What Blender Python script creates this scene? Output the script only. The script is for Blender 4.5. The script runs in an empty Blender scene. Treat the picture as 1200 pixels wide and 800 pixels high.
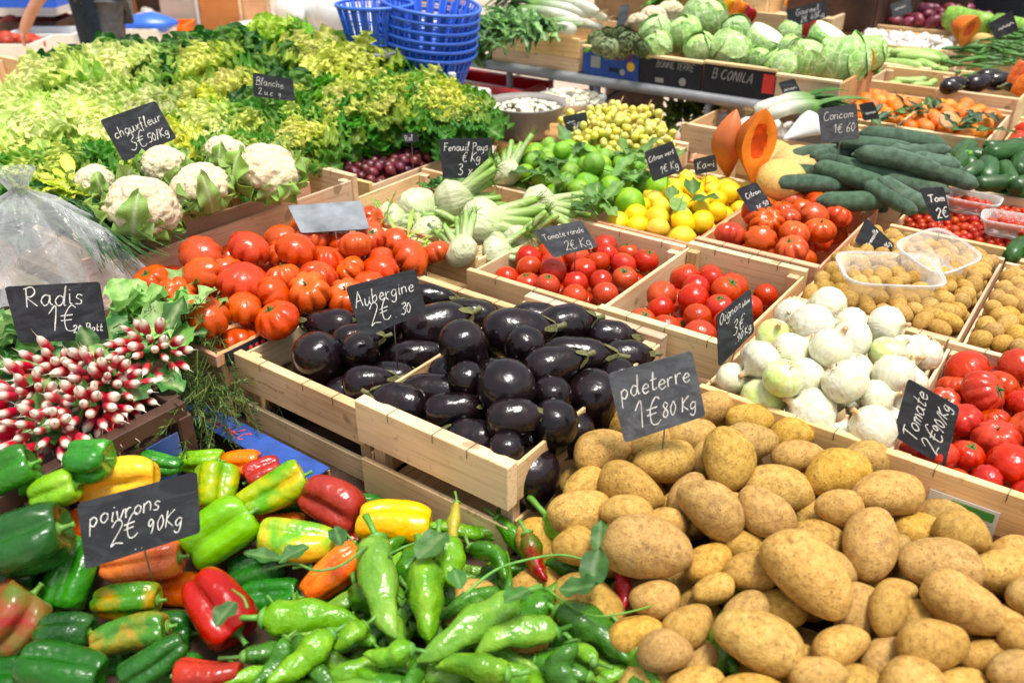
import bpy, math, random
import numpy as np
from mathutils import Vector, Matrix, Quaternion, noise as mnoise
PI = math.pi
rnd = random.Random(7)
SC = bpy.context.scene
COL = SC.collection

# ------------------------------------------------------------------ camera model
# world: x runs along the crate rows, y runs away from the buyer, z up; photo is 1200x800
FPX = 1013.0
PITCH = math.atan(560/FPX)
YAW = math.atan(838/1157.)
EYE = np.array([0., 0., 1.65])
cp, sp = math.cos(PITCH), math.sin(PITCH)
cyw, syw = math.cos(YAW), math.sin(YAW)
RIGHT = np.array([cyw, syw, 0.])
FWDH = np.array([-syw, cyw, 0.])
FWD = FWDH*cp + np.array([0, 0, -sp])
UP = FWDH*sp + np.array([0, 0, cp])
def ray(u, v):
    d = RIGHT*((u-600)/FPX) + UP*((400-v)/FPX) + FWD
    return d
def at(u, v, z):
    d = ray(u, v)
    return EYE + d*((z-EYE[2])/d[2])
def athf(u, v, h):
    z = .7
    for _ in range(8):
        p = at(u, v, z); z = .5*z + .5*h(p[0], p[1])
    return at(u, v, z)
def depth(p): return float(np.dot(np.asarray(p)-EYE, FWD))
def pix(p):
    q = np.asarray(p)-EYE; k = FPX/np.dot(q, FWD)
    return 600+np.dot(q, RIGHT)*k, 400-np.dot(q, UP)*k

# ------------------------------------------------------------------ mesh helpers
class MB:
    def __init__(s): s.v=[]; s.f=[]; s.c=[]; s.m=[]; s.n=0; s.hascol=False
    def add(s, VF, col=None, mi=0, M=None):
        V, F = VF
        V = np.asarray(V, float)
        if M is not None:
            A = np.array(M); V = V@A[:3,:3].T + A[:3,3]
        s.v.append(V); n=s.n
        s.f += [tuple(i+n for i in f) for f in F]
        s.m += [mi]*len(F)
        if col is None: c=np.ones((len(V),3))
        else:
            c=np.asarray(col,float)
            if c.ndim==1: c=np.tile(c,(len(V),1))
            s.hascol=True
        s.c.append(c); s.n += len(V); return s
    def mesh(s, name, mats, smooth=True):
        me = bpy.data.meshes.new(name)
        V = np.concatenate(s.v)
        me.from_pydata([tuple(x) for x in V.tolist()], [], s.f)
        if not isinstance(mats,(list,tuple)): mats=[mats]
        for m in mats: me.materials.append(m)
        if len(mats)>1: me.polygons.foreach_set('material_index', s.m)
        me.polygons.foreach_set('use_smooth', [bool(smooth)]*len(me.polygons))
        if s.hascol:
            a = me.attributes.new('Col','FLOAT_COLOR','POINT')
            C = np.concatenate(s.c); C=np.concatenate([C,np.ones((len(C),1))],1)
            a.data.foreach_set('color', C.astype(np.float32).ravel())
        me.update(); return me
def closed(nu, nv, fn):
    """closed surface: fn(theta, t) -> x,y,z arrays; poles at t=0 and 1"""
    th = np.linspace(0,2*PI,nu,endpoint=False); tt=np.linspace(0,1,nv+2)[1:-1]
    T,TH = np.meshgrid(tt,th,indexing='ij')
    V = np.stack(fn(TH,T),-1).reshape(-1,3)
    p0 = np.array([np.mean(a) for a in fn(th, np.full(nu,1e-4))]); p1=np.array([np.mean(a) for a in fn(th,np.full(nu,1-1e-4))])
    V = np.vstack([V,p0,p1]); a=len(V)-2
    F=[]
    for j in range(nv-1):
        for i in range(nu):
            k=(i+1)%nu
            F.append((j*nu+i, j*nu+k,(j+1)*nu+k,(j+1)*nu+i))
    for i in range(nu):
        k=(i+1)%nu
        F.append((a,k,i)); F.append((a+1,(nv-1)*nu+i,(nv-1)*nu+k))
    return V,F
def fixn(VF):
    return VF
def lathe(prof, nu=24, lob=None):
    P = np.array(prof,float)
    d=np.r_[0,np.cumsum(np.hypot(np.diff(P[:,0]),np.diff(P[:,1])))]; d/=d[-1]
    def fn(th,t):
        r=np.interp(t,d,P[:,0]); z=np.interp(t,d,P[:,1])
        if lob is not None: r=r*lob(th,t)
        return r*np.cos(th), r*np.sin(th), z
    return closed(nu, max(6,len(P)*2), fn)
def sph(nu=16,nv=10,fn=None):
    def g(th,t):
        ph=PI*(1-t); x,y,z=np.sin(ph)*np.cos(th),np.sin(ph)*np.sin(th),np.cos(ph)
        return (x,y,z) if fn is None else fn(x,y,z)
    return closed(nu,nv,g)
def tube(pts, rad, n=8, cap=True):
    P=np.asarray(pts,float); m=len(P); R=np.broadcast_to(np.asarray(rad,float),(m,))
    T=np.gradient(P,axis=0); T/=np.linalg.norm(T,axis=1)[:,None]+1e-12
    a=np.array([0,0,1.]) if abs(T[0][2])<.9 else np.array([1.,0,0])
    N=np.cross(T[0],a); N/=np.linalg.norm(N)
    V=[];th=np.linspace(0,2*PI,n,endpoint=False)
    for i in range(m):
        N=N-T[i]*np.dot(N,T[i]); N/=np.linalg.norm(N)+1e-12
        B=np.cross(T[i],N)
        V.append(P[i]+R[i]*(np.cos(th)[:,None]*N+np.sin(th)[:,None]*B))
    V=np.vstack(V); F=[]
    for j in range(m-1):
        for i in range(n):
            k=(i+1)%n; F.append((j*n+i,j*n+k,(j+1)*n+k,(j+1)*n+i))
    if cap:
        V=np.vstack([V,P[0]-T[0]*R[0]*.3,P[-1]+T[-1]*R[-1]*.3]); a=len(V)-2
        for i in range(n):
            k=(i+1)%n; F.append((a,k,i)); F.append((a+1,(m-1)*n+i,(m-1)*n+k))
    return V,F
def box(c, s, b=.0015):
    """chamfered box"""
    c=np.array(c,float); h=np.array(s,float)/2; b=min(b,h.min()*.4)
    V=[]; idx={}
    for sx in(-1,1):
        for sy in(-1,1):
            for sz in(-1,1):
                S=np.array([sx,sy,sz])
                for ax in range(3):
                    q=S*(h-b); q[ax]=S[ax]*h[ax]; idx[(sx,sy,sz,ax)]=len(V); V.append(c+q)
    F=[]
    for ax in range(3):
        o=[a for a in range(3) if a!=ax]
        for s0 in(-1,1):
            L=[]
            for (p,q) in((-1,-1),(1,-1),(1,1),(-1,1)):
                k=[0,0,0]; k[ax]=s0; k[o[0]]=p; k[o[1]]=q; L.append(idx[(*k,ax)])
            flip=(s0==1)^(ax==1)
            F.append(tuple(L if flip else L[::-1]))
    for ax in range(3):
        o=[a for a in range(3) if a!=ax]
        for p in(-1,1):
            for q in(-1,1):
                def g(sa,face):
                    k=[0,0,0];k[ax]=sa;k[o[0]]=p;k[o[1]]=q;return idx[(*k,face)]
                F.append((g(-1,o[0]),g(1,o[0]),g(1,o[1]),g(-1,o[1])))
    for sx in(-1,1):
        for sy in(-1,1):
            for sz in(-1,1):
                F.append(tuple(idx[(sx,sy,sz,a)] for a in range(3)))
    return np.array(V),F
def patch(nu,nv,fn):
    s=np.linspace(-1,1,nu);t=np.linspace(0,1,nv); T,S=np.meshgrid(t,s,indexing='ij')
    V=np.stack(fn(S,T),-1).reshape(-1,3)
    F=[(j*nu+i,j*nu+i+1,(j+1)*nu+i+1,(j+1)*nu+i) for j in range(nv-1) for i in range(nu-1)]
    return V,F,S.ravel(),T.ravel()
def leaf(L,W,bend=.6,fold=.2,wave=.0,nw=3,ph=0.,nu=5,nv=8,tip=1.,jag=0.,base=.15,elev0=0.,pw=.6):
    """leaf blade growing along +y from the origin, z up; returns V,F,S,T"""
    def fn(S,T):
        w=W*.5*(base*(1-T)+np.sin(PI*np.clip(T,0,1)**tip)**pw*(1-base*.5)+.02)
        if jag: w=w*np.where(np.arange(T.shape[0])[:,None]%2==0,1.,1-jag)
        a=elev0+bend*T
        y=np.zeros_like(T);z=np.zeros_like(T)
        n=T.shape[0]; dl=L/(n-1)
        y[1:]=np.cumsum(np.cos(a[1:]),0)*dl; z[1:]=np.cumsum(np.sin(a[1:]),0)*dl
        lift=np.abs(S)*w*fold+wave*2.5*W*np.abs(S)**1.4*np.sin(nw*T*2*PI+ph+S*1.1)*np.minimum(1,T*3)
        return S*w, y-np.sin(a)*lift, z+np.cos(a)*lift
    return patch(nu,nv,fn)
def rotm(axis,ang): return Matrix.Rotation(ang,4,axis)
def frame(p, zdir, spin=0., sx=1,sy=1,sz=1):
    q=Vector((0,0,1)).rotation_difference(Vector(zdir).normalized())
    return Matrix.Translation(Vector(p))@q.to_matrix().to_4x4()@Matrix.Rotation(spin,4,'Z')@Matrix.Diagonal((sx,sy,sz,1))
def wob(seed,k=2.,n=5):
    r=np.random.RandomState(seed)
    D=r.normal(size=(n,3)); D/=np.linalg.norm(D,axis=1)[:,None]; D*=k*r.uniform(.6,1.5,(n,1)); ph=r.uniform(0,6.28,n)
    def f(x,y,z): return sum(np.sin(D[i,0]*x+D[i,1]*y+D[i,2]*z+ph[i]) for i in range(n))/n
    return f

# ------------------------------------------------------------------ objects
def put(name, me, M=None, parent=None, label=None, cat=None, group=None, kind=None):
    o=bpy.data.objects.new(name, me); COL.objects.link(o)
    if parent is not None: o.parent=parent
    if M is not None: o.matrix_local = M if isinstance(M,Matrix) else Matrix.Translation(Vector(M))
    if label: o['label']=label
    if cat: o['category']=cat
    if group: o['group']=group
    if kind: o['kind']=kind
    return o
def thing(name,label,cat,group=None,loc=(0,0,0)): return put(name,None,Matrix.Translation(Vector(loc)),None,label,cat,group)
PRUNE=[]
def item(name, var, M, label, cat, group=None, prune=True):
    """a thing from a variant (body mesh, [(part name, mesh)...])"""
    o=put(name,var[0],M,None,label,cat,group)
    for pn,pm in var[1]: put(pn,pm,None,o)
    if prune: PRUNE.append(o)
    return o

# ------------------------------------------------------------------ materials
def lin(h):
    h=h.lstrip('#'); c=[int(h[i:i+2],16)/255 for i in(0,2,4)]
    return [x/12.92 if x<=.04045 else ((x+.055)/1.055)**2.4 for x in c]
class NT:
    def __init__(s,name):
        s.m=bpy.data.materials.new(name); s.m.use_nodes=True; s.t=s.m.node_tree; s.b=s.t.nodes['Principled BSDF']
        s.tc=s.n('ShaderNodeTexCoord'); s.oi=None
    def n(s,ty,**k):
        x=s.t.nodes.new(ty)
        for a,b in k.items(): setattr(x,a,b)
        return x
    def l(s,a,b): s.t.links.new(a,b)
    def noise(s,scale,detail=3,rough=.55,stretch=None,dist=0.,coord='Object'):
        x=s.n('ShaderNodeTexNoise'); x.inputs['Scale'].default_value=scale; x.inputs['Detail'].default_value=detail
        x.inputs['Roughness'].default_value=rough; x.inputs['Distortion'].default_value=dist
        src=s.tc.outputs[coord]
        if s.oi is None: s.oi=s.n('ShaderNodeObjectInfo')
        mp=s.n('ShaderNodeMapping'); s.l(src,mp.inputs['Vector'])
        if stretch: mp.inputs['Scale'].default_value=stretch
        mul=s.n('ShaderNodeMath',operation='MULTIPLY'); mul.inputs[1].default_value=37.
        s.l(s.oi.outputs['Random'],mul.inputs[0]); s.l(mul.outputs[0],mp.inputs['Location'])
        s.l(mp.outputs[0],x.inputs['Vector'])
        return x.outputs['Fac']
    def ramp(s,fac,stops):
        r=s.n('ShaderNodeValToRGB'); e=r.color_ramp.elements
        while len(e)<len(stops): e.new(.5)
        for i,(p,c) in enumerate(stops): e[i].position=p; e[i].color=(*c,1) if len(c)==3 else c
        s.l(fac,r.inputs['Fac']); return r.outputs['Color']
    def mix(s,fac,a,b,mode='MIX'):
        x=s.n('ShaderNodeMix',data_type='RGBA',blend_type=mode)
        for sock,v in((x.inputs[0],fac),(x.inputs[6],a),(x.inputs[7],b)):
            if isinstance(v,(int,float)): sock.default_value=v
            elif isinstance(v,(list,tuple)): sock.default_value=(*v,1)
            else: s.l(v,sock)
        return x.outputs[2]
    def attr(s): 
        a=s.n('ShaderNodeAttribute',attribute_name='Col'); return a.outputs['Color']
    def vary(s,col,hue=.0,val=.2,sat=.1):
        if s.oi is None: s.oi=s.n('ShaderNodeObjectInfo')
        h=s.n('ShaderNodeHueSaturation'); s.l(col,h.inputs['Color'])
        for nm,amp,base,k in(('Hue',hue,.5,1.),('Value',val,1.,7.31),('Saturation',sat,1.,3.77)):
            a=s.n('ShaderNodeMath',operation='MULTIPLY'); s.l(s.oi.outputs['Random'],a.inputs[0]); a.inputs[1].default_value=k
            f=s.n('ShaderNodeMath',operation='FRACT'); s.l(a.outputs[0],f.inputs[0])
            b=s.n('ShaderNodeMath',operation='MULTIPLY_ADD'); s.l(f.outputs[0],b.inputs[0]); b.inputs[1].default_value=amp*2; b.inputs[2].default_value=base-amp
            s.l(b.outputs[0],h.inputs[nm])
        return h.outputs['Color']
    def bump(s,fac,strength=.2,dist=.002):
        x=s.n('ShaderNodeBump'); x.inputs['Strength'].default_value=strength; x.inputs['Distance'].default_value=dist
        s.l(fac,x.inputs['Height']); s.l(x.outputs[0],s.b.inputs['Normal'])
    def done(s,col,rough=.5,spec=.5,coat=0,crough=.1,trans=0,sss=0,sssr=(.01,.004,.002),metal=0,alpha=None):
        b=s.b
        if isinstance(col,(list,tuple)): b.inputs['Base Color'].default_value=(*col,1)
        else: s.l(col,b.inputs['Base Color'])
        if isinstance(rough,(int,float)): b.inputs['Roughness'].default_value=rough
        else: s.l(rough,b.inputs['Roughness'])
        b.inputs['Specular IOR Level'].default_value=spec; b.inputs['Coat Weight'].default_value=coat; b.inputs['Coat Roughness'].default_value=crough
        b.inputs['Transmission Weight'].default_value=trans; b.inputs['Metallic'].default_value=metal
        if sss: b.inputs['Subsurface Weight'].default_value=sss; b.inputs['Subsurface Radius'].default_value=sssr; b.inputs['Subsurface Scale'].default_value=1.
        if alpha is not None: b.inputs['Alpha'].default_value=alpha
        return s.m
def flat(name,c,rough=.5,spec=.5,var=.06,nscale=30,bump=0.,hue=0.,coat=0,metal=0,vv=.1):
    n=NT(name); f=n.noise(nscale); col=n.ramp(f,[(.3,[x*(1-var*2) for x in c]),(.7,[min(1,x*(1+var)) for x in c])])
    col=n.vary(col,hue,vv,.05)
    if bump: n.bump(f,bump,.003)
    return n.done(col,rough,spec,coat,metal=metal)
def leafmat(name,rough=.5,val=.15,hue=.01,bumps=60,thin=.33):
    """vertex-coloured leaf with some light passing through"""
    n=NT(name); f=n.noise(bumps,4); c=n.attr()
    c=n.mix(1.,c,n.ramp(f,[(.3,(.72,.72,.72)),(.7,(1.15,1.15,1.15))]),'MULTIPLY'); c=n.vary(c,hue,val,.08)
    n.bump(f,.5,.004); n.done(c,rough,.4)
    tr=n.n('ShaderNodeBsdfTranslucent'); n.l(c,tr.inputs['Color'])
    mx=n.n('ShaderNodeMixShader'); mx.inputs[0].default_value=thin
    n.l(n.b.outputs[0],mx.inputs[1]); n.l(tr.outputs[0],mx.inputs[2]); n.l(mx.outputs[0],n.t.nodes['Material Output'].inputs['Surface'])
    return n.m
def wood(name,c1,c2,axis,rough=.65):
    n=NT(name); st=[160,160,160]; st[axis]=5; st=[x/10 for x in st]
    f=n.noise(9.,5,.6,stretch=st,dist=.4); g=n.noise(4.,2)
    c=n.ramp(f,[(.25,c2),(.5,c1),(.75,[min(1,x*1.12) for x in c1])])
    c=n.mix(.75,c,n.ramp(g,[(.3,(.68,.62,.54)),(.58,(1.05,1.05,1.05))]),'MULTIPLY'); sc=n.noise(38,3,.7); c=n.mix(n.ramp(sc,[(.62,(0,0,0)),(.72,(.4,)*3)]),c,lin('#6e5238'))
    k=n.noise(14.,1); c=n.mix(n.ramp(k,[(.70,(0,0,0)),(.76,(.7,.7,.7))]),c,[x*.45 for x in c2])
    c=n.vary(c,.012,.14,.15); n.bump(f,.25,.002)
    return n.done(c,rough,.3)
# ------------------------------------------------------------------ materials of the place
WX=wood('poplar_wood_along_x',lin('#e0c196'),lin('#bd9a68'),0)
WY=wood('poplar_wood_along_y',lin('#e0c196'),lin('#bd9a68'),1)
WZ=wood('poplar_wood_upright',lin('#dcbc90'),lin('#b79264'),2)
WRX=wood('reddish_wood_along_x',lin('#e0a078'),lin('#c8825c'),0)
WRY=wood('reddish_wood_along_y',lin('#e0a078'),lin('#c8825c'),1)
DW=flat('dark_table_wood',lin('#4a3526'),.8,.3,.3,14,.2)
STEEL=flat('dull_steel',lin('#8f9296'),.38,.5,.1,40,metal=.7)
WIRE=flat('staple_wire',lin('#6b6258'),.5,.5,.1,40,metal=.5)
GREYM=flat('grey_table_metal',lin('#8b8e93'),.45,.5,.08,20)
def slate(name,c,dust):
    n=NT(name); f=n.noise(14,4,.65,(1,1,2.2),1.5); g=n.noise(120,2); e=n.noise(5,2)
    k=n.ramp(f,[(.45,lin(c)),(.62,lin(dust)),(.8,[x*1.25 for x in lin(dust)])]); k=n.mix(.25,k,n.ramp(g,[(.35,(.4,.4,.4)),(.65,(1,1,1))]),'MULTIPLY'); k=n.mix(n.ramp(e,[(.35,(.0,)*3),(.7,(.5,)*3)]),k,lin(c))
    n.bump(g,.1,.001); return n.done(n.vary(k,.01,.15,.1),.6,.35)
SLATE=slate('blackboard_slate','#232529','#3a3d42'); SLATEG=slate('dusty_blackboard_slate','#484b50','#686b70')
SHEET=flat('bare_back_of_price_board',lin('#7f858b'),.28,.5,.25,14,.2)
CHALK=NT('white_chalk'); _c=CHALK.ramp(CHALK.noise(160,4,.7),[(.30,lin('#77797a')),(.46,lin('#dedcd6'))]); CHALK=CHALK.done(_c,.9,.1)
def potato_mat():
    n=NT('potato_skin'); f=n.noise(7,5,.65); g=n.noise(26,3,.6); k=n.noise(13,2,.5)
    c=n.ramp(f,[(.28,lin('#946e2e')),(.5,lin('#bd954a')),(.75,lin('#cdaa60'))])
    c=n.mix(n.ramp(g,[(.57,(0,0,0)),(.67,(.7,.7,.7))]),c,lin('#74532a'))
    c=n.mix(n.ramp(k,[(.60,(0,0,0)),(.72,(.6,.6,.6))]),c,lin('#6e5230'))
    d_=n.noise(3.2,5,.7); c=n.mix(n.ramp(d_,[(.55,(0,0,0)),(.68,(.55,)*3)]),c,lin('#7a5a34')); e=n.noise(60,2); c=n.mix(n.ramp(e,[(.66,(0,0,0)),(.72,(.6,.6,.6))]),c,lin('#5a4020')); c=n.vary(c,.004,.14,.06); n.bump(g,.35,.012); return n.done(c,.65,.25)
def eggplant_mat():
    n=NT('eggplant_skin'); f=n.noise(3,3); k=n.noise(22,2); s=n.noise(30,3,.5,(1,1,.15))
    c=n.ramp(f,[(.35,lin('#0f0b0f')),(.7,lin('#201215'))])
    c=n.mix(n.ramp(k,[(.72,(0,0,0)),(.78,(.35,.35,.35))]),c,lin('#6b4a3a'))
    r=n.ramp(s,[(.3,(.10,)*3),(.7,(.24,)*3)])
    n.bump(n.noise(2.2,3,.5),.14,.05); return n.done(n.vary(c,.01,.25,.1),r,.36,.1,.08)
def tomato_mat(name,c1,c2,c3):
    n=NT(name); f=n.noise(1.5,2); 
    sep=n.n('ShaderNodeSeparateXYZ'); n.l(n.tc.outputs['Object'],sep.inputs[0])
    c=n.ramp(f,[(.3,lin(c2)),(.7,lin(c1))])
    mr=n.n('ShaderNodeMapRange'); mr.inputs[1].default_value=.22; mr.inputs[2].default_value=.42; n.l(sep.outputs[2],mr.inputs[0])
    g=n.n('ShaderNodeMath',operation='MULTIPLY'); n.l(mr.outputs[0],g.inputs[0]); g.inputs[1].default_value=.38
    c=n.mix(g.outputs[0],c,lin(c3)); c=n.vary(c,.006,.06,.02)
    n.bump(n.noise(5,2),.12,.03); return n.done(c,.24,.34,.06,.1)
def onion_mat(name,green):
    n=NT(name); s=n.noise(16,3,.5,(1,1,.06)); f=n.noise(1.6,2); k=n.noise(6,4)
    c=n.ramp(s,[(.3,lin('#c6c4a4')),(.7,lin('#dedccb'))])
    c=n.mix(n.ramp(f,[(.50-.18*green,(0,0,0)),(.72-.14*green,(.8,.8,.8))]),c,lin('#b9cd6c') if green else lin('#dfe2b4'))
    c=n.mix(n.ramp(k,[(.56,(0,0,0)),(.68,(.55,.55,.55))]),c,lin('#c2a070'))
    sep=n.n('ShaderNodeSeparateXYZ'); n.l(n.tc.outputs['Object'],sep.inputs[0])
    mr=n.n('ShaderNodeMapRange'); mr.inputs[1].default_value=.44; mr.inputs[2].default_value=.6; n.l(sep.outputs[2],mr.inputs[0])
    c=n.mix(mr.outputs[0],c,lin('#bd9a6a')); n.bump(s,.2,.01)
    return n.done(n.vary(c,.005,.06,.1),.26,.48,.2,.12,sss=.06)
def pepper_mat(name,stops):
    n=NT(name); f=n.noise(.9,3,.55,dist=.6)
    c=n.ramp(f,[(p,lin(h)) for p,h in stops]); c=n.vary(c,.006,.12,.05)
    n.bump(n.noise(3,2),.16,.06); return n.done(c,n.ramp(n.noise(6,3),[(.35,(.17,)*3),(.65,(.32,)*3)]),.42,.05,.06,sss=.04,sssr=(.01,.01,.003))
def citrus_mat(name,a,b):
    n=NT(name); f=n.noise(2,2); g=n.noise(38,2,.5)
    c=n.ramp(f,[(.3,lin(a)),(.7,lin(b))]); n.bump(g,.25,.012); return n.done(n.vary(c,.012,.12,.05),.38,.45,sss=.05)
MP=potato_mat(); ME=eggplant_mat()
MTB=tomato_mat('beef_tomato_skin','#c64a14','#b4380c','#d4781c')
MTR=tomato_mat('round_tomato_skin','#bc340e','#a62409','#c84e12')
MON=[onion_mat('white_onion_skin',0),onion_mat('greenish_onion_skin',1)]
PEPM={'green':pepper_mat('green_pepper_skin',[(.3,'#1c5a12'),(.6,'#2f7a1a'),(.8,'#4b9a26')]),
 'dark':pepper_mat('dark_green_pepper_skin',[(.3,'#123f10'),(.6,'#1d5716'),(.8,'#2f7420')]),
 'lime':pepper_mat('light_green_pepper_skin',[(.3,'#5f9a12'),(.6,'#79b01c'),(.8,'#98c238')]),
 'red':pepper_mat('red_pepper_skin',[(.3,'#8c0c06'),(.6,'#a81607'),(.8,'#b42a0e')]),
 'orange':pepper_mat('orange_pepper_skin',[(.3,'#d84a0c'),(.6,'#ea7410'),(.8,'#f09a18')]),
 'yellow':pepper_mat('yellow_pepper_skin',[(.3,'#eb9a08'),(.6,'#f2b70e'),(.8,'#f2c820')]),
 'mixed':pepper_mat('green_and_orange_pepper_skin',[(.34,'#d4700e'),(.45,'#8c8416'),(.57,'#3a7a18')]),
 'yelgreen':pepper_mat('yellow_and_green_pepper_skin',[(.32,'#d89c10'),(.43,'#a8ac1c'),(.56,'#5c9a1c')]),
 'redgreen':pepper_mat('red_and_green_pepper_skin',[(.36,'#8c1408'),(.5,'#6e5414'),(.64,'#2f6a18')])}
CHM=pepper_mat('long_green_pepper_skin',[(.3,'#4a8216'),(.55,'#66981f'),(.8,'#8cb23a')])
CHD=pepper_mat('long_dark_green_pepper_skin',[(.3,'#2c5e12'),(.6,'#42781a'),(.8,'#5e9428')])
CHY=pepper_mat('long_yellowish_pepper_skin',[(.3,'#96851e'),(.6,'#a59a2a'),(.8,'#7d9a26')])
STEMG=flat('green_stem',lin('#5f9436'),.45,.4,.15,60,hue=.01)
STEMB=flat('eggplant_cap_green',lin('#6a6a42'),.6,.3,.25,20,.3)
CALYX=flat('tomato_calyx',lin('#44682a'),.6,.3,.2,80)
DRY=flat('dry_root',lin('#b89a70'),.8,.2,.2,60)
LEAF=leafmat('fresh_leaf'); LEAFS=leafmat('salad_leaf',.5,.14,.008,30,.5)
LEMON=citrus_mat('lemon_peel','#ecc00c','#f2d422'); LIME=citrus_mat('lime_peel','#5a8f14','#8ab82c')
MELON=flat('melon_rind',lin('#d3ad68'),.7,.3,.12,22,.3)
ORANGE=citrus_mat('mandarin_peel','#e06808','#e88a10')
PEACH=tomato_mat('nectarine_skin','#e8702a','#c8342a','#eeb050')
PLUM=flat('plum_skin',lin('#6a2430'),.4,.5,.5,3.,hue=.02,vv=.3)
REDON=flat('red_onion_skin',lin('#7c2c3e'),.4,.5,.4,4.,hue=.02,vv=.3)
CUC=NT('cucumber_skin'); _f=CUC.noise(2.5,3); _g=CUC.noise(20,2); _c=CUC.ramp(_f,[(.3,lin('#3a543c')),(.7,lin('#5f7c64'))]); CUC.bump(_g,.5,.03); CUC=CUC.done(CUC.vary(_c,.01,.14,.1),.5,.35)
ZUC=NT('courgette_skin'); _f=ZUC.noise(9,3,.6,(1,1,.1)); _g=ZUC.noise(30,2); _c=ZUC.ramp(_f,[(.35,lin('#1d4218')),(.6,lin('#2c5a22')),(.8,lin('#5a8a40'))]); ZUC=ZUC.done(ZUC.vary(_c,.01,.18,.1),.35,.45)
def cabb():
    n=NT('cabbage_leaf'); f=n.noise(4,4,.6,dist=1.); w=n.n('ShaderNodeTexVoronoi',feature='DISTANCE_TO_EDGE'); w.inputs['Scale'].default_value=5; n.l(n.tc.outputs['Object'],w.inputs['Vector'])
    c=n.ramp(f,[(.3,lin('#84b35a')),(.6,lin('#a8c97c')),(.8,lin('#cfdfa6'))])
    c=n.mix(n.ramp(w.outputs['Distance'],[(.0,(.75,)*3),(.06,(0,)*3)]),c,lin('#dfe9bd')); n.bump(f,.4,.03)
    return n.done(n.vary(c,.012,.14,.12),.5,.4)
CABB=cabb()
CABCUT=flat('cut_cabbage_flesh',lin('#e3e6bf'),.6,.3,.1,14,.3)
CURD=NT('cauliflower_curd'); _f=CURD.noise(22,3); _c=CURD.ramp(_f,[(.3,lin('#bdab80')),(.65,lin('#e2d7ba'))]); CURD.bump(_f,.5,.01); CURD=CURD.done(CURD.vary(_c,.006,.05,.1),.75,.2,sss=.05)
FENB=NT('fennel_bulb_skin'); _s=FENB.noise(14,3,.5,(1,1,.07)); _c=FENB.mix(1.,FENB.attr(),FENB.ramp(_s,[(.3,(.78,.82,.70)),(.65,(1.05,1.05,1.05))]),'MULTIPLY'); FENB.bump(_s,.3,.015); FENB=FENB.done(FENB.vary(_c,.004,.06,.08),.38,.4,sss=.06)
PUMP_O=flat('pumpkin_rind',lin('#c9661c'),.5,.4,.15,10,.1); PUMP_F=flat('pumpkin_flesh',lin('#f08a22'),.55,.3,.08,30,.2); PUMP_S=flat('pumpkin_seed_hollow',lin('#e8540e'),.6,.3,.2,40,.5)
GRAPE=NT('white_grape_skin'); _f=GRAPE.noise(3,2); _c=GRAPE.ramp(_f,[(.3,lin('#c0b83c')),(.7,lin('#ddd670'))]); GRAPE=GRAPE.done(GRAPE.vary(_c,.015,.14,.1),.25,.5,.2,sss=.2,sssr=(.01,.01,.004))
RADM=NT('radish_skin'); _c=RADM.attr(); RADM.bump(RADM.noise(9,2),.15,.03); RADM=RADM.done(RADM.vary(_c,.004,.08,.06),.4,.45,.2,.2,sss=.06)
BEAN=flat('pale_bean_skin',lin('#e5ddc4'),.5,.4,.1,50)
FBEAN=flat('green_bean_skin',lin('#4c7c34'),.5,.4,.2,8,hue=.01,vv=.2)
BLUEP=flat('blue_plastic',lin('#2f66d8'),.35,.5,.05,10,vv=.04)
WHITEP=flat('white_plastic',lin('#d9dad8'),.4,.5,.05,10)
REDP=flat('red_plastic',lin('#d8202a'),.35,.5,.06,10)
GREYP=flat('brownish_grey_plastic',lin('#85807a'),.5,.45,.08,10)
BROWNP=flat('dark_brown_plastic',lin('#4a3229'),.5,.4,.25,12,.1)
DARKC=flat('black_printed_carton',lin('#20242e'),.6,.3,.12,20)
BLUEC=flat('blue_printed_carton',lin('#2b4f9e'),.55,.35,.15,20)
KRAFT=flat('brown_cardboard',lin('#b98f5e'),.85,.2,.1,20,.1)
KRAFTD=flat('dark_paper_sack',lin('#7a6558'),.85,.2,.2,12,.3)
REDINK=flat('red_print',lin('#d23a32'),.6,.3); WHITEINK=flat('white_print',lin('#9b9c9c'),.6,.3); GREENINK=flat('green_print',lin('#3c8a3c'),.6,.3); YELINK=flat('yellow_print',lin('#e8c020'),.6,.3)
ORWALL=flat('orange_board',lin('#c9854f'),.7,.3,.1,6,.1); GRWALL=flat('pale_grey_board',lin('#b9b4a6'),.7,.3,.08,8,.1)
HERB=leafmat('herb_needles',.6,.1,.01,30)

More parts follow.
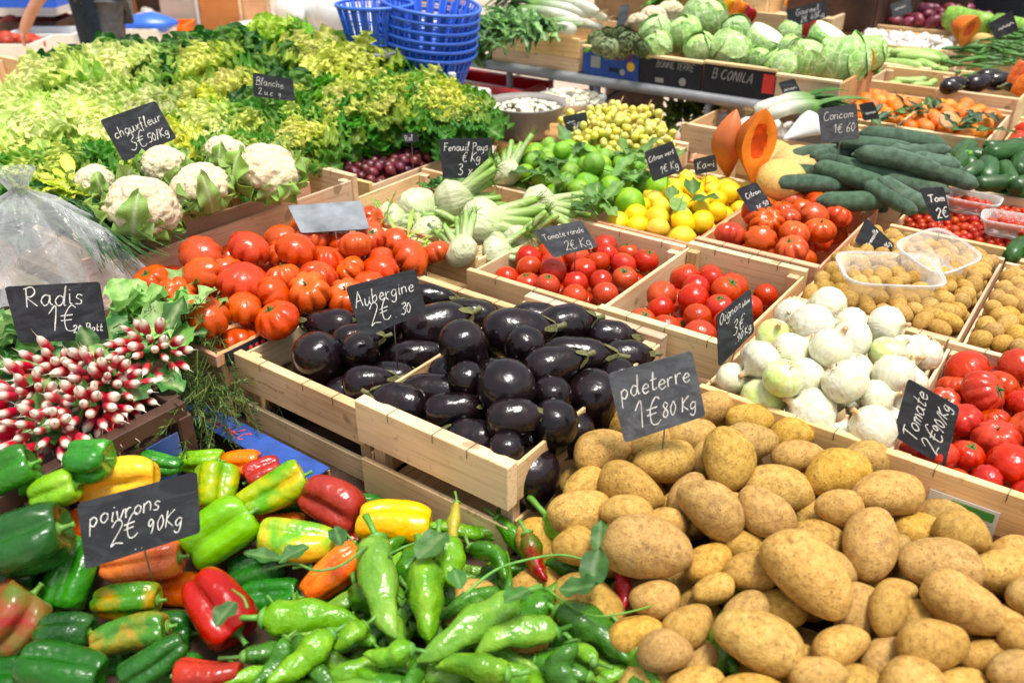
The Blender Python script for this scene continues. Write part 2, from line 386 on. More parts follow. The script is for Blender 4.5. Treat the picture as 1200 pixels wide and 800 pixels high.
# ------------------------------------------------------------------ produce (unit size: about 1 wide, long axis z)
def V_potato(seed,ratio):
    w=wob(seed,2.0,6); w2=wob(seed+50,5.,6); r=random.Random(seed); bend=r.uniform(-.12,.12)
    def fn(x,y,z):
        k=1+.24*w(x,y,z)+.07*w2(x,y,z); pw=1-.10*z*r_s
        return x*.5*k*pw+bend*(z*z-.4), y*.5*k*pw*.93, z*.5*ratio*k
    r_s=r.uniform(-1.6,1.6)
    return MB().add(sph(22,16,fn)).mesh('potato',MP),[]
def V_eggplant(seed):
    r=random.Random(seed); H=1.3; top=r.uniform(.46,.56); w=wob(seed,1.6,5)
    prof=[(0,-.60),(.16,-.59),(.34,-.52),(.46,-.36),(.51,-.14),(.49,.08),(top*.86,.32),(top*.72,.50),(top*.5,.64),(top*.3,.74),(0,.78)]
    V,F=lathe(prof,28); V=V*(1+.06*w(V[:,0],V[:,1],V[:,2]))[:,None]; bend=r.uniform(-.12,.12); V[:,0]+=bend*V[:,2]**2
    b=MB().add((V,F)).mesh('eggplant',ME)
    c=MB(); nl=5
    def cap(th,t):
        spread=.30*(.62+.42*np.cos(nl*th+seed)); s=t
        rr=np.interp(s,[0,.25,1],[.06,.14,1]); rad=np.where(s<.25,rr,.14+(s-.25)/.75*spread)
        z=.86-(s**1.5)*.30*(.55+.45*np.cos(nl*th+seed)); return rad*top*1.45*np.cos(th)+bend*z*z,rad*top*1.45*np.sin(th),z
    th=np.linspace(0,2*PI,30); t=np.linspace(0,1,7); T,TH=np.meshgrid(t,th,indexing='ij')
    V=np.stack(cap(TH,T),-1).reshape(-1,3); F=[(j*30+i,j*30+i+1,(j+1)*30+i+1,(j+1)*30+i) for j in range(6) for i in range(29)]
    c.add((V,F)); x0=bend*.7
    c.add(tube([(x0,0,.80),(x0+.02,.01,.92),(x0+.06,.04,1.04)],[.075,.06,.07],8))
    return b,[('calyx',c.mesh('eggplant_calyx',STEMB))]
def star(n,L,w,z,seed,curl=.15):
    m=MB(); r=random.Random(seed)
    for i in range(n):
        V,F,S,T=leaf(L*r.uniform(.8,1.15),w,bend=curl*r.uniform(-1,1),fold=.2,nu=3,nv=5,base=.5)
        m.add((V,F),M=Matrix.Translation((0,0,z))@rotm('Z',i*2*PI/n+r.uniform(-.2,.2)))
    m.add(tube([(0,0,z-.01),(.01,0,z+.04),(.03,.02,z+.10)],[.03,.02,.024],6)); return m
def V_tomato(seed,ribs,squash,calyx,mat):
    r=random.Random(seed); w=wob(seed,1.5,5); n1=r.choice([7,8,9,10]); p=r.uniform(0,6); p2=r.uniform(0,6)
    def fn(x,y,z):
        th=np.arctan2(y,x); rr=np.hypot(x,y)
        k=1-ribs*rr*(1-np.abs(np.sin(n1*.5*th+p+.3*np.sin(2*th))))**2.2*np.clip(.75+.6*z,.25,1)*.75+ribs*.16*rr*np.cos(2*th+p2)+.08*w(x,y,z)
        dim=.16*np.exp(-(rr/.38)**2)*(z>0)
        return x*.5*k,y*.5*k,(z*squash*.5-dim*.5*(1+ribs))*(1+.05*w(x,y,z))
    b=MB().add(sph(54 if ribs>.1 else 22,20 if ribs>.1 else 14,fn)).mesh('tomato',mat)
    pts=[]
    if calyx: pts=[('calyx',star(6,.24,.07,.5*squash-.075*(1+ribs),seed).mesh('tomato_calyx',CALYX))]
    return b,pts
def V_pepper(seed,col,ratio):
    r=random.Random(seed); nl=r.choice([3,4,4]); p=r.uniform(0,6); w=wob(seed,1.6,5); tp=r.uniform(.10,.38); cb=r.uniform(-.16,.16)
    def fn(x,y,z):
        th=np.arctan2(y,x); rr=np.hypot(x,y)
        lob=1-.26*rr*(1-np.abs(np.cos(nl*.5*th+p+.25*z)))**1.7*1.5
        sq=np.sign(z)*np.abs(z)**.74
        q=np.where(rr>1e-6,rr**.55/np.maximum(rr,1e-6),1)
        k=lob*(1-tp*(.5-sq*.5))*(1+.14*w(x,y,z)+.03*w(3*x,3*y,3*z))
        dim=.30*np.exp(-(rr/.36)**2)*np.where(z>0,1,.45)*np.sign(z)
        bot=np.where(z<0,.10*rr*(np.abs(np.cos(nl*.5*th+p))),0)
        return x*q*.5*k+cb*(sq*sq-.4),y*q*.5*k,sq*.5*ratio*(1+.10*w(y,z,x))-dim*.5-bot
    b=MB().add(sph(40,26,fn)).mesh('bell_pepper',PEPM[col])
    z0=.5*ratio-.17; st=MB()
    st.add(lathe([(0,.0),(.13,.0),(.16,.02),(.09,.05),(.045,.09),(.035,.16),(.04,.22),(.05,.24),(0,.245)],10),M=Matrix.Translation((0,0,z0)))
    return b,[('stem',st.mesh('pepper_stem',STEMG))]
def V_chili(seed,mat,ratio,bend):
    r=random.Random(seed); n=15; t=np.linspace(0,1,n); w=wob(seed,1.,5)
    L=ratio; spine=np.stack([bend*np.sin(t*PI*.9)*L*.5+.05*np.sin(t*9+seed),.08*np.cos(t*5+seed),L*(.5-t)],1)
    rad=.5*np.interp(t,[0,.04,.12,.3,.55,.8,.95,1],[.35,.62,.9,1,.86,.58,.28,.08])*(1+.09*np.sin(t*17+seed))
    V,F=tube(spine,rad,16)
    c=np.repeat(spine,16,0); c=np.vstack([c,spine[0],spine[-1]]); d=V-c; th=np.arctan2(d[:,1],d[:,0]); V=c+d*(1+.10*np.cos(3*th+seed)+.05*np.sin(5*th+V[:,2]*4))[:,None]
    b=MB().add((V,F)).mesh('long_pepper',mat); s=MB(); p=spine[0]
    s.add(tube([p+(0,0,-.06),p+(.0,0,.06),p+(.02,0,.14)],[.34,.24,.10],10)); s.add(tube([p+(0,0,.1),p+(.05,.02,.45),p+(.16*np.sign(bend+.01),.05,.85)],[.1,.085,.11],7))
    return b,[('stem',s.mesh('pepper_stalk',STEMG))]
def V_onion(seed,green):
    r=random.Random(seed); sq=r.uniform(.84,.98); w=wob(seed,1.5,4)
    prof=[(0,-.47*sq),(.10,-.465*sq),(.30,-.40*sq),(.45,-.22*sq),(.5,0),(.45,.22*sq),(.32,.37*sq),(.17,.45*sq),(.085,.52*sq),(.06,.60),(.07,.66),(0,.66)]
    V,F=lathe(prof,24); V[:,:2]*=(1+.08*w(V[:,0],V[:,1],V[:,2]))[:,None]
    b=MB().add((V,F)).mesh('white_onion',MON[green]); s=MB()
    for i in range(12):
        a=r.uniform(0,6.28); q=r.uniform(.02,.1); s.add(tube([(q*math.cos(a),q*math.sin(a),-.46*sq),(q*1.6*math.cos(a),q*1.6*math.sin(a),-.50*sq),(q*2.4*math.cos(a),q*2.4*math.sin(a),-.53*sq+r.uniform(-.03,.02))],.008,4))
    return b,[('roots',s.mesh('onion_roots',DRY))]
def V_citrus(seed,mat,ratio,nip,name):
    w=wob(seed,1.6,4)
    def fn(x,y,z):
        k=1+.05*w(x,y,z); rr=np.hypot(x,y); return x*.5*k,y*.5*k,z*.5*ratio*k+np.sign(z)*nip*np.exp(-(rr/.22)**2)
    return MB().add(sph(18,14,fn)).mesh(name,mat),[]
def V_long(seed,mat,ratio,name,facets=0,stemmat=None):
    r=random.Random(seed); n=12; t=np.linspace(0,1,n); L=ratio; b0=r.uniform(-.25,.25)
    spine=np.stack([b0*np.sin(t*PI),.05*np.sin(t*4+seed),L*(t-.5)],1)
    rad=.5*np.interp(t,[0,.02,.07,.2,.5,.85,.94,.985,1],[.2,.45,.78,.95,1,.9,.72,.45,.2])
    V,F=tube(spine,rad,16)
    if facets:
        c=np.vstack([np.repeat(spine,16,0),spine[0],spine[-1]]); d=V-c; th=np.arctan2(d[:,1],d[:,0]); V=c+d*(1+.05*np.cos(facets*th))[:,None]
    pts=[]
    if stemmat: pts=[('stem',MB().add(tube([spine[-1]-(0,0,.1),spine[-1]+(0,0,.12),spine[-1]+(.03,0,.3)],[.26,.17,.2],6)).mesh(name+'_stem',stemmat))]
    return MB().add((V,F)).mesh(name,mat),pts
def V_simple(seed,mat,ratio,name,amp=.08,nu=12,nv=8):
    w=wob(seed,1.6,4)
    def fn(x,y,z):
        k=1+amp*w(x,y,z); return x*.5*k,y*.5*k,z*.5*ratio*k
    return MB().add(sph(nu,nv,fn)).mesh(name,mat),[]
def V_cauli(seed):
    r=np.random.RandomState(seed); n=150
    i=np.arange(n)+.5; z=1-i/n*1.25; z=z[z>-.25]; m=len(z); a=i[:m]*2.39996+r.uniform(-.2,.2,m); q=np.sqrt(1-z*z)
    P=np.stack([q*np.cos(a),q*np.sin(a),z],1); P/=np.linalg.norm(P,axis=1)[:,None]
    P2=r.normal(size=(26,3)); P2/=np.linalg.norm(P2,axis=1)[:,None]
    V,F=sph(96,56); D=V/np.linalg.norm(V,axis=1)[:,None]
    def cell(P,rad):
        d=D@P.T; ang=np.arccos(np.clip(d.max(1),-1,1)); return np.sqrt(np.clip(1-(ang/rad)**2,0,1))
    k=.80+.13*cell(P2,.55)+.10*cell(P,.17); k=np.where(D[:,2]<-.3,.7,k)
    b=MB().add((D*k[:,None]*np.array([.5,.5,.42]),F)).mesh('cauliflower',CURD)
    rr=random.Random(seed); pts=[]
    for j in range(8):
        V,F,S,T=leaf(rr.uniform(.5,.78) if j%3 else .95,rr.uniform(.34,.48),bend=rr.uniform(1.2,1.9) if j%3 else 2.1,fold=.15,wave=.10,nw=2.5,ph=rr.uniform(0,6),nu=11,nv=26,tip=1.15,base=.9,elev0=rr.uniform(.1,.35),pw=.38)
        c=np.array(lin('#9cc05c'))[None]*np.ones((len(V),1)); rib=np.exp(-(np.abs(S)/.10)**2)[:,None]; c=c*(1-rib*.7)+np.array(lin('#dfe6c0'))*rib*.7
        edge=np.clip(np.abs(S)-.3,0,1)[:,None]; c=c*(1-.35*edge)+np.array(lin('#6a9a3c'))*.35*edge
        a=j*.785+rr.uniform(-.2,.2)
        pts.append(('leaf',MB().add((V,F),c,M=rotm('Z',a)@Matrix.Translation((0,.24,-.36))).mesh('cauliflower_leaf',LEAF)))
    return b,pts
def V_cabbage(seed,cut=False):
    rr=random.Random(seed); pts=[]
    w=wob(seed,1.8,5)
    def fn(x,y,z):
        k=1+.05*w(x,y,z)
        return x*.5*k,y*.5*k,z*.46*k
    b=MB().add(sph(26,18,fn)).mesh('cabbage',CABB)
    for j in range(7):
        a=j*.9+rr.uniform(-.3,.3); lo=rr.uniform(-.9,-.3); hi=rr.uniform(.5,1.2); wd=rr.uniform(.7,1.1); ph=rr.uniform(0,6)
        def fn2(S,T,lo=lo,hi=hi,wd=wd,ph=ph,j=j):
            la=lo*1.2+(hi-lo*1.2)*T; lo_=S*wd*np.sin(PI*np.clip(T*.85+.1,0,1))**.6
            rad=.515+.008*j+.03*np.abs(S)**3+.05*T**4+.012*np.sin(S*7+ph+T*5)
            return rad*np.cos(la)*np.sin(lo_),rad*np.cos(la)*np.cos(lo_),rad*.93*np.sin(la)
        V,F,S,T=patch(9,9,fn2); pts.append(('outer_leaf',MB().add((V,F),M=rotm('Z',a)).mesh('cabbage_leaf',CABB)))
    if cut:
        # a flat pale cut face closes the shape at x>0.12
        n=26; th=np.linspace(0,2*PI,n,endpoint=False); ring=np.stack([np.full(n,.17),.47*np.cos(th),.44*np.sin(th)],1); ctr=np.array([[.19,0,0]])
        b2=MB(); V,F=sph(26,18,fn); V[:,0]=np.minimum(V[:,0],.16); b2.add((V,F)); b=b2.mesh('half_cabbage',CABB)
        face=MB().add((np.vstack([ring,ctr]),[(i,(i+1)%n,n) for i in range(n)])).mesh('cabbage_cut_face',CABCUT)
        pts=[('cut_face',face)]
    return b,pts
def V_fennel(seed):
    r=random.Random(seed); m=MB(); cw=np.array(lin('#c0c3a0')); cg=np.array(lin('#84ac44'))
    def fn(th,t):
        R=np.interp(t,[0,.1,.35,.6,.85,1],[.10,.34,.5,.42,.27,.0]); z=np.interp(t,[0,1],[-.5,.42]); lob=1+.10*np.abs(np.cos(4*th+z*1.5))-.05
        return R*np.cos(th)*lob,R*np.sin(th)*.72*lob,z
    VF=closed(28,18,fn); cc=cw+(cg-cw)*np.clip((VF[0][:,2:3]-.0)*1.4,0,.7); m.add(VF,cc); b=m.mesh('fennel_bulb',FENB); pts=[]
    st=MB(); fr=MB()
    for i in range(10):
        a=r.uniform(-.85,.85); e=r.uniform(-.25,.25); L=r.uniform(.6,1.1); x0=a*.3
        P=[(x0,e*.2,.16),(x0+a*.22,e*.35,.42),(x0+a*L*.75,e*L*.8,.3+L*.75)]
        T=np.linspace(0,1,9); q=np.array([[(1-s)**2*p0+2*s*(1-s)*p1+s*s*p2 for p0,p1,p2 in zip(*P)] for s in T])
        VF=tube(q,np.linspace(.12,.075,9),8); zz=np.repeat(T,8); zz=np.r_[zz,0,1]; st.add(VF,cw+(cg-cw)*zz[:,None]**.7)
        if i%2==0:
            for k in range(26):
                s=q[-1-(k%2)]; d=np.array([r.gauss(0,.5)+a*.5,r.gauss(0,.4),r.uniform(.1,.8)]); d/=np.linalg.norm(d); L2=r.uniform(.15,.4)
                fr.add(tube([s,s+d*L2*.5+np.array([0,0,.02]),s+d*L2],[.008,.006,.004],3,False),np.array(lin('#6f9a30'))*r.uniform(.7,1.2))
    return b,[('stalks',st.mesh('fennel_stalks',FENB)),('fronds',fr.mesh('fennel_fronds',HERB))]
def radish_mesh():
    V,F=lathe([(0,-.02),(.08,0),(.17,.10),(.2,.3),(.205,.6),(.17,.82),(.09,.95),(.03,1.0),(.016,1.12),(.010,1.3),(.0,1.5)],12)
    V[:,0]+=.10*np.maximum(0,V[:,2]-1)**2
    t=np.clip((V[:,2]-.60)/.25,0,1)[:,None]; c=np.array(lin('#c01434'))*(1-t)+np.array(lin('#e0d2bd'))*t
    return MB().add((V,F),c).mesh('radish',RADM)
def salad(seed,kind):
    """F frisee with yellow heart, P pale frisee, E dark broad leaves, L light lettuce, B bright green curly"""
    r=random.Random(seed); m=MB()
    pal={'F':('#f5f58a','#dfe84c','#579a22','#f8f8d0'),'P':('#f4f6b4','#dcee84','#7fb83e','#fafbe8'),'E':('#9cc458','#4f9030','#2f6a26','#d0dcaa'),'L':('#d4e670','#a6d04c','#78b436','#e8eccc'),'B':('#dce86a','#86c03a','#4f9c28','#e4eac0')}[kind]
    c0,c1,c2,cr=[np.array(lin(x)) for x in pal]
    friz=kind in 'FPB'
    q0={'F':.44,'P':.62,'B':.16,'E':.10,'L':.4}[kind]
    n={'F':40,'P':40,'B':38}.get(kind,34)
    ph0=r.uniform(0,6)
    for i in range(n):
        q=(i+.5)/n; az=i*2.39996+r.uniform(-.3,.3)
        if friz:
            el=1.45-1.25*q**.85+r.uniform(-.15,.15); L=(.30+.28*q)*r.uniform(.85,1.15); W=(.20+.13*q)*r.uniform(.8,1.2)
            V,F,S,T=leaf(L,W,bend=-.2-.75*q+r.gauss(0,.25),fold=.45,wave=.075,nw=r.uniform(5.,7.5),ph=r.uniform(0,6),nu=11,nv=48,tip=1.4,jag=.20,base=.3,elev0=el,pw=.5)
        else:
            el=1.5-1.4*q**.8+r.uniform(-.15,.15); L=(.34+.20*q)*r.uniform(.85,1.15); W=(.26+.16*q)*r.uniform(.85,1.2)
            V,F,S,T=leaf(L,W,bend=r.uniform(-1.0,.2),fold=.30,wave=.06,nw=r.uniform(3.,4.6),ph=r.uniform(0,6),nu=11,nv=36,tip=1.2,jag=.04,base=.3,elev0=el,pw=.38)
        V=V+np.array([r.gauss(0,.0012) for _ in range(3*len(V))]).reshape(-1,3)
        qq=q+.10*math.sin(3*az+ph0)+r.gauss(0,.05)
        g=min(1,max(0,(qq-q0)*3.2))*np.clip((T-.05)*1.4,0,1); g=np.clip(g,0,1)[:,None]
        base=c0+(c1-c0)*min(1,max(0,(qq-.08)*2.2)); c=base*(1-g)+c2*g
        rib=(np.exp(-(np.abs(S)/.13)**2)*(1-T)**.45)[:,None]*(.55 if friz else .7); c=c*(1-rib)+cr*rib; c=c*r.uniform(.84,1.1)
        m.add((V,F),np.clip(c,0,1),M=rotm('Z',az)@Matrix.Translation((0,.02+.05*q,.02*(1-q))))
    return m.mesh({'F':'frisee','P':'pale_frisee','E':'escarole','L':'lettuce','B':'curly_salad'}[kind],LEAFS),[]
# ------------------------------------------------------------------ chalk handwriting: a single-stroke alphabet
GL={
'a':(.55,[[(.4,.45),(.2,.5),(.05,.25),(.18,0),(.36,.15),(.42,.48),(.42,.1),(.52,0)]]),
'b':(.5,[[(.05,1),(.06,.1),(.2,0),(.38,.2),(.3,.48),(.08,.35)]]),
'c':(.48,[[(.4,.4),(.25,.5),(.06,.25),(.2,0),(.42,.1)]]),
'd':(.57,[[(.4,.4),(.22,.5),(.05,.25),(.18,0),(.38,.15),(.46,1),(.44,.1),(.54,0)]]),
'e':(.46,[[(.06,.25),(.38,.3),(.25,.5),(.06,.28),(.2,0),(.42,.1)]]),
'f':(.42,[[(.4,.9),(.28,1),(.2,.7),(.18,-.3)],[(.02,.48),(.36,.48)]]),
'g':(.52,[[(.4,.45),(.2,.5),(.06,.25),(.2,.02),(.4,.2),(.42,.48),(.4,-.3),(.2,-.42),(.05,-.25)]]),
'h':(.5,[[(.06,1),(.06,0)],[(.06,.3),(.25,.5),(.38,.35),(.38,0)]]),
'i':(.26,[[(.1,.5),(.1,.05),(.2,0)],[(.1,.7),(.12,.74)]]),
'l':(.28,[[(.04,.3),(.2,.9),(.12,1),(.08,.1),(.2,0)]]),
'm':(.62,[[(.04,.5),(.05,0)],[(.05,.35),(.2,.5),(.28,.35),(.28,0)],[(.28,.35),(.42,.5),(.52,.35),(.54,0)]]),
'n':(.48,[[(.04,.5),(.05,0)],[(.05,.35),(.24,.5),(.36,.35),(.38,0)]]),
'o':(.48,[[(.24,.5),(.09,.4),(.06,.18),(.21,0),(.38,.14),(.39,.38),(.25,.5),(.2,.48)]]),
'p':(.5,[[(.06,.5),(.05,-.42)],[(.06,.4),(.25,.5),(.4,.28),(.25,.02),(.07,.12)]]),
'r':(.38,[[(.05,.5),(.07,0)],[(.07,.3),(.2,.48),(.34,.45)]]),
's':(.42,[[(.36,.42),(.2,.5),(.1,.36),(.3,.2),(.28,.03),(.05,.05)]]),
't':(.4,[[(.16,.9),(.14,.1),(.26,0),(.36,.08)],[(0,.52),(.34,.55)]]),
'u':(.54,[[(.05,.5),(.08,.08),(.22,0),(.36,.2),(.4,.5),(.4,.1),(.5,0)]]),
'v':(.44,[[(.04,.5),(.18,0),(.38,.5)]]),
'x':(.44,[[(.04,.5),(.36,0)],[(.36,.5),(.04,0)]]),
'y':(.46,[[(.05,.5),(.1,.1),(.34,.15),(.38,.5),(.34,-.3),(.1,-.4)]]),
'z':(.44,[[(.05,.48),(.36,.48),(.06,.02),(.4,.02)]]),
'A':(.7,[[(.05,0),(.35,1),(.4,.9),(.6,0)],[(.15,.38),(.52,.4)]]),
'B':(.62,[[(.08,1),(.08,0)],[(.0,.95),(.4,.98),(.42,.6),(.1,.52),(.5,.45),(.45,.02),(.04,0)]]),
'C':(.62,[[(.55,.85),(.35,1),(.08,.6),(.15,.1),(.4,0),(.58,.15)]]),
'D':(.66,[[(.08,1),(.08,0)],[(0,1),(.5,.85),(.55,.3),(.3,0),(.02,0)]]),
'F':(.55,[[(.1,1),(.1,0)],[(.05,1),(.5,.98)],[(.1,.55),(.4,.55)]]),
'G':(.66,[[(.55,.85),(.35,1),(.08,.6),(.15,.1),(.4,0),(.56,.2),(.56,.45),(.36,.45)]]),
'K':(.6,[[(.08,1),(.08,0)],[(.5,.98),(.1,.5),(.52,0)]]),
'L':(.5,[[(.1,1),(.08,.05),(.45,.03)]]),
'M':(.8,[[(.05,0),(.1,1),(.38,.3),(.65,1),(.72,0)]]),
'O':(.66,[[(.35,1),(.08,.6),(.2,.02),(.5,.2),(.55,.7),(.32,1)]]),
'P':(.56,[[(.1,1),(.1,-.1)],[(0,.92),(.35,1),(.5,.7),(.3,.45),(.1,.48)]]),
'R':(.62,[[(.1,1),(.1,0)],[(0,.92),(.35,1),(.48,.72),(.3,.5),(.1,.5),(.55,0)]]),
'S':(.55,[[(.48,.85),(.28,1),(.08,.75),(.42,.4),(.35,.05),(.05,.1)]]),
'T':(.62,[[(.32,1),(.28,0)],[(0,.92),(.3,1),(.62,.98)]]),
'I':(.3,[[(.14,1),(.12,0)]]),'E':(.55,[[(.5,1),(.1,.98),(.08,.02),(.5,0)],[(.1,.52),(.4,.52)]]),'N':(.66,[[(.06,0),(.08,1),(.52,0),(.54,1)]]),
'0':(.5,[[(.25,.95),(.06,.5),(.22,.0),(.42,.45),(.28,.95)]]),
'1':(.4,[[(.02,.7),(.26,1),(.24,0)]]),
'2':(.56,[[(.05,.75),(.25,1),(.45,.75),(.08,.02),(.25,.08),(.55,.0)]]),
'3':(.5,[[(.05,.88),(.3,1),(.4,.75),(.18,.54),(.42,.3),(.25,0),(.02,.1)]]),
'4':(.5,[[(.3,1),(.04,.35),(.45,.38)],[(.34,.6),(.32,0)]]),
'5':(.5,[[(.45,1),(.12,.98),(.08,.58),(.38,.55),(.35,.05),(.04,.04)]]),
'6':(.5,[[(.38,.98),(.1,.5),(.15,.02),(.4,.15),(.32,.45),(.1,.35)]]),
'8':(.5,[[(.38,.85),(.2,1),(.08,.78),(.38,.3),(.22,0),(.05,.25),(.4,.8)]]),
'9':(.5,[[(.38,.8),(.2,1),(.07,.75),(.2,.5),(.4,.8),(.36,.3),(.28,0)]]),
'€':(.6,[[(.52,.9),(.35,1),(.14,.6),(.18,.1),(.38,0),(.54,.12)],[(.0,.6),(.42,.62)],[(.0,.42),(.38,.44)]]),
'/':(.35,[[(.3,1),(.02,-.1)]]), ',':(.2,[[(.1,.06),(.04,-.14)]]), '.':(.2,[[(.06,.0),(.1,.04)]]),' ':(.3,[]), "'":(.15,[[(.1,1),(.06,.8)]]),'~':(.7,[[(.0,.2),(.15,.4),(.3,.15),(.45,.4),(.7,.2)]])}
def smooth(P,k=4):
    P=np.array(P,float)
    if len(P)<3: return P
    Q=np.vstack([2*P[0]-P[1],P,2*P[-1]-P[-2]]); out=[]
    for i in range(1,len(Q)-2):
        a,b,c,d=Q[i-1],Q[i],Q[i+1],Q[i+2]
        for s in np.linspace(0,1,k,endpoint=False):
            out.append(.5*((2*b)+(c-a)*s+(2*a-5*b+4*c-d)*s*s+(3*b-a-3*c+d)*s**3))
    out.append(P[-1]); return np.array(out)
def writing(lines, aspect, mapf, w=.022, seed=0):
    """lines: (text, x, y, size, slope) in board heights from the top left corner; mapf turns board (x,y) into a point"""
    r=random.Random(seed); m=MB(); w=w*.78
    for (txt,x,y,sz,slope) in lines:
        cx=0.; tw=sum(GL.get(ch,GL['~'])[0]*1.02+.035 for ch in txt)+.1; room=aspect*.96-x
        if room>0: sz=min(sz,room/tw)
        for ch in txt:
            adv,st=GL.get(ch,GL['~'])
            rot=r.gauss(0,.05); big=r.uniform(.93,1.08); dy=r.gauss(0,.03)
            for s in st:
                P=smooth(s); P=P*big+np.array([0,dy]); P=np.stack([P[:,0]-rot*P[:,1],P[:,1]+rot*P[:,0]],1); jit=r.uniform(-.02,.02)
                X=x+(cx+P[:,0]+.18*P[:,1])*sz; Yy=y-(P[:,1]+jit)*sz-(cx*sz)*slope
                Q=np.stack([X,Yy],1); T=np.gradient(Q,axis=0); T/=np.linalg.norm(T,axis=1)[:,None]+1e-9
                N=np.stack([-T[:,1],T[:,0]],1)*w*.5*np.array([r.uniform(.45,1.0) for _ in Q])[:,None]
                V=[mapf(*p) for p in np.vstack([Q-N,Q+N])]; n=len(Q)
                m.add((V,[(i,i+1,n+i+1,n+i) for i in range(n-1)]))
            cx+=adv*r.uniform(.95,1.05)+.03
    return m
def quadmap(C,n,aspect,lift=.0008):
    C=[np.array(c) for c in C]
    def f(x,y):
        s=x/aspect; t=y
        return C[0]*(1-s)*(1-t)+C[1]*s*(1-t)+C[2]*s*t+C[3]*(1-s)*t+n*lift
    return f
def quadboard(C,n,th):
    C=[np.array(c) for c in C]; ctr=sum(C)/4
    # rounded corners
    P=[]
    for i in range(4):
        a,b,c=C[i-1],C[i],C[(i+1)%4]; u=(a-b)/np.linalg.norm(a-b); w=(c-b)/np.linalg.norm(c-b); q=.006
        P+= [b+u*q,b+u*q*.3+w*q*.3,b+w*q]
    P=np.array(P); k=len(P); V=np.vstack([P,P-n*th]); 
    F=[tuple(range(k))[::-1],tuple(range(k,2*k))]+[(i,(i+1)%k,k+(i+1)%k,k+i) for i in range(k)]
    return V,F
def sign(label,C,zb,lines,mat=None,lean=.3,yaw=0.,w=.026,stake=.14,seed=0,name='price_board',cat='price sign',kxy=None):
    um=(C[2][0]+C[3][0])/2; vm=(C[2][1]+C[3][1])/2; lo=max(C,key=lambda c:c[1])
    p0=at(um,vm,zb); h=(EYE-p0); h[2]=0; h/=np.linalg.norm(h); ca,sa=math.cos(yaw),math.sin(yaw)
    h=np.array([h[0]*ca-h[1]*sa,h[0]*sa+h[1]*ca,0]); n=h*math.cos(lean)+np.array([0,0,math.sin(lean)])
    Q=[]
    for u,v in C:
        d=ray(u,v); Q.append(EYE+d*(np.dot(p0-EYE,n)/np.dot(d,n)))
    asp=(np.linalg.norm(Q[1]-Q[0])+np.linalg.norm(Q[2]-Q[3]))/(np.linalg.norm(Q[3]-Q[0])+np.linalg.norm(Q[2]-Q[1]))
    base=min(Q,key=lambda q:q[2])
    bm=(Q[2]+Q[3])/2; root=Vector(bm); rel=[q-np.array(bm) for q in Q]
    o=thing(name,label,cat,'chalk price boards',bm)
    put('board',MB().add(quadboard(rel,n,.003)).mesh('price_board_panel',mat or SLATE,False),None,o)
    if lines:
        put('chalk_writing',writing(lines,asp,quadmap(rel,n,asp),w,seed).mesh('chalk_writing',CHALK,False),None,o)
    if stake:
        tm=(rel[0]+rel[1])/2; upb=tm/np.linalg.norm(tm); d=np.array([0,0,-1.])*.95-n*.2
        lowest=min(rel,key=lambda q:q[2]); s=np.array([0,0,0])-n*.004
        put('wire_stake',MB().add(tube([s+upb*.03,s+upb*.001,s+d*stake],.0016,6)).mesh('wire_stake',STEEL),None,o)
    return o
# ------------------------------------------------------------------ crates
CR_N=[0]
def crate(label,x0,x1,y0,y1,zt,H=.22,red=False,top=.024,name='wooden_crate',group='slatted wooden produce crates',solid=False,stap=True):
    r=random.Random(CR_N[0]+11); CR_N[0]+=1
    cx,cy=(x0+x1)/2,(y0+y1)/2; W=x1-x0; D=y1-y0; zb=zt-H
    o=thing(name,label,'crate',group,(cx,cy,zb))
    wx,wy=(WRX,WRY) if red else (WX,WY)
    def bb(nm,c,s,m,tilt=0):
        me=MB().add(box((0,0,0),s,.0018)).mesh(nm,m,False)
        return put(nm,me,Matrix.Translation(Vector(c))@rotm('Y' if s[0]>s[1] else 'X',tilt),o)
    hu,hl=(.42*H,.38*H)
    if solid: hu,hl=.56*H,.42*H
    for sgn in(-1,1):
        yy=sgn*(D/2-top/2)
        e=bb('end_slat',(0,yy,H-hu/2),(W,top,hu),wx,r.uniform(-.004,.004))
        if stap and y0<2.3:
            for q in(-.28,.02,.3):
                s=MB(); xq=W*(q+r.uniform(-.06,.06)); z0=hu/2
                s.add(tube([(xq,-top/2-.001,z0-.018),(xq,-top/2-.0012,z0+.001),(xq+.002,top/2,z0+.0015)],.0008,4))
                put('staple',s.mesh('staple',WIRE),None,e)
        bb('end_slat',(0,sgn*(D/2-.007),hl/2+.004),(W-.004,.011,hl),wx,r.uniform(-.006,.006))
    for sgn in(-1,1):
        xx=sgn*(W/2-.005)
        bb('side_slat',(xx,0,H-.012-hu*.45),(.007,D-2*top-.002,hu*.88),wy,r.uniform(-.006,.006))
        bb('side_slat',(xx,0,hl*.5+.006),(.007,D-2*top-.002,hl*.92),wy,r.uniform(-.006,.006))
        for s2 in(-1,1):
            bb('corner_post',(sgn*(W/2-.026),s2*(D/2-top-.013),H*.5-.004),(.03,.024,H-.02),WZ)
    bb('base_board',(0,0,.004),(W-.03,D-.06,.006),wy)
    return o
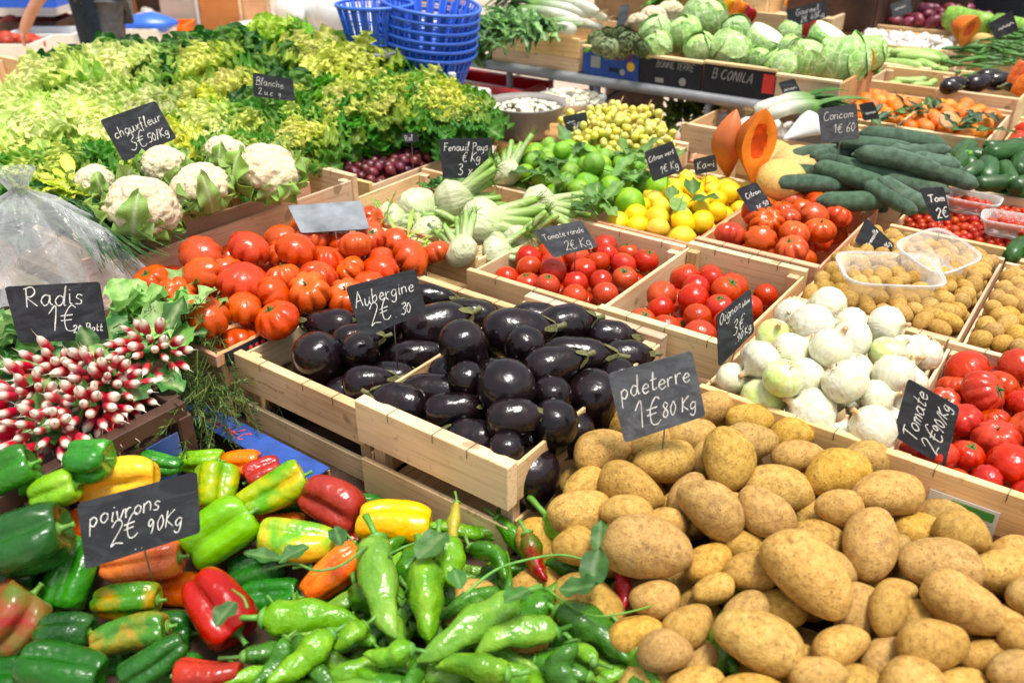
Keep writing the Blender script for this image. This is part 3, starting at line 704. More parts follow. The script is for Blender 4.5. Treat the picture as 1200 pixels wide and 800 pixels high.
# ------------------------------------------------------------------ heaps
def settle(P,AX,L,W,hero,bnd=None,iters=40,zmin=None):
    n=len(P)
    if n<2: return P
    P=np.array(P);P0=P.copy(); half=np.maximum(0,(L-W)/2); off=np.array([-1,0,1.])
    if half.max()<.01: off=np.array([0.])
    k=len(off); wgt=np.where(hero,.35,1.)
    idx=np.repeat(np.arange(n),k); r=np.repeat(W*.5*.94,k)
    for it in range(iters):
        C=(P[:,None]+AX[:,None]*half[:,None,None]*off[None,:,None]).reshape(-1,3)
        D=C[:,None]-C[None]; d=np.linalg.norm(D,axis=2)+1e-9
        ov=(r[:,None]+r[None])-d; ov[idx[:,None]==idx[None]]=0; ov=np.maximum(ov,0)
        push=(D/d[...,None]*ov[...,None]*.5).sum(1).reshape(n,k,3).mean(1)*(1.6 if k>1 else .8)
        push*=wgt[:,None]; ln=np.linalg.norm(push,axis=1); push*=np.minimum(1,.008/np.maximum(ln,1e-9))[:,None]
        P+=push; P+=(P0-P)*.03
        if bnd:
            rr=W*.46+half*np.abs(AX[:,0]); P[:,0]=np.clip(P[:,0],bnd[0]+rr,np.maximum(bnd[0]+rr,bnd[1]-rr))
            rr=W*.46+half*np.abs(AX[:,1]); P[:,1]=np.clip(P[:,1],bnd[2]+rr,np.maximum(bnd[2]+rr,bnd[3]-rr))
    return P
def dome(x0,x1,y0,y1,z0,dz,sy=0.):
    cx,cy,hx,hy=(x0+x1)/2,(y0+y1)/2,(x1-x0)/2,(y1-y0)/2
    def h(x,y):
        a=max(0,1-((x-cx)/hx)**2);b=max(0,1-((y-cy)/hy)**2); return z0+dz*a*b+sy*(y-cy)
    return h
def hero(txt,hf,seed=0,ratio_min=1.,upmix=.5):
    """'u v L W ang' per item in photo pixels -> list of dicts"""
    r=random.Random(seed); out=[]
    for row in txt.split(';'):
        q=row.split()
        if not q: continue
        u,v,L,W=[float(x) for x in q[:4]]; ang=None if len(q)<5 or q[4]=='e' else math.radians(float(q[4])); tag=q[5] if len(q)>5 else ''
        p=athf(u,v,hf); s=depth(p)/FPX
        if ang is None:
            ax=UP*.9+FWD*-.75+RIGHT*r.uniform(-.4,.4); Lr=None
        else: ax=RIGHT*math.cos(ang)+(UP*upmix+FWDH*(1-upmix))*math.sin(ang)*1.1; Lr=L*s
        ax=ax/np.linalg.norm(ax); out.append(dict(p=p,ax=ax,L=Lr,W=W*s,tag=tag,hero=True))
    return out
def filler(x0,x1,y0,y1,hf,d,L=None,layers=(0,),seed=0,jit=.18,axf=None,dj=.12):
    r=random.Random(seed); out=[]; row=0
    for ly in layers:
        y=y0+d*.5; row=0
        while y<y1-d*.3:
            x=x0+d*.5+(d*.5 if (row+int(ly*2))%2 else 0)
            while x<x1-d*.3:
                xx,yy=x+r.gauss(0,d*jit),y+r.gauss(0,d*jit); dd=d*r.uniform(1-dj,1+dj)
                if axf: ax=np.array(axf(r))
                else: ax=np.array([r.gauss(0,1),r.gauss(0,1),r.gauss(0,.5)])
                ax=ax/np.linalg.norm(ax)
                out.append(dict(p=np.array([xx,yy,hf(xx,yy)-ly*d*.8+r.gauss(0,d*.08)]),ax=ax,L=(L or 1.)*dd,W=dd,tag='',hero=False)); x+=d*1.02
            row+=1; y+=d*.9
    return out
def heap(items,variants,name,label,cat,group,ratio=1.,bnd=None,iters=40,seed=0,labelf=None,prune=True,vf=None):
    r=random.Random(seed)
    for i in items:
        if i['L'] is None: i['L']=i['W']*ratio
    if bnd=='eg':
        q=np.array([i['p'][0]<-1.117 for i in items]); bnd=(np.where(q,-1.515,-1.098),np.where(q,-1.13,-.70),np.where(q,1.045,1.02),np.full(len(items),1.6))
    P=settle([i['p'] for i in items],np.array([i['ax'] for i in items]),np.array([i['L'] for i in items]),np.array([i['W'] for i in items]),np.array([i['hero'] for i in items]),bnd,iters)
    objs=[]
    for k,i in enumerate(items):
        v=variants[vf(i,k)] if vf else variants[(k*7+r.randrange(len(variants)))%len(variants)]
        sg=-1 if r.random()<.5 and not i.get('keep') else 1
        if i.get('keep'): sg=1 if np.dot(i['ax'],FWD)>-.05 else -1
        M=frame(P[k],i['ax']*sg,r.uniform(0,6.28),i['W'],i['W'],i['L']/ratio)
        lb,ct=(labelf(i,k) if labelf else (label,cat))
        o=item(name,v,M,lb,ct,group,prune); objs.append(o); i['o']=o
    return objs
RELABEL=[]
LM_OF={}
def relabel(objs,marks,noun=None,lms=()):
    RELABEL.append((objs,marks))
    if noun: LM_OF[id(objs)]=(noun,lms)
def upcone(a):
    def f(r): return (r.gauss(0,a),r.gauss(0,a),1.)
    return f
# ================================================================== setting
def sheet(name,x0,x1,y0,y1,z,m):
    V=np.array([(x0,y0,z),(x1,y0,z),(x1,y1,z),(x0,y1,z)]); return put(name,MB().add((V,[(0,1,2,3)])).mesh(name,m,False),kind='structure')
n=NT('hall_floor'); f=n.noise(1.3,5,.6,coord='Object'); g=n.noise(30,3)
c=n.ramp(f,[(.3,lin('#a8917f')),(.7,lin('#cbb7a5'))]); c=n.mix(.3,c,n.ramp(g,[(.3,(.5,.5,.5)),(.7,(1,1,1))]),'MULTIPLY'); FLOOR=n.done(c,.55,.4)
sheet('market_floor',-60,60,-20,90,0,FLOOR)
TZ=.478
def table(label,x0,x1,y0,y1,z,mat=DW,legm=STEEL,th=.03,legs=True,name='stall_table'):
    o=thing(name,label,'table',None,((x0+x1)/2,(y0+y1)/2,0)); cx,cy=(x0+x1)/2,(y0+y1)/2
    put('table_top',MB().add(box((0,0,z-th/2),(x1-x0,y1-y0,th),.004)).mesh('table_top',mat,False),None,o)
    if legs:
        for sx in(-1,1):
            for sy in(-1,1):
                a=(sx*((x1-x0)/2-.08),sy*((y1-y0)/2-.08),0); b=(a[0],a[1],z-th)
                put('leg',MB().add(tube([a,b],.018,8)).mesh('table_leg',legm),None,o)
    return o
table('long dark wooden stall table under the front crates',-2.75,.75,.15,3.12,TZ)
table('dark wooden stall table under the rear crates',-1.5,.75,3.14,6.4,TZ)

# ================================================================== crates
P1='pale wooden crate of '
c1_=crate('pale slatted crate of eggplants beside the rosemary',-1.53,-1.122,1.02,1.60,.668)
e_=[c for c in c1_.children if c.name.startswith('end_slat')][0]
put('faded_print',writing([('~~ ~~~~~',.35,.8,.5,0)],6,lambda x,y:(-.19+x*.05,-.0128,.03-y*.05),.07,5).mesh('faded_print',flat('faded_orange_print',lin('#b98a5c'),.8,.2),False),None,e_)
crate('pale slatted crate of eggplants beside the loose potatoes',-1.112,-.730,.995,1.615,.71,.235,top=.03)
crate('shallow crate of round tomatoes under the Tomate ronde board',-1.335,-.932,1.635,2.13,.705,top=.018)
crate('deep crate of round tomatoes with a slotted high rear board',-.928,-.59,1.63,2.15,.715,.235)
crate('crate heaped with white onions',-.575,-.207,1.445,1.965,.712,top=.016)
cr_t=crate('crate of ribbed tomatoes with a green and white sticker',-.203,.20,1.44,1.965,.71,top=.018,red=False)
crate('crate of small potatoes with two clear tubs on it',-.575,-.188,1.985,2.575,.70,top=.016)
crate('crate of small potatoes between the ribbed tomatoes and the cherry tomatoes',-.183,.22,1.985,2.575,.69,top=.014)
crate('crate of cherry tomatoes with clear tubs',-.505,-.165,2.60,3.095,.715,top=.016)
crate('crate at the edge of the stall with small courgettes',-.155,.22,2.60,3.1,.69)
crate('reddish crate of bright ribbed tomatoes under the cucumbers',-.928,-.575,2.17,2.745,.715,.235,red=True)
crate('crate of lemons beside the limes',-1.24,-.94,2.15,2.735,.70,red=True,top=.016)
crate('crate of leafy limes',-1.87,-1.25,2.27,2.735,.69)
crate('crate of fennel bulbs behind the beef tomatoes',-2.015,-1.37,1.72,2.245,.70,top=.014)
crate('crate of small dark plums in front of the curly salads',-2.37,-2.03,1.985,2.62,.71,top=.016,solid=True)
crate('crate of white grapes',-1.87,-1.40,2.76,3.12,.69)
crate('crate with a wide front board holding garlic',-1.46,-.85,3.16,3.56,.75,.26)
crate('crate holding orange melons behind the cut pumpkin',-1.235,-.87,2.765,3.14,.70)
crate('crate buried under the dark cucumbers',-.855,-.515,2.765,3.13,.73,.25)
crate('crate of leafy mandarins beside the Concom board',-1.07,-.757,3.58,4.125,.76,.26)
crate('crate of leafy mandarins beside the dark courgettes',-.75,-.43,3.58,4.125,.755,.26)
crate('crate of pale courgettes in front of the green beans',-1.05,-.745,4.14,4.53,.80,.3)
crate('crate of eggplants in front of the green beans',-.735,-.42,4.14,4.62,.80,.3,solid=True)
crate('crate of pale leafy greens in front of the garlic',-1.2,-.86,4.56,4.95,.80,.3)
crate('wide crate of garlic heads in front of the red onions',-1.42,-.88,4.96,5.43,.82,.32)
crate('wide crate of red onions at the rear of the stall',-1.62,-.84,5.45,5.98,.84,.34)
crate('crate of dark courgettes behind the cherry tomatoes',-.42,-.02,3.14,3.56,.72)
crate('crate at the stall edge with red and orange produce',-.40,0.,3.60,4.2,.72)
crate('crate under the heap of green beans',-.80,-.25,4.66,5.3,.79,.3)
crate('shelf crate under the cauliflowers',-2.62,-1.985,1.03,1.89,.775,.29,red=False)
crate('low plain crate under the beef tomato tray',-2.07,-1.55,1.0,1.72,.642,.16)

# reddish tray with the beef tomatoes
t=thing('tomato_tray','shallow reddish wooden tray full of beef tomatoes','tray',None,(-1.80,1.37,.645))
put('tray_floor',MB().add(box((0,0,.004),(.51,.76,.008))).mesh('tray_floor',WRY,False),None,t)
for sx,h in((-1,.13),(1,.03)): put('side_board',MB().add(box((sx*.258,0,h/2),(.012,.76,h))).mesh('side_board',WRY,False),None,t)
for sy,h in((-1,.03),(1,.06)): put('end_board',MB().add(box((0,sy*.386,h/2),(.53,.012,h))).mesh('end_board',WRX,False),None,t)
put('printed_band',MB().add(box((.268,0,.012),(.004,.74,.036))).mesh('printed_band',DARKC,False),None,t)
m=writing([('...',0,0,.1,0)],1,lambda x,y:(0,0,0))
dm=MB()
for k in range(5): dm.add(sph(8,5,lambda x,y,z,k=k:(x*.001+.2708,y*.006-.30+.018*k,z*.006+.014)))
put('printed_dots',dm.mesh('printed_dots',REDINK),None,t)
# sticker on the right tomato crate
st=MB().add(box((0,0,0),(.115,.0015,.075),.0004)).mesh('paper_sticker',WHITEP,False)
s_o=put('paper_sticker',st,Matrix.Translation((-.055,-.2645,.14)),cr_t)
gm=MB().add(box((0.016,0,0),(.07,.0008,.018),.0002)); put('green_print',gm.mesh('green_print',GREENINK,False),Matrix.Translation((.0,-.0016,.022)),s_o)
gl=MB()
for k in range(4): gl.add(box((-.03+.022*k,0,-.012),(.001,.0006,.04),.0001)); gl.add(box((0,0,-.03+.011*k),(.1,.0006,.001),.0001))
put('ruled_lines',gl.mesh('ruled_lines',GREYM,False),Matrix.Translation((0,-.0014,0)),s_o)

# ================================================================== eggplants
EG=[V_eggplant(s) for s in range(7)]
h_e1=dome(-1.60,-1.05,.95,1.65,.625,.06); h_e2=dome(-1.112,-.73,1.0,1.6,.675,.06)
EGH="572 358 66 40 -10;553 374 78 38 -6;597 404 80 55 8;491 389 78 52 20;668 388 62 46 20;702 394 52 40 0;675 427 84 46 2;731 419 52 40 10;491 446 86 42 -8;547 432 52 52 e;594 463 62 64 e;647 452 54 50 20;690 473 62 62 e;474 468 62 44 -20;535 480 68 38 5;556 506 68 48 -15;661 504 56 52 e;642 537 66 66 e;601 512 56 44 10;426 452 56 40 10;383 428 52 54 e;398 388 62 44 -8;506 354 52 30 -5;488 424 66 36 10;533 410 44 42 e;545 466 44 40 e;428 424 50 42 e;447 389 56 40 -10;612 372 50 42 0;726 462 50 44 e;520 432 50 40 10;577 437 50 40 0;620 425 46 44 e;586 545 46 40 e;700 505 50 46 e;650 470 48 44 e;395 460 50 40 20;455 440 46 40 0;415 405 46 40 10"
def h_eg(x,y): return h_e1(x,y) if x<-1.117 else h_e2(x,y)
its=hero(EGH,h_eg,3)
for i in its:
    i['W']*=1.06
    if i['L'] is not None: i['L']=max(i['L']*1.05,i['W']*1.42)
its+=filler(-1.5,-1.14,1.09,1.55,h_e1,.09,1.3,(1.1,),5)+filler(-1.09,-.76,1.09,1.55,h_e2,.09,1.3,(1.1,),6)
for i in its: i['keep']=True
def eglab(i,k): return (('glossy black eggplant in the crate beside the rosemary' if i['p'][0]<-1.117 else 'glossy black eggplant heaped in the crate beside the loose potatoes'),'eggplant')
egs=heap(its,EG,'eggplant','','',None,1.38,'eg',45,4,eglab)
for o in egs: o['group']='eggplants in the crate beside the rosemary' if 'rosemary' in o['label'] else 'eggplants in the crate beside the potatoes'
relabel(egs,[(642,537,'eggplant showing its round end at the open corner of the crate by the potatoes'),(572,358,'eggplant lying topmost at the rear of the crate, under the round tomatoes'),(491,389,'eggplant lying just under the Aubergine price board'),(597,404,'large brownish eggplant on top in the middle of the heap'),(675,427,'long brown-black eggplant lying level beside the potato price board'),(383,428,'round eggplant in the corner of the crate by the beef tomato tray'),(553,374,'long eggplant with a flattened side, second from the rear'),(731,419,'eggplant wedged in the rear corner of the crate above the potato board'),(594,463,'round-ended eggplant pointing out of the middle of the crate'),(398,388,'eggplant half hidden behind the Aubergine price board')],'eggplant',[(425,470,'the corner where the two eggplant crates meet'),(625,365,'the rear post between the two eggplant crates'),(560,540,'the front slats of the nearer eggplant crate'),(720,470,'the potato price board'),(300,430,'the low corner by the rosemary'),(500,330,'the tall rear slat of the eggplant crate')])

# ================================================================== potatoes
PO=[(V_potato(s,rt),rt) for s,rt in zip(range(9),(1.2,1.35,1.5,1.15,1.4,1.7,1.25,1.1,1.55))]
def h_po(x,y): return .565+.115*min(1.,max(0,(y-.75)/.65))+.02*math.exp(-((x+.45)**2+(y-1.15)**2)/.05)
POH="690 603 72 60 20;740 580 84 56 -30;778 545 70 48 10;712 534 66 56 10;780 660 108 78 -15;838 605 68 62 -40;851 555 50 60 80;893 610 66 54 -50;948 618 72 50 -15;912 568 82 50 -10;872 489 52 42 -10;838 482 52 44 30;800 512 58 44 20;890 524 60 50 0;985 558 66 60 20;1028 587 64 60 0;1075 612 52 48 0;1122 634 62 44 -20;1010 648 84 56 75;953 703 118 78 -60;970 660 72 46 -20;1095 668 94 64 -8;908 768 100 76 -20;1133 730 84 70 -40;1003 715 72 50 70;1040 728 66 42 70;1062 720 58 46 70;886 716 52 46 20;884 666 60 50 0;848 690 50 40 20;808 590 62 46 60;722 640 60 44 60;818 650 60 46 40;1166 665 62 60 0;1172 722 64 46 -10;1080 782 84 64 10;992 768 62 52 20;1168 775 62 52 0;1200 702 60 50 0;838 540 52 42 50;1046 636 44 36 0;940 542 60 44 0;925 510 50 40 0;768 520 54 42 30;1060 690 40 32 0;700 570 50 44 30;1015 785 60 50 0;1130 800 70 56 20;770 700 56 48 0;865 640 44 40 0;920 650 50 40 20;1005 545 56 46 10;770 610 44 40 0;760 740 60 50 10;860 590 50 44 0;980 615 50 46 0;1035 770 56 48 30;960 790 60 50 0;1195 760 56 48 0;1192 790 60 50 0;740 605 54 46 0;905 700 54 48 0;690 640 54 46 0;780 770 60 50 0;830 800 60 50 0;800 730 56 46 30"
its=hero(POH,h_po,5)
for i in its:
    i['L']=max(i['L']*1.06,i['W']*1.25)
its+=filler(-.70,.14,.72,1.42,h_po,.095,1.3,(.95,),9)+[]
for i in filler(-.3,.35,.62,1.42,h_po,.1,1.3,(0.,),12):
    u,v=pix(i['p'])
    if u>1185 or v>790: its.append(i)
def povf(i,k):
    q=i['L']/i['W']; return min(range(len(PO)),key=lambda j:abs(PO[j][1]-q)+.25*((k*5+j*3)%7)/7)
r9=random.Random(3)
objs=[]
P_=settle([i['p'] for i in its],np.array([i['ax'] for i in its]),np.array([i['L'] for i in its]),np.array([i['W'] for i in its]),np.array([i['hero'] for i in its]),None,45)
for k,i in enumerate(its):
    j=povf(i,k); M=frame(P_[k],i['ax']*(1 if r9.random()<.5 else -1),r9.uniform(0,6.28),i['W'],i['W'],i['L']/PO[j][1])
    objs.append(item('potato',PO[j][0],M,'earthy yellow potato in the large loose heap','potato','potatoes in the large loose heap'))
relabel(objs,[(953,703,'big pear-shaped potato standing steeply in the middle of the loose heap'),(908,768,'large speckled potato at the bottom of the heap by the single bright green pepper'),(780,660,'very large pale potato beside the long green peppers'),(740,580,'long smooth potato beside the open corner of the eggplant crate'),(872,489,'potato under the onion crate, beside the potato price board'),(1028,587,'round grey-brown potato below the sticker crate corner'),(1095,668,'large level potato in the heap below the green sticker'),(690,603,'dirty brown potato touching the eggplant crate'),(1133,730,'brown potato with a split skin low in the heap'),(838,605,'oval potato with grey scabs in the middle of the heap'),(985,558,'dark brown potato against the front of the onion crate'),(912,568,'angular flat-topped potato below the onion crate')],'potato',[(770,500,'the lower edge of the potato price board'),(1030,540,'the corner between the onion and the sticker crates'),(830,470,'the upper corner of the potato price board'),(650,640,'the long peppers under the eggplant crate'),(1190,650,'the end of the sticker crate'),(1190,790,'the bottom corner of the picture'),(720,770,'the curved green pepper tip'),(880,740,'the single bright green pepper'),(950,560,'the front slat of the onion crate'),(700,500,'the rear end of the eggplant crate')])
t=thing('potato_bin','dark wooden bin holding the loose potatoes','bin',None,(-.22,1.04,TZ))
put('bin_floor',MB().add(box((0,0,.006),(.98,.78,.012))).mesh('bin_floor',DW,False),None,t)
put('side_board',MB().add(box((.485,0,.08),(.014,.78,.15))).mesh('side_board',DW,False),None,t)

# ================================================================== white onions
ON=[V_onion(s,0) for s in range(5)]+[V_onion(s+9,1) for s in range(3)]
h_on=dome(-.6,-.18,1.43,2.0,.685,.10)
ONH="950 388 52 52;969 366 50 50;977 345 44 44;999 404 48 48;1036 392 44 44;975 432 48 48;1087 417 46 46;889 417 36 36;930 424 46 46;905 439 46 46;864 446 36 36;893 464 54 54 e g;942 458 46 46;962 480 60 60;999 466 52 52;1030 446 48 48;1036 483 40 40;1013 506 54 54;1067 442 44 44;1038 422 42 42 e g;913 396 40 40 e g;1000 380 40 40;1056 414 40 40;1062 464 40 40;930 374 40 40;920 452 44 44 e g;985 506 40 40;1000 430 40 40;1015 470 40 40"
its=hero(ONH,h_on,8); ro=random.Random(4)
for i in its:
    i['W']*=1.08
    a=UP*ro.uniform(-.2,1)+RIGHT*ro.gauss(0,.8)-FWD*ro.uniform(-.2,.9); i['ax']=a/np.linalg.norm(a)
its+=filler(-.56,-.22,1.47,1.95,h_on,.078,1,(.9,),14)
ons=heap(its,ON,'white_onion','papery white onion in the heaped onion crate','onion','white onions in the heaped crate',1.,(-.585,-.195,1.45,1.98),35,2,vf=lambda i,k:(5+k%3) if i['tag']=='g' else k%5)
relabel(ons,[(950,388,'large pale onion topmost in the heap, its dry neck facing the buyer'),(893,464,'onion with a bright green side at the front of its crate'),(962,480,'largest white onion, resting on the front rim of the crate'),(1013,506,'white onion at the front corner of its crate, by the Tomate board'),(1087,417,'white onion at the corner of its crate next to the ribbed tomatoes'),(1038,422,'flat onion with a vivid green face in the middle of the crate'),(864,446,'small white onion behind the Oignon blanc board stake'),(977,345,'greenish white onion at the rear tip of the heap, by the clear tub')],'white onion',[(845,445,'the Oignon blanc board'),(1100,400,'the corner by the ribbed tomatoes'),(1000,380,'the rear slat of the onion crate'),(940,500,'the front slat of the onion crate'),(1060,490,'the Tomate board'),(890,400,'the side slat by the deep tomato crate')])

# ================================================================== tomatoes
BT=[V_tomato(s,.42,.76,s%3!=2,MTB) for s in range(7)]
h_bt=dome(-2.12,-1.47,.9,1.78,.70,.055)
BTH="194 331 48 48;233 309 52 52;250 328 48 48;221 348 46 46;287 336 66 58;251 372 60 56;316 369 60 56;299 304 60 50;338 281 54 42;349 306 52 46;354 344 58 54;390 301 54 50;398 341 54 50;436 259 36 36;424 286 46 38;402 300 46 42;456 283 40 34;480 300 56 46;441 315 46 42;413 290 44 40;335 322 48 44;383 272 46 42;320 300 44 40;270 318 46 42;370 320 46 44;420 330 44 40;372 285 44 40;450 300 40 36;210 325 40 40;290 360 46 44;330 345 46 44;410 312 40 38;436 280 40 36;500 298 36 34;355 272 40 36"
its=hero(BTH,h_bt,8)
for i in its:
    a=np.array([ro.gauss(0,.5),ro.gauss(0,.5),1.])-FWDH*.35; i['ax']=a/np.linalg.norm(a); i['L']=i['W']*.78
its+=filler(-2.04,-1.57,1.02,1.7,h_bt,.105,.78,(.75,),21,axf=upcone(.4))
bts=heap(its,BT,'beef_tomato','large ribbed beef tomato in the reddish tray','tomato','beef tomatoes in the reddish tray',.78,None,40,3)
relabel(bts,[(316,369,'orange-red beef tomato with a leafy star, at the open edge of the tray'),(251,372,'big beef tomato at the corner of the tray by the rosemary'),(250,328,'beef tomato with a yellow shoulder in the tray'),(287,336,'widest ribbed beef tomato lying on top in the tray'),(194,331,'long beef tomato at the end of the tray by the radish leaves'),(436,259,'single round tomato lying above the bare metal board, by the fennel'),(480,300,'ribbed beef tomato at the edge of the tray above the Aubergine board')],'beef tomato',[(385,275,'the bare metal board'),(420,330,'the upper edge of the Aubergine board'),(180,310,'the plastic bag'),(230,380,'the rosemary'),(330,270,'the tall side board of the tray'),(350,390,'the printed band of the tray')])
RT=[V_tomato(s+20,.07,.92,s%2==0,MTR) for s in range(6)]
def tomheap(x0,x1,y0,y1,z,dz,d,seed,name,label,group,var,sq,layers=(0,.85),marks=None,its=None):
    h=dome(x0-.05,x1+.05,y0-.05,y1+.05,z,dz)
    it=filler(x0+.02,x1-.02,y0+.02,y1-.02,h,d,sq,layers,seed,axf=upcone(.45))
    o=heap(it,var,name,label,'tomato',group,sq,(x0+.012,x1-.012,y0+.02,y1-.02),35,seed); 
    if marks: relabel(o,marks)
    return o
tomheap(-1.325,-.94,1.665,2.105,.645,.035,.072,31,'round_tomato','glossy red round tomato in the crate under the Tomate ronde board','round tomatoes under the Tomate ronde board',RT,.92,marks=[(622,305,'round tomato in the corner of the shallow crate, below the Tomate ronde board'),(755,300,'round tomato in the rear of the shallow crate beside the slotted crate')])
tomheap(-.915,-.60,1.665,2.12,.630,.05,.076,32,'round_tomato','red round tomato in the deep crate with the slotted rear board','round tomatoes in the deep slotted crate',RT,.92,marks=[(890,365,'red tomato touching the upper edge of the Oignon blanc board'),(735,365,'red tomato against the divider of the two tomato crates')])
RB=[V_tomato(s+40,.26,.82,s%2==0,MTR) for s in range(6)]
h_tf=dome(-.25,.25,1.4,2.0,.665,.03)
its=hero("1129 436 50 50;1150 470 62 56;1168 462 38 46;1160 508 54 50;1180 549 60 56;1077 530 36 34;1108 545 46 40;1110 470 40 40;1130 500 46 44;1195 505 46 46;1095 500 46 44;1135 535 44 42;1190 470 44 40;1170 490 44 40;1110 565 44 40;1150 560 40 36;1120 455 40 38;1186 440 40 40;1200 420 40 40;1165 435 40 38",h_tf,6)
for i in its:
    a=np.array([ro.gauss(0,.5),ro.gauss(0,.5),1.])-FWDH*.3; i['ax']=a/np.linalg.norm(a); i['L']=i['W']*.84
its+=filler(-.18,.18,1.48,1.94,h_tf,.085,.84,(.8,),41,axf=upcone(.5))+[q for q in filler(.0,.18,1.46,1.94,h_tf,.085,.84,(0,),42,axf=upcone(.5)) if pix(q['p'])[0]>1200]
rts=heap(its,RB,'ribbed_tomato','deep red tomato in the crate with the green sticker','tomato','tomatoes in the sticker crate',.84,(-.19,.19,1.465,1.95),35,5)
relabel(rts,[(1129,436,'big round tomato high in the corner by the onions'),(1077,530,'small tomato peeping over the crate front under the Tomate board'),(1180,549,'ribbed tomato with a green star at the front of the sticker crate'),(1160,508,'wide tomato in the middle of the sticker crate'),(1150,470,'two-lobed ribbed tomato behind the Tomate board')],'tomato',[(1190,570,'the front slat above the sticker'),(1195,430,'the rear slat of the sticker crate'),(1110,560,'the lower tip of the Tomate board')])
tomheap(-.915,-.59,2.20,2.71,.675,.05,.088,33,'ribbed_tomato','orange-red ribbed tomato in the reddish crate under the cucumbers','ribbed tomatoes under the cucumbers',BT,.78,marks=[(965,248,'ribbed orange-red tomato with a green calyx under the cucumbers'),(975,300,'ribbed tomato with a green stalk by the Grenaille board')])

# ================================================================== small potatoes
GP=[V_simple(s,MP,rt,'small_potato',.14,14,10) for s,rt in zip(range(60,66),(1.2,1.5,1.1,1.6,1.35,1.25))]
for (x0,x1,z,lab,grp,sd) in((-.565,-.198,.675,'small yellow potato in the crate under the clear tubs','small potatoes under the clear tubs',51),(-.175,.21,.67,'small yellow potato in the crate behind the ribbed tomatoes','small potatoes behind the ribbed tomatoes',52)):
    h=dome(x0-.1,x1+.1,1.9,2.65,z,.05)
    its=filler(x0,x1,2.01,2.56,h,.043,1.3,(0,.8),sd)
    its=[i for i in its if i['p'][0]<.16]
    heap(its,GP,'small_potato',lab,'potato',grp,1.33,(x0,x1,2.005,2.56),22,sd)

# ================================================================== citrus, grapes, plums, nectarines, mandarins
LE=[V_citrus(s,LEMON,1.22,.09,'lemon') for s in range(4)]; LI=[V_citrus(s+5,LIME,1.06,.03,'lime') for s in range(4)]
h=dome(-1.28,-.88,2.1,2.8,.665,.055)
o=heap(filler(-1.225,-.955,2.17,2.71,h,.066,1.2,(0,.85),61),LE,'lemon','bright yellow lemon in the lemon crate','lemon','lemons in their crate',1.35,(-1.235,-.945,2.17,2.72),30,6)
relabel(o,[(855,237,'lemon touching the Citron board'),(790,255,'lemon at the front rim of its crate'),(826,215,'topmost lemon under the cut pumpkin')])
h=dome(-1.95,-1.2,2.2,2.8,.665,.085)
its=filler(-1.80,-1.27,2.30,2.71,h,.07,1.05,(0,.8),62)+hero("738 239 38 38;772 222 34 34;692 213 32 32;716 222 30 30;665 200 30 30",lambda x,y:.72,7)
o=heap(its,LI,'lime','green lime among its leaves in the lime crate','lime','limes in their crate',1.12,None,30,7)
relabel(o,[(738,239,'round bright green lime at the front, next to the lemons'),(772,222,'big smooth lime beside the Citron vert board')])
LIMEC=[lin('#3f7423'),lin('#6b9c4a'),lin('#7fae5a')]
r=random.Random(5)
def leafy(name,label,cat,spots,L,W,cols,group,mat=LEAF,nl=4,twig=True,spread=1.):
    """sprigs: a twig with leaves"""
    for (u,v,z) in spots:
        p=at(u,v,z); m=MB()
        for k in range(nl):
            V,F,S,T=leaf(L*r.uniform(.7,1.2),W*r.uniform(.8,1.2),bend=r.uniform(-.8,.5),fold=.25,wave=.06,nw=2,ph=r.uniform(0,6),nu=5,nv=8,tip=1.,base=.05,elev0=r.uniform(0,.7))
            c=np.array(cols[r.randrange(len(cols))])*r.uniform(.8,1.2); cc=c+(np.array([.35,.42,.2])-c)*(np.exp(-(np.abs(S)/.08)**2)*.5)[:,None]
            m.add((V,F),cc,M=Matrix.Translation((r.uniform(-.03,.03)*spread,r.uniform(-.03,.03)*spread,r.uniform(-.01,.02)))@rotm('Z',r.uniform(0,6.28)))
        o=put(name,m.mesh(name+'_leaves',mat),p,None,label,cat,group)
        if twig: put('twig',MB().add(tube([(-.05,-.02,.0),(0,0,.015),(.06,.03,.02),(.12,.05,.01)],[.003,.0025,.002,.0015],5)).mesh('twig',STEMG),Matrix.Rotation(r.uniform(0,6),4,'Z'),o)
leafy('lime_sprig','twig of dark green lime leaves on the limes','lime leaves',[(u,v,.745) for u,v in((655,195),(690,190),(715,185),(745,190),(705,235),(660,218),(730,210),(760,200),(690,245),(770,190),(725,175),(680,178),(800,235),(640,205))],.10,.05,LIMEC,'lime sprigs')
h=dome(-1.9,-1.8,2.2,2.8,.69,.03)
PE=[V_tomato(s+70,.03,.96,False,PEACH) for s in range(3)]
o=heap(hero("592 190 22 22;610 182 24 24;622 178 22 22;634 186 24 24;606 195 22 22;625 195 24 24;645 180 22 22;590 178 20 20;640 196 22 22",lambda x,y:.70,4)+[],PE,'nectarine','red and orange nectarine between the fennel and the limes','nectarine','nectarines',.96,None,15,3)
PL=[V_simple(s,PLUM,rt,'plum',.07,12,9) for s,rt in((80,1.1),(81,1.2),(82,1.05))]
h=dome(-2.45,-1.95,1.9,2.7,.69,.02)
o=heap(filler(-2.355,-2.045,2.02,2.59,h,.042,1.15,(0,.8),71),PL,'plum','small dark red plum in the crate by the curly salads','plum','plums in their crate',1.12,(-2.36,-2.04,2.015,2.6),25,5)
relabel(o,[(455,186,'larger blackish plum near the rear of the plum crate'),(430,215,'plum at the front corner of its crate')])
fm=MB(); rr=np.random.RandomState(3)
def film(S,T): return S*.17+0*T, .50*T-.25+0*S, .012*np.sin(S*9+T*7)+.01*np.sin(T*23+S*5)+.03*(np.abs(S)>.8)
V,F,S,T=patch(14,30,film); FILMM=flat('grey_plastic_film',lin('#8b8a98'),.25,.6,.2,20,.4)
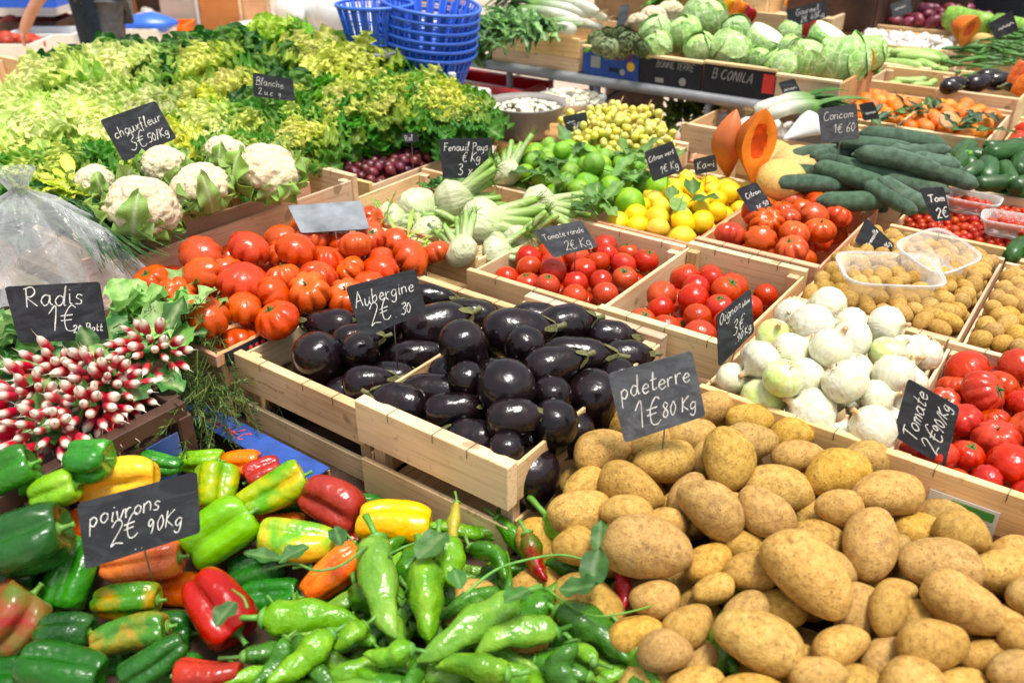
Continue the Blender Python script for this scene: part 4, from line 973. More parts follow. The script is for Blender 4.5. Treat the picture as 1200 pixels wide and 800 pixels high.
put('plastic_film',MB().add((V,F)).mesh('plastic_film',FILMM),Matrix.Translation((-2.335,2.36,.705))@Matrix.Diagonal((.25,1,1,1)),None,'crumpled grey plastic film along the side of the plum crate','plastic film')
# grapes
GR=V_simple(90,GRAPE,1.12,'grape',.03,10,7)[0]
r=random.Random(9)
for bi,(u,v,lab) in enumerate(((690,160,'yellow-green grape bunch touching the lime leaves'),(715,150,'yellow-green grape bunch in the middle of its crate'),(742,152,'yellow-green grape bunch towards the Citron vert board'),(720,137,'topmost bunch of yellow-green grapes'),(763,165,'yellow-green grape bunch at the crate corner by the brown sack'),(700,172,'low bunch of yellow-green grapes at the rim of the crate'),(735,170,'yellow-green grape bunch behind the big lime leaf'),(680,150,'yellow-green grape bunch just before the small illegible board'),(752,142,'yellow-green grape bunch at the rear edge of its crate'),(705,142,'yellow-green grape bunch stacked behind the two middle ones'))):
    p=at(u,v,.75); o=thing('grape_bunch',lab,'grapes','bunches of white grapes',p)
    stq=MB()
    for k in range(46):
        a=k*2.4; t=(k+.5)/46; zz=.05*(1-2*t); q=.07*math.sqrt(max(.08,1-(2*t-1)**2)); 
        P=Vector((q*math.cos(a)*1.15+r.gauss(0,.006),q*math.sin(a)+r.gauss(0,.006),zz+r.gauss(0,.004)))
        s=.030*r.uniform(.85,1.12); put('grape',GR,frame(P,(P.x+.01,P.y,P.z+.02),0,s,s,s),o)
    put('stalk',MB().add(tube([(0,0,-.03),(.01,0,.03),(.03,.01,.085)],[.003,.003,.0025],5)).mesh('grape_stalk',DRY),None,o)
# mandarins
MA=[V_citrus(s+15,ORANGE,.86,.0,'mandarin') for s in range(4)]
for x0,x1,lab,grp,sd in((-1.06,-.767,'orange mandarin in the crate by the Concom board','mandarins by the Concom board',81),(-.74,-.44,'orange mandarin in the crate by the dark courgettes','mandarins by the dark courgettes',82)):
    h=dome(x0-.05,x1+.05,3.5,4.2,.72,.05)
    heap(filler(x0,x1,3.61,4.08,h,.062,.86,(0,.9),sd,axf=upcone(.4)),MA,'mandarin',lab,'mandarin',grp,.86,(x0,x1,3.61,4.09),22,sd)
r=random.Random(15)
leafy('mandarin_sprig','dark green mandarin leaves on the mandarins','leaves',[(u,v,.79) for u,v in((1060,130),(1078,133),(1095,128),(1140,150),(1150,138),(1045,140),(1160,150),(1020,140),(1120,150))],.09,.04,[lin('#24482a'),lin('#3a6a30'),lin('#2f5a4a')],'mandarin leaf sprigs',nl=3,twig=False)
put('mandarin_half',MB().add(sph(18,10,lambda x,y,z:(x*.036,y*.03,np.minimum(z*.03,.004)))).mesh('cut_mandarin',flat('cut_mandarin_flesh',lin('#e8b882'),.5,.3,.2,200)),frame(at(1111,141,.80),-FWD),None,'cut pale orange half on the mandarins','mandarin half')
# melons, pumpkin
ME_=[V_tomato(s+100,.10,.8,False,MELON) for s in range(2)]
for u,v,w,lab in((905,190,62,'ridged tan melon beside the cut pumpkin'),(935,200,70,'ribbed tan melon in front of the cucumber heap'),(915,212,60,'tan melon half hidden by the lemon crate rim')):
    p=at(u,v,.76); s=w*depth(p)/FPX; item('melon',ME_[0 if w>61 else 1],frame(p,(0.2,-.3,1),r.uniform(0,6),s,s,s),lab,'melon','tan melons',False)
def wedge(label,u,v,z,h,w,spin,lean):
    """a boat-shaped slice of pumpkin standing on end: rind behind, flesh in front, hollow in the flesh"""
    p=at(u,v,z); o=thing('pumpkin_slice',label,'pumpkin','cut pumpkin slices',p)
    nz,na=36,14
    t=np.linspace(0,1,nz); prof=np.sin(PI*t**1.3)**.8*(1-.25*t)+.0; prof[0]=.0;prof[-1]=0
    rind=[];fl=[];
    for j in range(nz):
        for i in range(na):
            a=PI*(i/(na-1)); rind.append((w*.5*prof[j]*math.cos(a), w*.70*prof[j]*math.sin(a)*(1+.08*math.cos(5*a)), h*t[j]))
    F=[(j*na+i,j*na+i+1,(j+1)*na+i+1,(j+1)*na+i) for j in range(nz-1) for i in range(na-1)]
    ns=31
    for j in range(nz):
        for i in range(ns):
            s=-1+2*i/(ns-1); hol=.30*math.exp(-(s/.45)**4-((t[j]-.58)/.26)**4); fl.append((w*.5*prof[j]*s, w*.42*hol*prof[j]*.8, h*t[j]))
    F2=[(j*ns+i,j*ns+i+1,(j+1)*ns+i+1,(j+1)*ns+i) for j in range(nz-1) for i in range(ns-1)]
    M=Matrix.Rotation(spin,4,'Z')@Matrix.Rotation(lean,4,'X')
    put('rind',MB().add((rind,F)).mesh('pumpkin_rind',PUMP_O),M,o)
    hol=[]; 
    mm=MB(); mm.add((fl,F2)); cen=[]
    f_o=MB(); f_i=MB()
    FA=np.array(fl)
    A=[f for f in F2 if np.mean([FA[k][1] for k in f])<w*.035]; B=[f for f in F2 if f not in A]
    put('flesh',MB().add((fl,A)).mesh('pumpkin_flesh',PUMP_F),M,o); put('seed_hollow',MB().add((fl,B)).mesh('pumpkin_seed_hollow',PUMP_S),M,o)
    return o
wedge('tall orange pumpkin slice showing its red-orange hollow, beside the lemons',882,216,.73,.25,.15,YAW+.35,.05)
wedge('orange pumpkin slice turned edge-on with dark rind, beside the lemons',853,210,.72,.235,.12,YAW+2.0,.0)
wedge('bright pumpkin slice leaning against the cabbages',1000,98,.86,.17,.16,YAW+.2,.1)
wedge('short pumpkin slice in front of the cabbages',974,98,.86,.11,.13,YAW-.3,.5)
wedge('pumpkin slice beside the red onions',1126,56,.86,.16,.17,YAW+.5,.3)

# ================================================================== cucumbers, courgettes, beans
CU=[V_long(s,CUC,4.6,'cucumber') for s in range(5)]
CUH="1005 225 96 24 2;1012 200 120 26 -24;1000 206 70 24 -30;1045 180 90 16 10;1062 190 96 18 4;1035 192 70 18 -4;1085 197 80 22 -28;1070 212 70 20 -28;1090 190 76 16 -26;985 187 60 18 8;965 205 56 20 -28;948 216 40 22 -4;1045 232 40 20 -50;1060 232 44 22 -50;1025 172 76 15 10;1050 205 100 24 -26;1098 205 60 22 -24;1020 183 90 18 -8;960 190 40 20 10;1075 178 60 16 -10"
def h_cu(x,y): 
    return .755+.085*math.exp(-((x+.63)/.2)**2-((y-2.98)/.28)**2)
its=hero(CUH,h_cu,11,upmix=.3)
for i in its: i['L']=max(i['L'],i['W']*3.6)
its+=filler(-.84,-.53,2.80,3.1,h_cu,.06,4.,(1.,1.8),91,axf=lambda r:(1,r.gauss(0,.3),0))
o=heap(its,CU,'cucumber','dark dusty green cucumber in the heap behind the ribbed tomatoes','cucumber','cucumbers in the heap',4.6,None,25,6)
relabel(o,[(1005,225,'cucumber lying level across the rim of the tomato crate'),(1012,200,'long cucumber slanting on top in the heap'),(1090,200,'cucumber at the end of the heap by the dark courgettes'),(1045,180,'pale topmost cucumber under the Concom board'),(948,216,'cucumber end beside the tan melons')],'cucumber',[(1085,230,'the chalk board over the cherry tomatoes'),(960,195,'the tan melons'),(985,165,'the foot of the Concom board'),(1110,200,'the dark courgettes')])
ZU=[V_long(s+30,ZUC,3.6,'courgette',6,STEMG) for s in range(4)]
its=hero("1150 200 60 26 70;1135 180 60 22 50;1175 190 60 24 20;1180 205 50 22 80;1195 175 60 24 30;1165 215 44 20 10;1190 195 50 22 60;1140 205 44 18 40;1160 185 56 20 -30;1120 190 46 18 60;1195 215 40 22 30;1178 172 50 18 10",lambda x,y:.76,12,upmix=.3)
its+=filler(-.40,-.05,3.18,3.5,lambda x,y:.74,.06,3,(.9,),93)
o=heap(its,ZU,'courgette','dark green courgette in the crate behind the cherry tomatoes','courgette','dark courgettes behind the cherry tomatoes',3.75,None,25,7)
relabel(o,[(1150,200,'striped courgette standing out of the crate behind the cherry tomatoes')])
ZUL=NT('pale_courgette_skin'); _c=ZUL.ramp(ZUL.noise(8,3),[(.3,lin('#7fa848')),(.7,lin('#b3cc7c'))]); ZUL=ZUL.done(_c,.4,.4)
ZP=[V_long(s+50,ZUL,3.6,'pale_courgette',6,STEMG) for s in range(2)]
heap(hero("1070 96 26 8 5;1058 97 24 8 -8;1080 100 26 8 0;1048 97 20 8 10;1092 98 20 8 40;1066 102 24 8 0;1075 93 24 8 4",lambda x,y:.78,3,upmix=.2),ZP,'pale_courgette','pale green courgette in the crate before the green beans','courgette','pale courgettes',3.75,None,10,3)
heap(filler(-1.18,-.88,4.6,4.92,lambda x,y:.77,.05,4,(0,),95,axf=lambda r:(1,r.gauss(0,.5),0)),ZP,'pale_courgette','pale green courgette in the small crate in front of the garlic','courgette','pale courgettes in front of the garlic',3.75,None,15,3)
heap(filler(-.14,.2,2.63,3.05,lambda x,y:.665,.055,3.4,(0,),96,axf=lambda r:(r.gauss(0,.4),1,0)),ZU,'small_courgette','small dark courgette in the crate at the edge of the stall','courgette','small courgettes at the stall edge',3.75,None,15,3)
heap(hero("1120 100 30 18 10;1143 98 36 22 20;1172 96 40 22 10;1190 98 36 20 10;1112 102 24 16 0;1160 90 36 18 0",lambda x,y:.82,5),EG[:4],'eggplant','dark eggplant in the solid-fronted rear crate by the green beans','eggplant','eggplants in the rear crate',1.38,None,20,5)
# green beans: each one is a thing
r=random.Random(12); FB=[]
for s in range(3):
    V,F=tube([(0,0,-.5),(.03,0,-.25),(.05,.02,0),(.02,.03,.25),(-.03,.0,.5)],[.012,.034,.036,.034,.012],6); FB.append((MB().add((V,F)).mesh('green_bean',FBEAN),[]))
its=[]
for k in range(230):
    x=-.55+r.gauss(0,.14); y=4.95+r.gauss(0,.17); z=.80+.14*math.exp(-((x+.55)/.2)**2-((y-4.98)/.24)**2)+r.uniform(-.012,.012); a=r.gauss(.5,.5)
    L=r.uniform(.12,.17); M=frame((x,y,z),(math.cos(a),math.sin(a)*.9,r.gauss(-.05,.12)-(x+.55)*.5),r.uniform(0,6),L*1.6,L*1.6,L)
    item('green_bean',FB[k%3],M,'thin green bean in the heap by the rear eggplants','green bean','green beans in the heap')
# garlic, red onions
GA=[]
for s in range(3):
    V,F=lathe([(0,-.36),(.25,-.34),(.46,-.15),(.48,.05),(.3,.28),(.1,.42),(.07,.7),(0,.72)],16,lambda th,t:1+.07*np.cos(7*th)); GA.append((MB().add((V,F)).mesh('garlic',flat('garlic_skin%d'%s,lin(('#e6dfd6','#ddd0cf','#e9e6dc')[s]),.6,.3,.15,6)),[]))
heap(hero("876 146 22 22;903 147 26 26;915 157 20 20;889 155 20 20;868 158 18 18;925 150 18 18",lambda x,y:.745,3),GA,'garlic','white garlic head in the wide-fronted crate','garlic','garlic heads behind the pumpkin',1.,None,10,4)
heap(filler(-1.40,-.90,4.99,5.40,lambda x,y:.80,.065,1,(0,),97),GA,'garlic','pale garlic head in the wide crate before the red onions','garlic','garlic heads in the rear crate',1.,None,15,4)
RO=[V_simple(s+110,REDON,1.5,'red_onion',.1,12,8) for s in range(3)]
heap(filler(-1.30,-.86,5.48,5.92,dome(-1.4,-.8,5.4,6,.83,.08),.062,1.5,(0,),98),RO,'red_onion','long red onion in the rear crate','onion','red onions at the rear',1.5,None,15,4)
heap(filler(-1.6,-1.34,5.48,5.92,lambda x,y:.79,.06,1,(0,),99),[V_simple(120,flat('dark_fig',lin('#3a2a38'),.5,.4,.3,5),1.1,'dark_beet',.1)],'dark_beet','dark round beet beside the red onions','beet','dark beets',1.1,None,10,4)
heap(filler(-.38,-.03,3.64,4.15,lambda x,y:.70,.07,1,(0,),101,axf=upcone(.6)),[RT[0],RT[1],RT[2]],'round_tomato','small red tomato in the crate at the stall edge behind the courgettes','tomato','tomatoes at the stall edge',.92,None,10,4)
# cherry tomatoes
CHT=[V_simple(s,MTR,.97,'cherry_tomato',.03,9,7) for s in(130,131)]
h=dome(-.6,-.08,2.5,3.2,.665,.03)
heap(filler(-.49,-.18,2.63,3.07,h,.0285,.97,(0,),102,axf=upcone(.5)),CHT,'cherry_tomato','tiny bright red cherry tomato loose in its crate','cherry tomato','loose cherry tomatoes',.97,(-.495,-.175,2.62,3.08),15,4)
TUBS=[]
for (u,v,z,sx,sy,rot) in((1138,242,.725,.15,.105,.0),(1182,268,.725,.15,.11,.1)):
    p=at(u,v,z); TUBS.append((p,sx,sy,rot,'cherry'))
    its=filler(p[0]-sx*.42,p[0]+sx*.42,p[1]-sy*.4,p[1]+sy*.4,lambda x,y:z+.012,.027,.97,(0,),103,axf=upcone(.5))
    heap(its,CHT,'cherry_tomato','tiny cherry tomato inside the tub at the rear of its crate' if u<1150 else 'tiny cherry tomato inside the oval tub at the front of its crate','cherry tomato','cherry tomatoes in the rear tub' if u<1150 else 'cherry tomatoes in the front tub',.97,(p[0]-sx*.44,p[0]+sx*.44,p[1]-sy*.42,p[1]+sy*.42),15,4)
# ================================================================== bell peppers and long peppers
h_pe=lambda x,y: .545+.02*math.sin(x*9)*math.sin(y*8)
PV={}
def pv(col,seed,ratio):
    k=(col,round(ratio,1))
    if k not in PV: PV[k]=V_pepper(seed,col,ratio)
    return PV[k]
PEP=[ # u v L W ang colour label
(133,562,92,58,12,'yellow','yellow pepper with a lengthwise groove just above the poivrons board'),
(70,575,58,48,20,'lime','small light green pepper against the dark radish crate'),
(40,628,92,82,20,'dark','big dark green pepper beside the poivrons board'),
(78,672,92,66,80,'green','glossy green pepper standing upright under the corner of the poivrons board'),
(16,722,70,84,60,'redgreen','half green, half red pepper at the lower corner of the bin'),
(75,744,70,50,0,'dark','short dark green pepper between two others'),
(76,782,104,66,-10,'dark','wide dark green pepper low in the bin'),
(150,706,98,48,4,'mixed','orange pepper with a green flank below the poivrons board'),
(156,744,96,54,12,'mixed','green pepper with an orange end, in the middle of the bin'),
(178,776,120,50,36,'dark','long dark green pepper slanting at the bottom of the bin'),
(166,660,100,56,8,'orange','bright orange pepper tucked beneath the poivrons board'),
(258,712,96,82,-50,'red','large glossy red pepper with a dark leaf on it'),
(243,790,80,56,0,'red','red pepper cut by the picture edge next to the green chillies'),
(262,628,88,74,40,'lime','fat yellow-green pepper beside the poivrons board'),
(254,570,58,56,90,'yelgreen','yellow and green pepper behind the poivrons board'),
(304,560,44,46,30,'red','small red pepper by the printed carton edge'),
(327,574,88,58,30,'yelgreen','yellow-green pepper against the printed carton'),
(383,586,82,66,-30,'red','bright red pepper in the corner by the eggplant crate'),
(347,635,90,56,-8,'yelgreen','yellow-green pepper under the little green stalk'),
(392,670,84,52,40,'orange','smooth reddish-orange pepper slanting beside the green chillies'),
(463,616,92,60,-5,'yellow','yellow pepper in front of the eggplant crate'),
(189,543,66,30,-14,'green','narrow green pepper at the rear of the bin'),
(241,541,56,34,0,'lime','knobbly light green pepper at the rear of the bin'),
(284,548,50,40,0,'orange','orange pepper half hidden by the printed carton'),
(110,610,60,50,0,'orange',None),(210,620,60,50,30,'yellow',None),(215,690,60,56,0,'orange',None),(120,770,60,50,0,'green',None),(300,660,70,56,20,'dark',None),(320,700,70,56,0,'green',None),(20,680,70,60,0,'dark',None),(15,560,70,60,30,'green',None),(330,610,60,50,0,'orange',None),(430,640,60,50,0,'red',None),(200,740,60,56,0,'dark',None),(210,790,60,50,0,'green',None),(290,600,60,50,0,'orange',None),(100,560,50,50,0,'green',None),(15,790,60,60,0,'dark',None),(350,590,60,50,0,'green',None),(420,600,60,50,0,'dark',None)]
its=[]
for k,(u,v,L,W,a,col,lab) in enumerate(PEP):
    zz=.55 if lab else .49
    while zz<.70 and at(u,v,zz)[0]<-1.40+.5*W*depth(at(u,v,zz))/FPX: zz+=.005
    i=hero('%g %g %g %g %g'%(u,v,L,W,a),(lambda x,y:zz),k,upmix=.55)[0]; i['col']=col; i['lab']=lab; i['hero']=bool(lab); its.append(i)
    if L<W: i['L']=i['W']
P_=settle([i['p'] for i in its],np.array([i['ax'] for i in its]),np.array([i['L'] for i in its]),np.array([i['W'] for i in its]),np.array([i['hero'] for i in its]),None,35)
r=random.Random(6); CN={'green':'green','dark':'dark green','lime':'light green','red':'red','orange':'orange','yellow':'yellow','mixed':'two-coloured','yelgreen':'yellow-green','redgreen':'two-coloured'}
for k,i in enumerate(its):
    i['L']=min(i['L'],i['W']*1.75); q=max(1.,min(2.2,i['L']/i['W'])); ra=1. if q<1.2 else 1.4 if q<1.6 else 1.9
    v=pv(i['col'],k+3,ra)
    sg=1 if k%3 else -1
    item('bell_pepper',v,frame(P_[k],i['ax']*sg,r.uniform(0,6.28),i['W']*1.04,i['W']*1.04,i['L']/ra),i['lab'] or ('%s pepper under the upper layer in the bin'%CN[i['col']]),'pepper','bell peppers in the bin',i['lab'] is None)
CHV=[V_chili(s,[CHM,CHM,CHD,CHM,CHD][s%5],rt,bd) for s,(rt,bd) in enumerate(((3.2,.12),(3.0,.25),(3.4,.18),(2.6,.1),(3.6,.35),(2.2,.08)))]
CHX={'r':V_chili(20,PEPM['red'],3.4,.1),'y':V_chili(21,CHY,4.6,.16),'o':V_chili(22,PEPM['redgreen'],2.6,.3)}
CH=[ # stem end u v, tip u v, width, variant, label
(440,634,468,748,46,0,'glossy green long pepper standing beside the yellow bell pepper'),(494,662,508,752,44,5,'plump light green pepper standing next to the dark leaf'),(606,700,490,774,44,0,'longest light green pepper lying across the front of the heap'),(516,632,532,690,38,5,'bright green pepper below the eggplant crate with its stalk up'),(596,792,510,786,34,1,'green pepper at the very bottom of the heap'),(652,740,556,770,36,1,'curved green pepper in front of the dark leaves'),(655,715,742,770,44,2,'long green pepper pointing to the potatoes'),(726,735,776,806,30,0,'thin light green pepper hanging down by the blue sack print'),(775,730,738,750,18,3,'small curved green pepper tip among the potatoes'),(642,606,706,664,42,5,'fat bright green pepper with its stalk up against the eggplant crate'),(668,752,684,806,36,4,'bent yellow-green pepper at the bottom of the heap'),(552,640,590,684,24,4,'thin curved green pepper below the eggplant crate'),(536,588,537,656,15,'y','thin yellowish pepper standing against the eggplant crate slats'),(729,668,731,720,20,'r','dark red chilli among the green stalks'),(866,712,812,794,46,1,'single bright green pepper lying on the potatoes'),(308,720,422,728,42,0,'light green pepper lying level with its stalk to the bell peppers'),(388,742,312,802,34,3,'green pepper slanting down at the edge of the bell peppers'),(336,748,292,798,24,4,'narrow green pepper next to the red bell pepper'),(484,762,426,766,28,3,'short green pepper under the wire stake'),(430,733,392,760,26,3,'pale green pepper stub beside the orange bell pepper'),(440,778,340,802,30,1,None),(480,800,400,790,36,2,None),(560,730,520,760,34,2,None),(640,690,590,740,36,2,'dark green pepper under the leaves in the middle of the heap'),(700,690,640,720,34,2,None),(690,740,640,790,36,4,None),(740,780,700,800,30,2,None),(615,625,640,680,26,'o','red and green pepper against the corner of the eggplant crate'),(590,660,560,700,30,2,None),(480,690,540,720,34,2,None),(420,690,450,740,36,2,None),(360,770,430,790,30,0,None),(620,780,680,795,34,2,None),(700,760,760,800,30,2,None),(460,720,420,750,30,2,None),(640,660,700,690,26,2,None),(560,780,640,800,36,3,None),(780,780,830,800,30,2,None),(540,700,600,730,30,2,None),(500,640,470,690,28,2,None)]
its=[]
for k,(u,v,u2,v2,W,var,lab) in enumerate(CH):
    zc=.575+.03*math.exp(-((u-560)/160.)**2) - (0 if lab else .05)
    a,b=at(u,v,zc+(.02 if abs(u2-u)<abs(v2-v)*.7 else 0)),at(u2,v2,zc-.012); ax=a-b; L=np.linalg.norm(ax)
    W=W*1.0
    its.append(dict(p=(a+b)/2,ax=ax/L,L=L,W=W*depth((a+b)/2)/FPX,hero=bool(lab),v=var,lab=lab))
P_=settle([i['p'] for i in its],np.array([i['ax'] for i in its]),np.array([i['L'] for i in its]),np.array([i['W']*.9 for i in its]),np.array([i['hero'] for i in its]),None,30)
rat=[3.2,3.0,3.4,2.6,3.6,2.2]
for k,i in enumerate(its):
    v=CHX[i['v']] if isinstance(i['v'],str) else CHV[i['v']]; ra={'r':3.4,'y':4.6,'o':2.6}[i['v']] if isinstance(i['v'],str) else rat[i['v']]
    item('long_pepper',v,frame(P_[k],i['ax'],r.uniform(0,6.28),i['W'],i['W'],i['L']/ra),i['lab'] or 'long green pepper in the lower layer of its heap','pepper','long peppers in the heap',i['lab'] is None)
its=[]
for ly in (0,1):
    for u in range(300,860,44):
        for v in range(630,830,32):
            uu,vv=u+r.uniform(-20,20),v+r.uniform(-14,14)
            if vv<600+.0*uu or (uu>640 and vv<610+(uu-640)*.72) or (uu<430 and vv<790-(uu-280)*1.1): continue
            p=at(uu,vv,.545-.035*ly+r.uniform(-.01,.01)); a=r.uniform(0,6.28); L=r.uniform(.10,.14)
            its.append(dict(p=p,ax=np.array([math.cos(a),math.sin(a),r.uniform(-.25,.35)]),L=L,W=L/4.,hero=False))
for k,i in enumerate(its):
    j=k%6; item('long_pepper',CHV[j],frame(i['p'],i['ax'],r.uniform(0,6),i['W'],i['W'],i['L']/rat[j]),'long green pepper in the lower layer of its heap','pepper','long peppers in the heap',True)
# stalks and leaves lying on the peppers
def sprig(label,pts,leaves,z,thick=.0028):
    P=[at(u,v,z+dz) for u,v,dz in pts]; o=thing('pepper_sprig',label,'plant sprig','pepper plant sprigs',P[0])
    Q=smooth([p-P[0] for p in P],5); put('stalk',MB().add(tube(Q,np.linspace(thick,thick*.6,len(Q)),6)).mesh('stalk',STEMG),None,o)
    for (u,v,a,L,W) in leaves:
        V,F,S,T=leaf(L,W,bend=r.uniform(-.5,.6),fold=.3,wave=.05,nw=2,nu=7,nv=9,base=.08,elev0=.15)
        c=np.array(lin('#3f6b30'))*r.uniform(.8,1.4); cc=c+(np.array(lin('#7f9c62'))-c)*(np.exp(-(np.abs(S)/.08)**2)*.6)[:,None]
        put('leaf',MB().add((V,F),cc).mesh('pepper_leaf',LEAF),Matrix.Translation(Vector(at(u,v,z+.028)-P[0]))@Matrix.Rotation(a+YAW,4,'Z'),o)
    return o
sprig('forked green stalk lying on the yellow-green bell pepper',[(430,640,.0),(400,662,.01),(370,668,.015),(345,660,.01),(310,668,0)],[(362,640,2.3,.055,.032),(400,640,.4,.05,.03),(330,655,1.6,.06,.03)],.64)
sprig('small leaf stuck to the red bell pepper',[(290,712,0),(285,700,.005),(272,690,.0)],[(276,705,2.8,.05,.034)],.64)
sprig('branched stalk with dull green leaves among the long peppers',[(540,700,.0),(580,668,.015),(620,655,.02),(660,650,.015),(700,660,0)],[(655,690,-1.9,.07,.045),(690,690,-.3,.075,.045),(620,690,2.4,.06,.035),(700,648,-.2,.06,.03)],.64)
sprig('loose leaf and stalk beside the yellow bell pepper',[(455,650,0),(475,640,.01),(500,632,0)],[(490,655,-.6,.075,.05),(540,690,.3,.05,.03)],.635)
sprig('bare crooked stalk lying across to the potatoes',[(640,690,0),(690,720,.01),(740,716,.015),(790,700,0)],[],.62,.002)
# bins of the peppers
t=thing('pepper_bin','dark plastic bin full of bell peppers and long peppers','bin',None,(-1.03,.56,.36))
put('bin_floor',MB().add(box((0,0,.005),(1.1,.88,.01))).mesh('bin_floor',BROWNP,False),None,t)
for sx in(-1,): put('side_wall',MB().add(box((sx*.545,0,.06),(.012,.88,.10))).mesh('side_wall',BROWNP,False),None,t)
t=thing('fruit_carton','blue printed fruit carton with red lettering on its folded flap','carton',None,at(300,556,.45))
put('rear_wall',MB().add(box((0,.035,.0),(.42,.006,.17))).mesh('carton_wall',KRAFT,False),None,t)
fl=put('printed_flap',MB().add(box((0,0,.098),(.44,.06,.005))).mesh('carton_flap',BLUEC,False),Matrix.Rotation(.0,4,'X'),t)
put('red_lettering',writing([('Delicias del C',.6,.75,.55,0)],6,lambda x,y:(-.21+x*.05,.022-y*.05,.1012),.10,2).mesh('lettering',REDINK,False),None,fl)

# ================================================================== radishes
RD=radish_mesh(); r=random.Random(21)
def radbunch(label,u,v,z,n,dirv,spread,L=.05,flat_=1.):
    n=int(n*1.5)
    p=at(u,v,z); o=thing('radish_bunch',label,'radishes','bunches of pink and white radishes',p)
    d=np.array(dirv,float); d/=np.linalg.norm(d); a=np.cross(d,[0,0,1.]); a/=np.linalg.norm(a); b=np.cross(a,d)
    for k in range(n):
        q=math.sqrt((k+.5)/n); th=k*2.39996
        s1,s2=q*math.cos(th)*spread,q*math.sin(th)*spread*flat_
        dk=d+(a*s1+b*s2)*1.25-np.array([0,0,.25*q]); dk/=np.linalg.norm(dk); l=L*r.uniform(.85,1.2); w=l*r.uniform(.72,.98)
        pos=d*(-.085)+dk*(.085-.35*l)+a*s1*.012+b*s2*.012+np.array([r.gauss(0,.004) for _ in range(3)])
        put('radish',RD,frame(pos,dk,r.uniform(0,6.28),w,w,l),o)
    m=MB()
    for k in range(9):
        V,F,S,T=leaf(r.uniform(.09,.14),r.uniform(.045,.07),bend=r.uniform(-1.2,.4),fold=.2,wave=.07,nw=3,ph=r.uniform(0,6),nu=5,nv=9,base=.12,tip=1.5,elev0=r.uniform(.0,.8))
        c=np.array(lin(('#4f8a34','#6fa446','#3d7430')[k%3]))*r.uniform(.8,1.2); cc=c+(np.array(lin('#b9cc8c'))-c)*(np.exp(-(np.abs(S)/.1)**2)*.6)[:,None]
        m.add((V,F),cc,M=Matrix.Translation(Vector(-d*.10))@Matrix.Rotation(math.atan2(-d[1],-d[0])-PI/2+r.gauss(0,.45),4,'Z'))
    put('leaves',m.mesh('radish_leaves',LEAF),None,o); return o
CAMD=-FWDH+np.array([0,0,.45])
for lab,u,v,z,n,dv,sp in(
 ('radish bunch lifted above the others at the corner by the rosemary',172,414,.755,22,CAMD+RIGHT*.2,.75),
 ('radish bunch directly below the Radis price board',58,446,.735,22,CAMD+RIGHT*.1,.8),
 ('radish bunch next to the lifted bunch, along the crate rim',126,458,.725,22,CAMD+RIGHT*.45,.8),
 ('radish bunch whose roots fan out above the dark crate rim',95,492,.715,22,CAMD+RIGHT*.3-np.array([0,0,.1]),.8),
 ('radish bunch with the most white tips, at the picture edge',22,480,.725,24,CAMD+RIGHT*.0,.85),
 ('lowest radish bunch, in front of a dark green leaf',42,522,.71,24,CAMD+RIGHT*.1-np.array([0,0,.2]),.85),
 ('radish bunch wedged between the board and the lifted bunch',100,438,.745,16,CAMD+RIGHT*.25,.7)): radbunch(lab,u,v,z,n,dv,sp)
r=random.Random(31)
def greens(name,label,cat,u,v,z,n,L,W,cols,fan,R_,mat=LEAF,nw=3,wave=.06,elev=(0,.9)):
    p=at(u,v,z); m=MB()
    for k in range(n):
        V,F,S,T=leaf(L*r.uniform(.7,1.2),W*r.uniform(.7,1.25),bend=r.uniform(-1.3,.3),fold=.22,wave=wave,nw=nw,ph=r.uniform(0,6),nu=5,nv=10,base=.15,tip=1.3,pw=.5 if W>.04 else .7,elev0=r.uniform(*elev))
        c=np.array(lin(cols[k%len(cols)]))*r.uniform(.8,1.25); cc=c+(np.array(lin('#c4d696'))-c)*(np.exp(-(np.abs(S)/.09)**2)*.55)[:,None]
        m.add((V,F),np.clip(cc,0,1),M=Matrix.Translation((r.gauss(0,R_),r.gauss(0,R_),r.uniform(-.02,.02)))@rotm('Z',r.gauss(*fan)))
    return put(name,m.mesh(name+'_leaves',mat),p,None,label,cat,'loose bunches of greens')
greens('radish_greens','pale green radish leaves piled beside the Radis board','leaves',160,374,.725,40,.12,.075,('#8fbf6a','#a6cf80','#6fa64c'),(YAW-1.2,1.2),.045)
greens('radish_greens','darker green radish leaves below the Radis board','leaves',95,424,.70,40,.11,.07,('#3f7a34','#5c9a44','#2f6630'),(YAW-1.6,1.4),.07)
greens('radish_greens','dark green leaves under the plastic bag at the picture edge','leaves',5,415,.70,26,.12,.075,('#3f7a34','#79ad62','#4c8a44'),(YAW-1.6,1.4),.05)
greens('radish_greens','single dark leaf clump in front of the lowest radishes','leaves',80,508,.70,5,.08,.05,('#3f6d24','#4d7c2c'),(YAW+2.4,.8),.01)
# dark slotted crate
t=thing('plastic_crate','worn dark brown plastic crate with slots and a blue end label, under the radishes','crate',None,(-1.75,.50,.38))
zt=.31
for y0,y1 in((-.32,.30),):
    put('rim',MB().add(box((.325,0,zt-.018),(.03,.62,.036))).mesh('crate_rim',BROWNP,False),None,t)
    put('rim',MB().add(box((0,.305,zt-.018),(.62,.03,.036))).mesh('crate_rim',BROWNP,False),None,t)
sl=MB()
for k in range(19): sl.add(box((.328,-.30+k*.024,.14),(.012,.012,.26),.002))
put('slotted_side',sl.mesh('slotted_side',BROWNP,False),None,t)
put('side_lower_band',MB().add(box((.322,0,.03),(.02,.62,.06))).mesh('side_band',BROWNP,False),None,t)
put('end_label',MB().add(box((.335,.245,.15),(.006,.075,.2),.002)).mesh('end_label',flat('dark_blue_label',lin('#1f3560'),.5,.4)),None,t)
put('corner_post',MB().add(box((.325,.302,.14),(.034,.034,.28),.004)).mesh('corner_post',BROWNP,False),None,t)
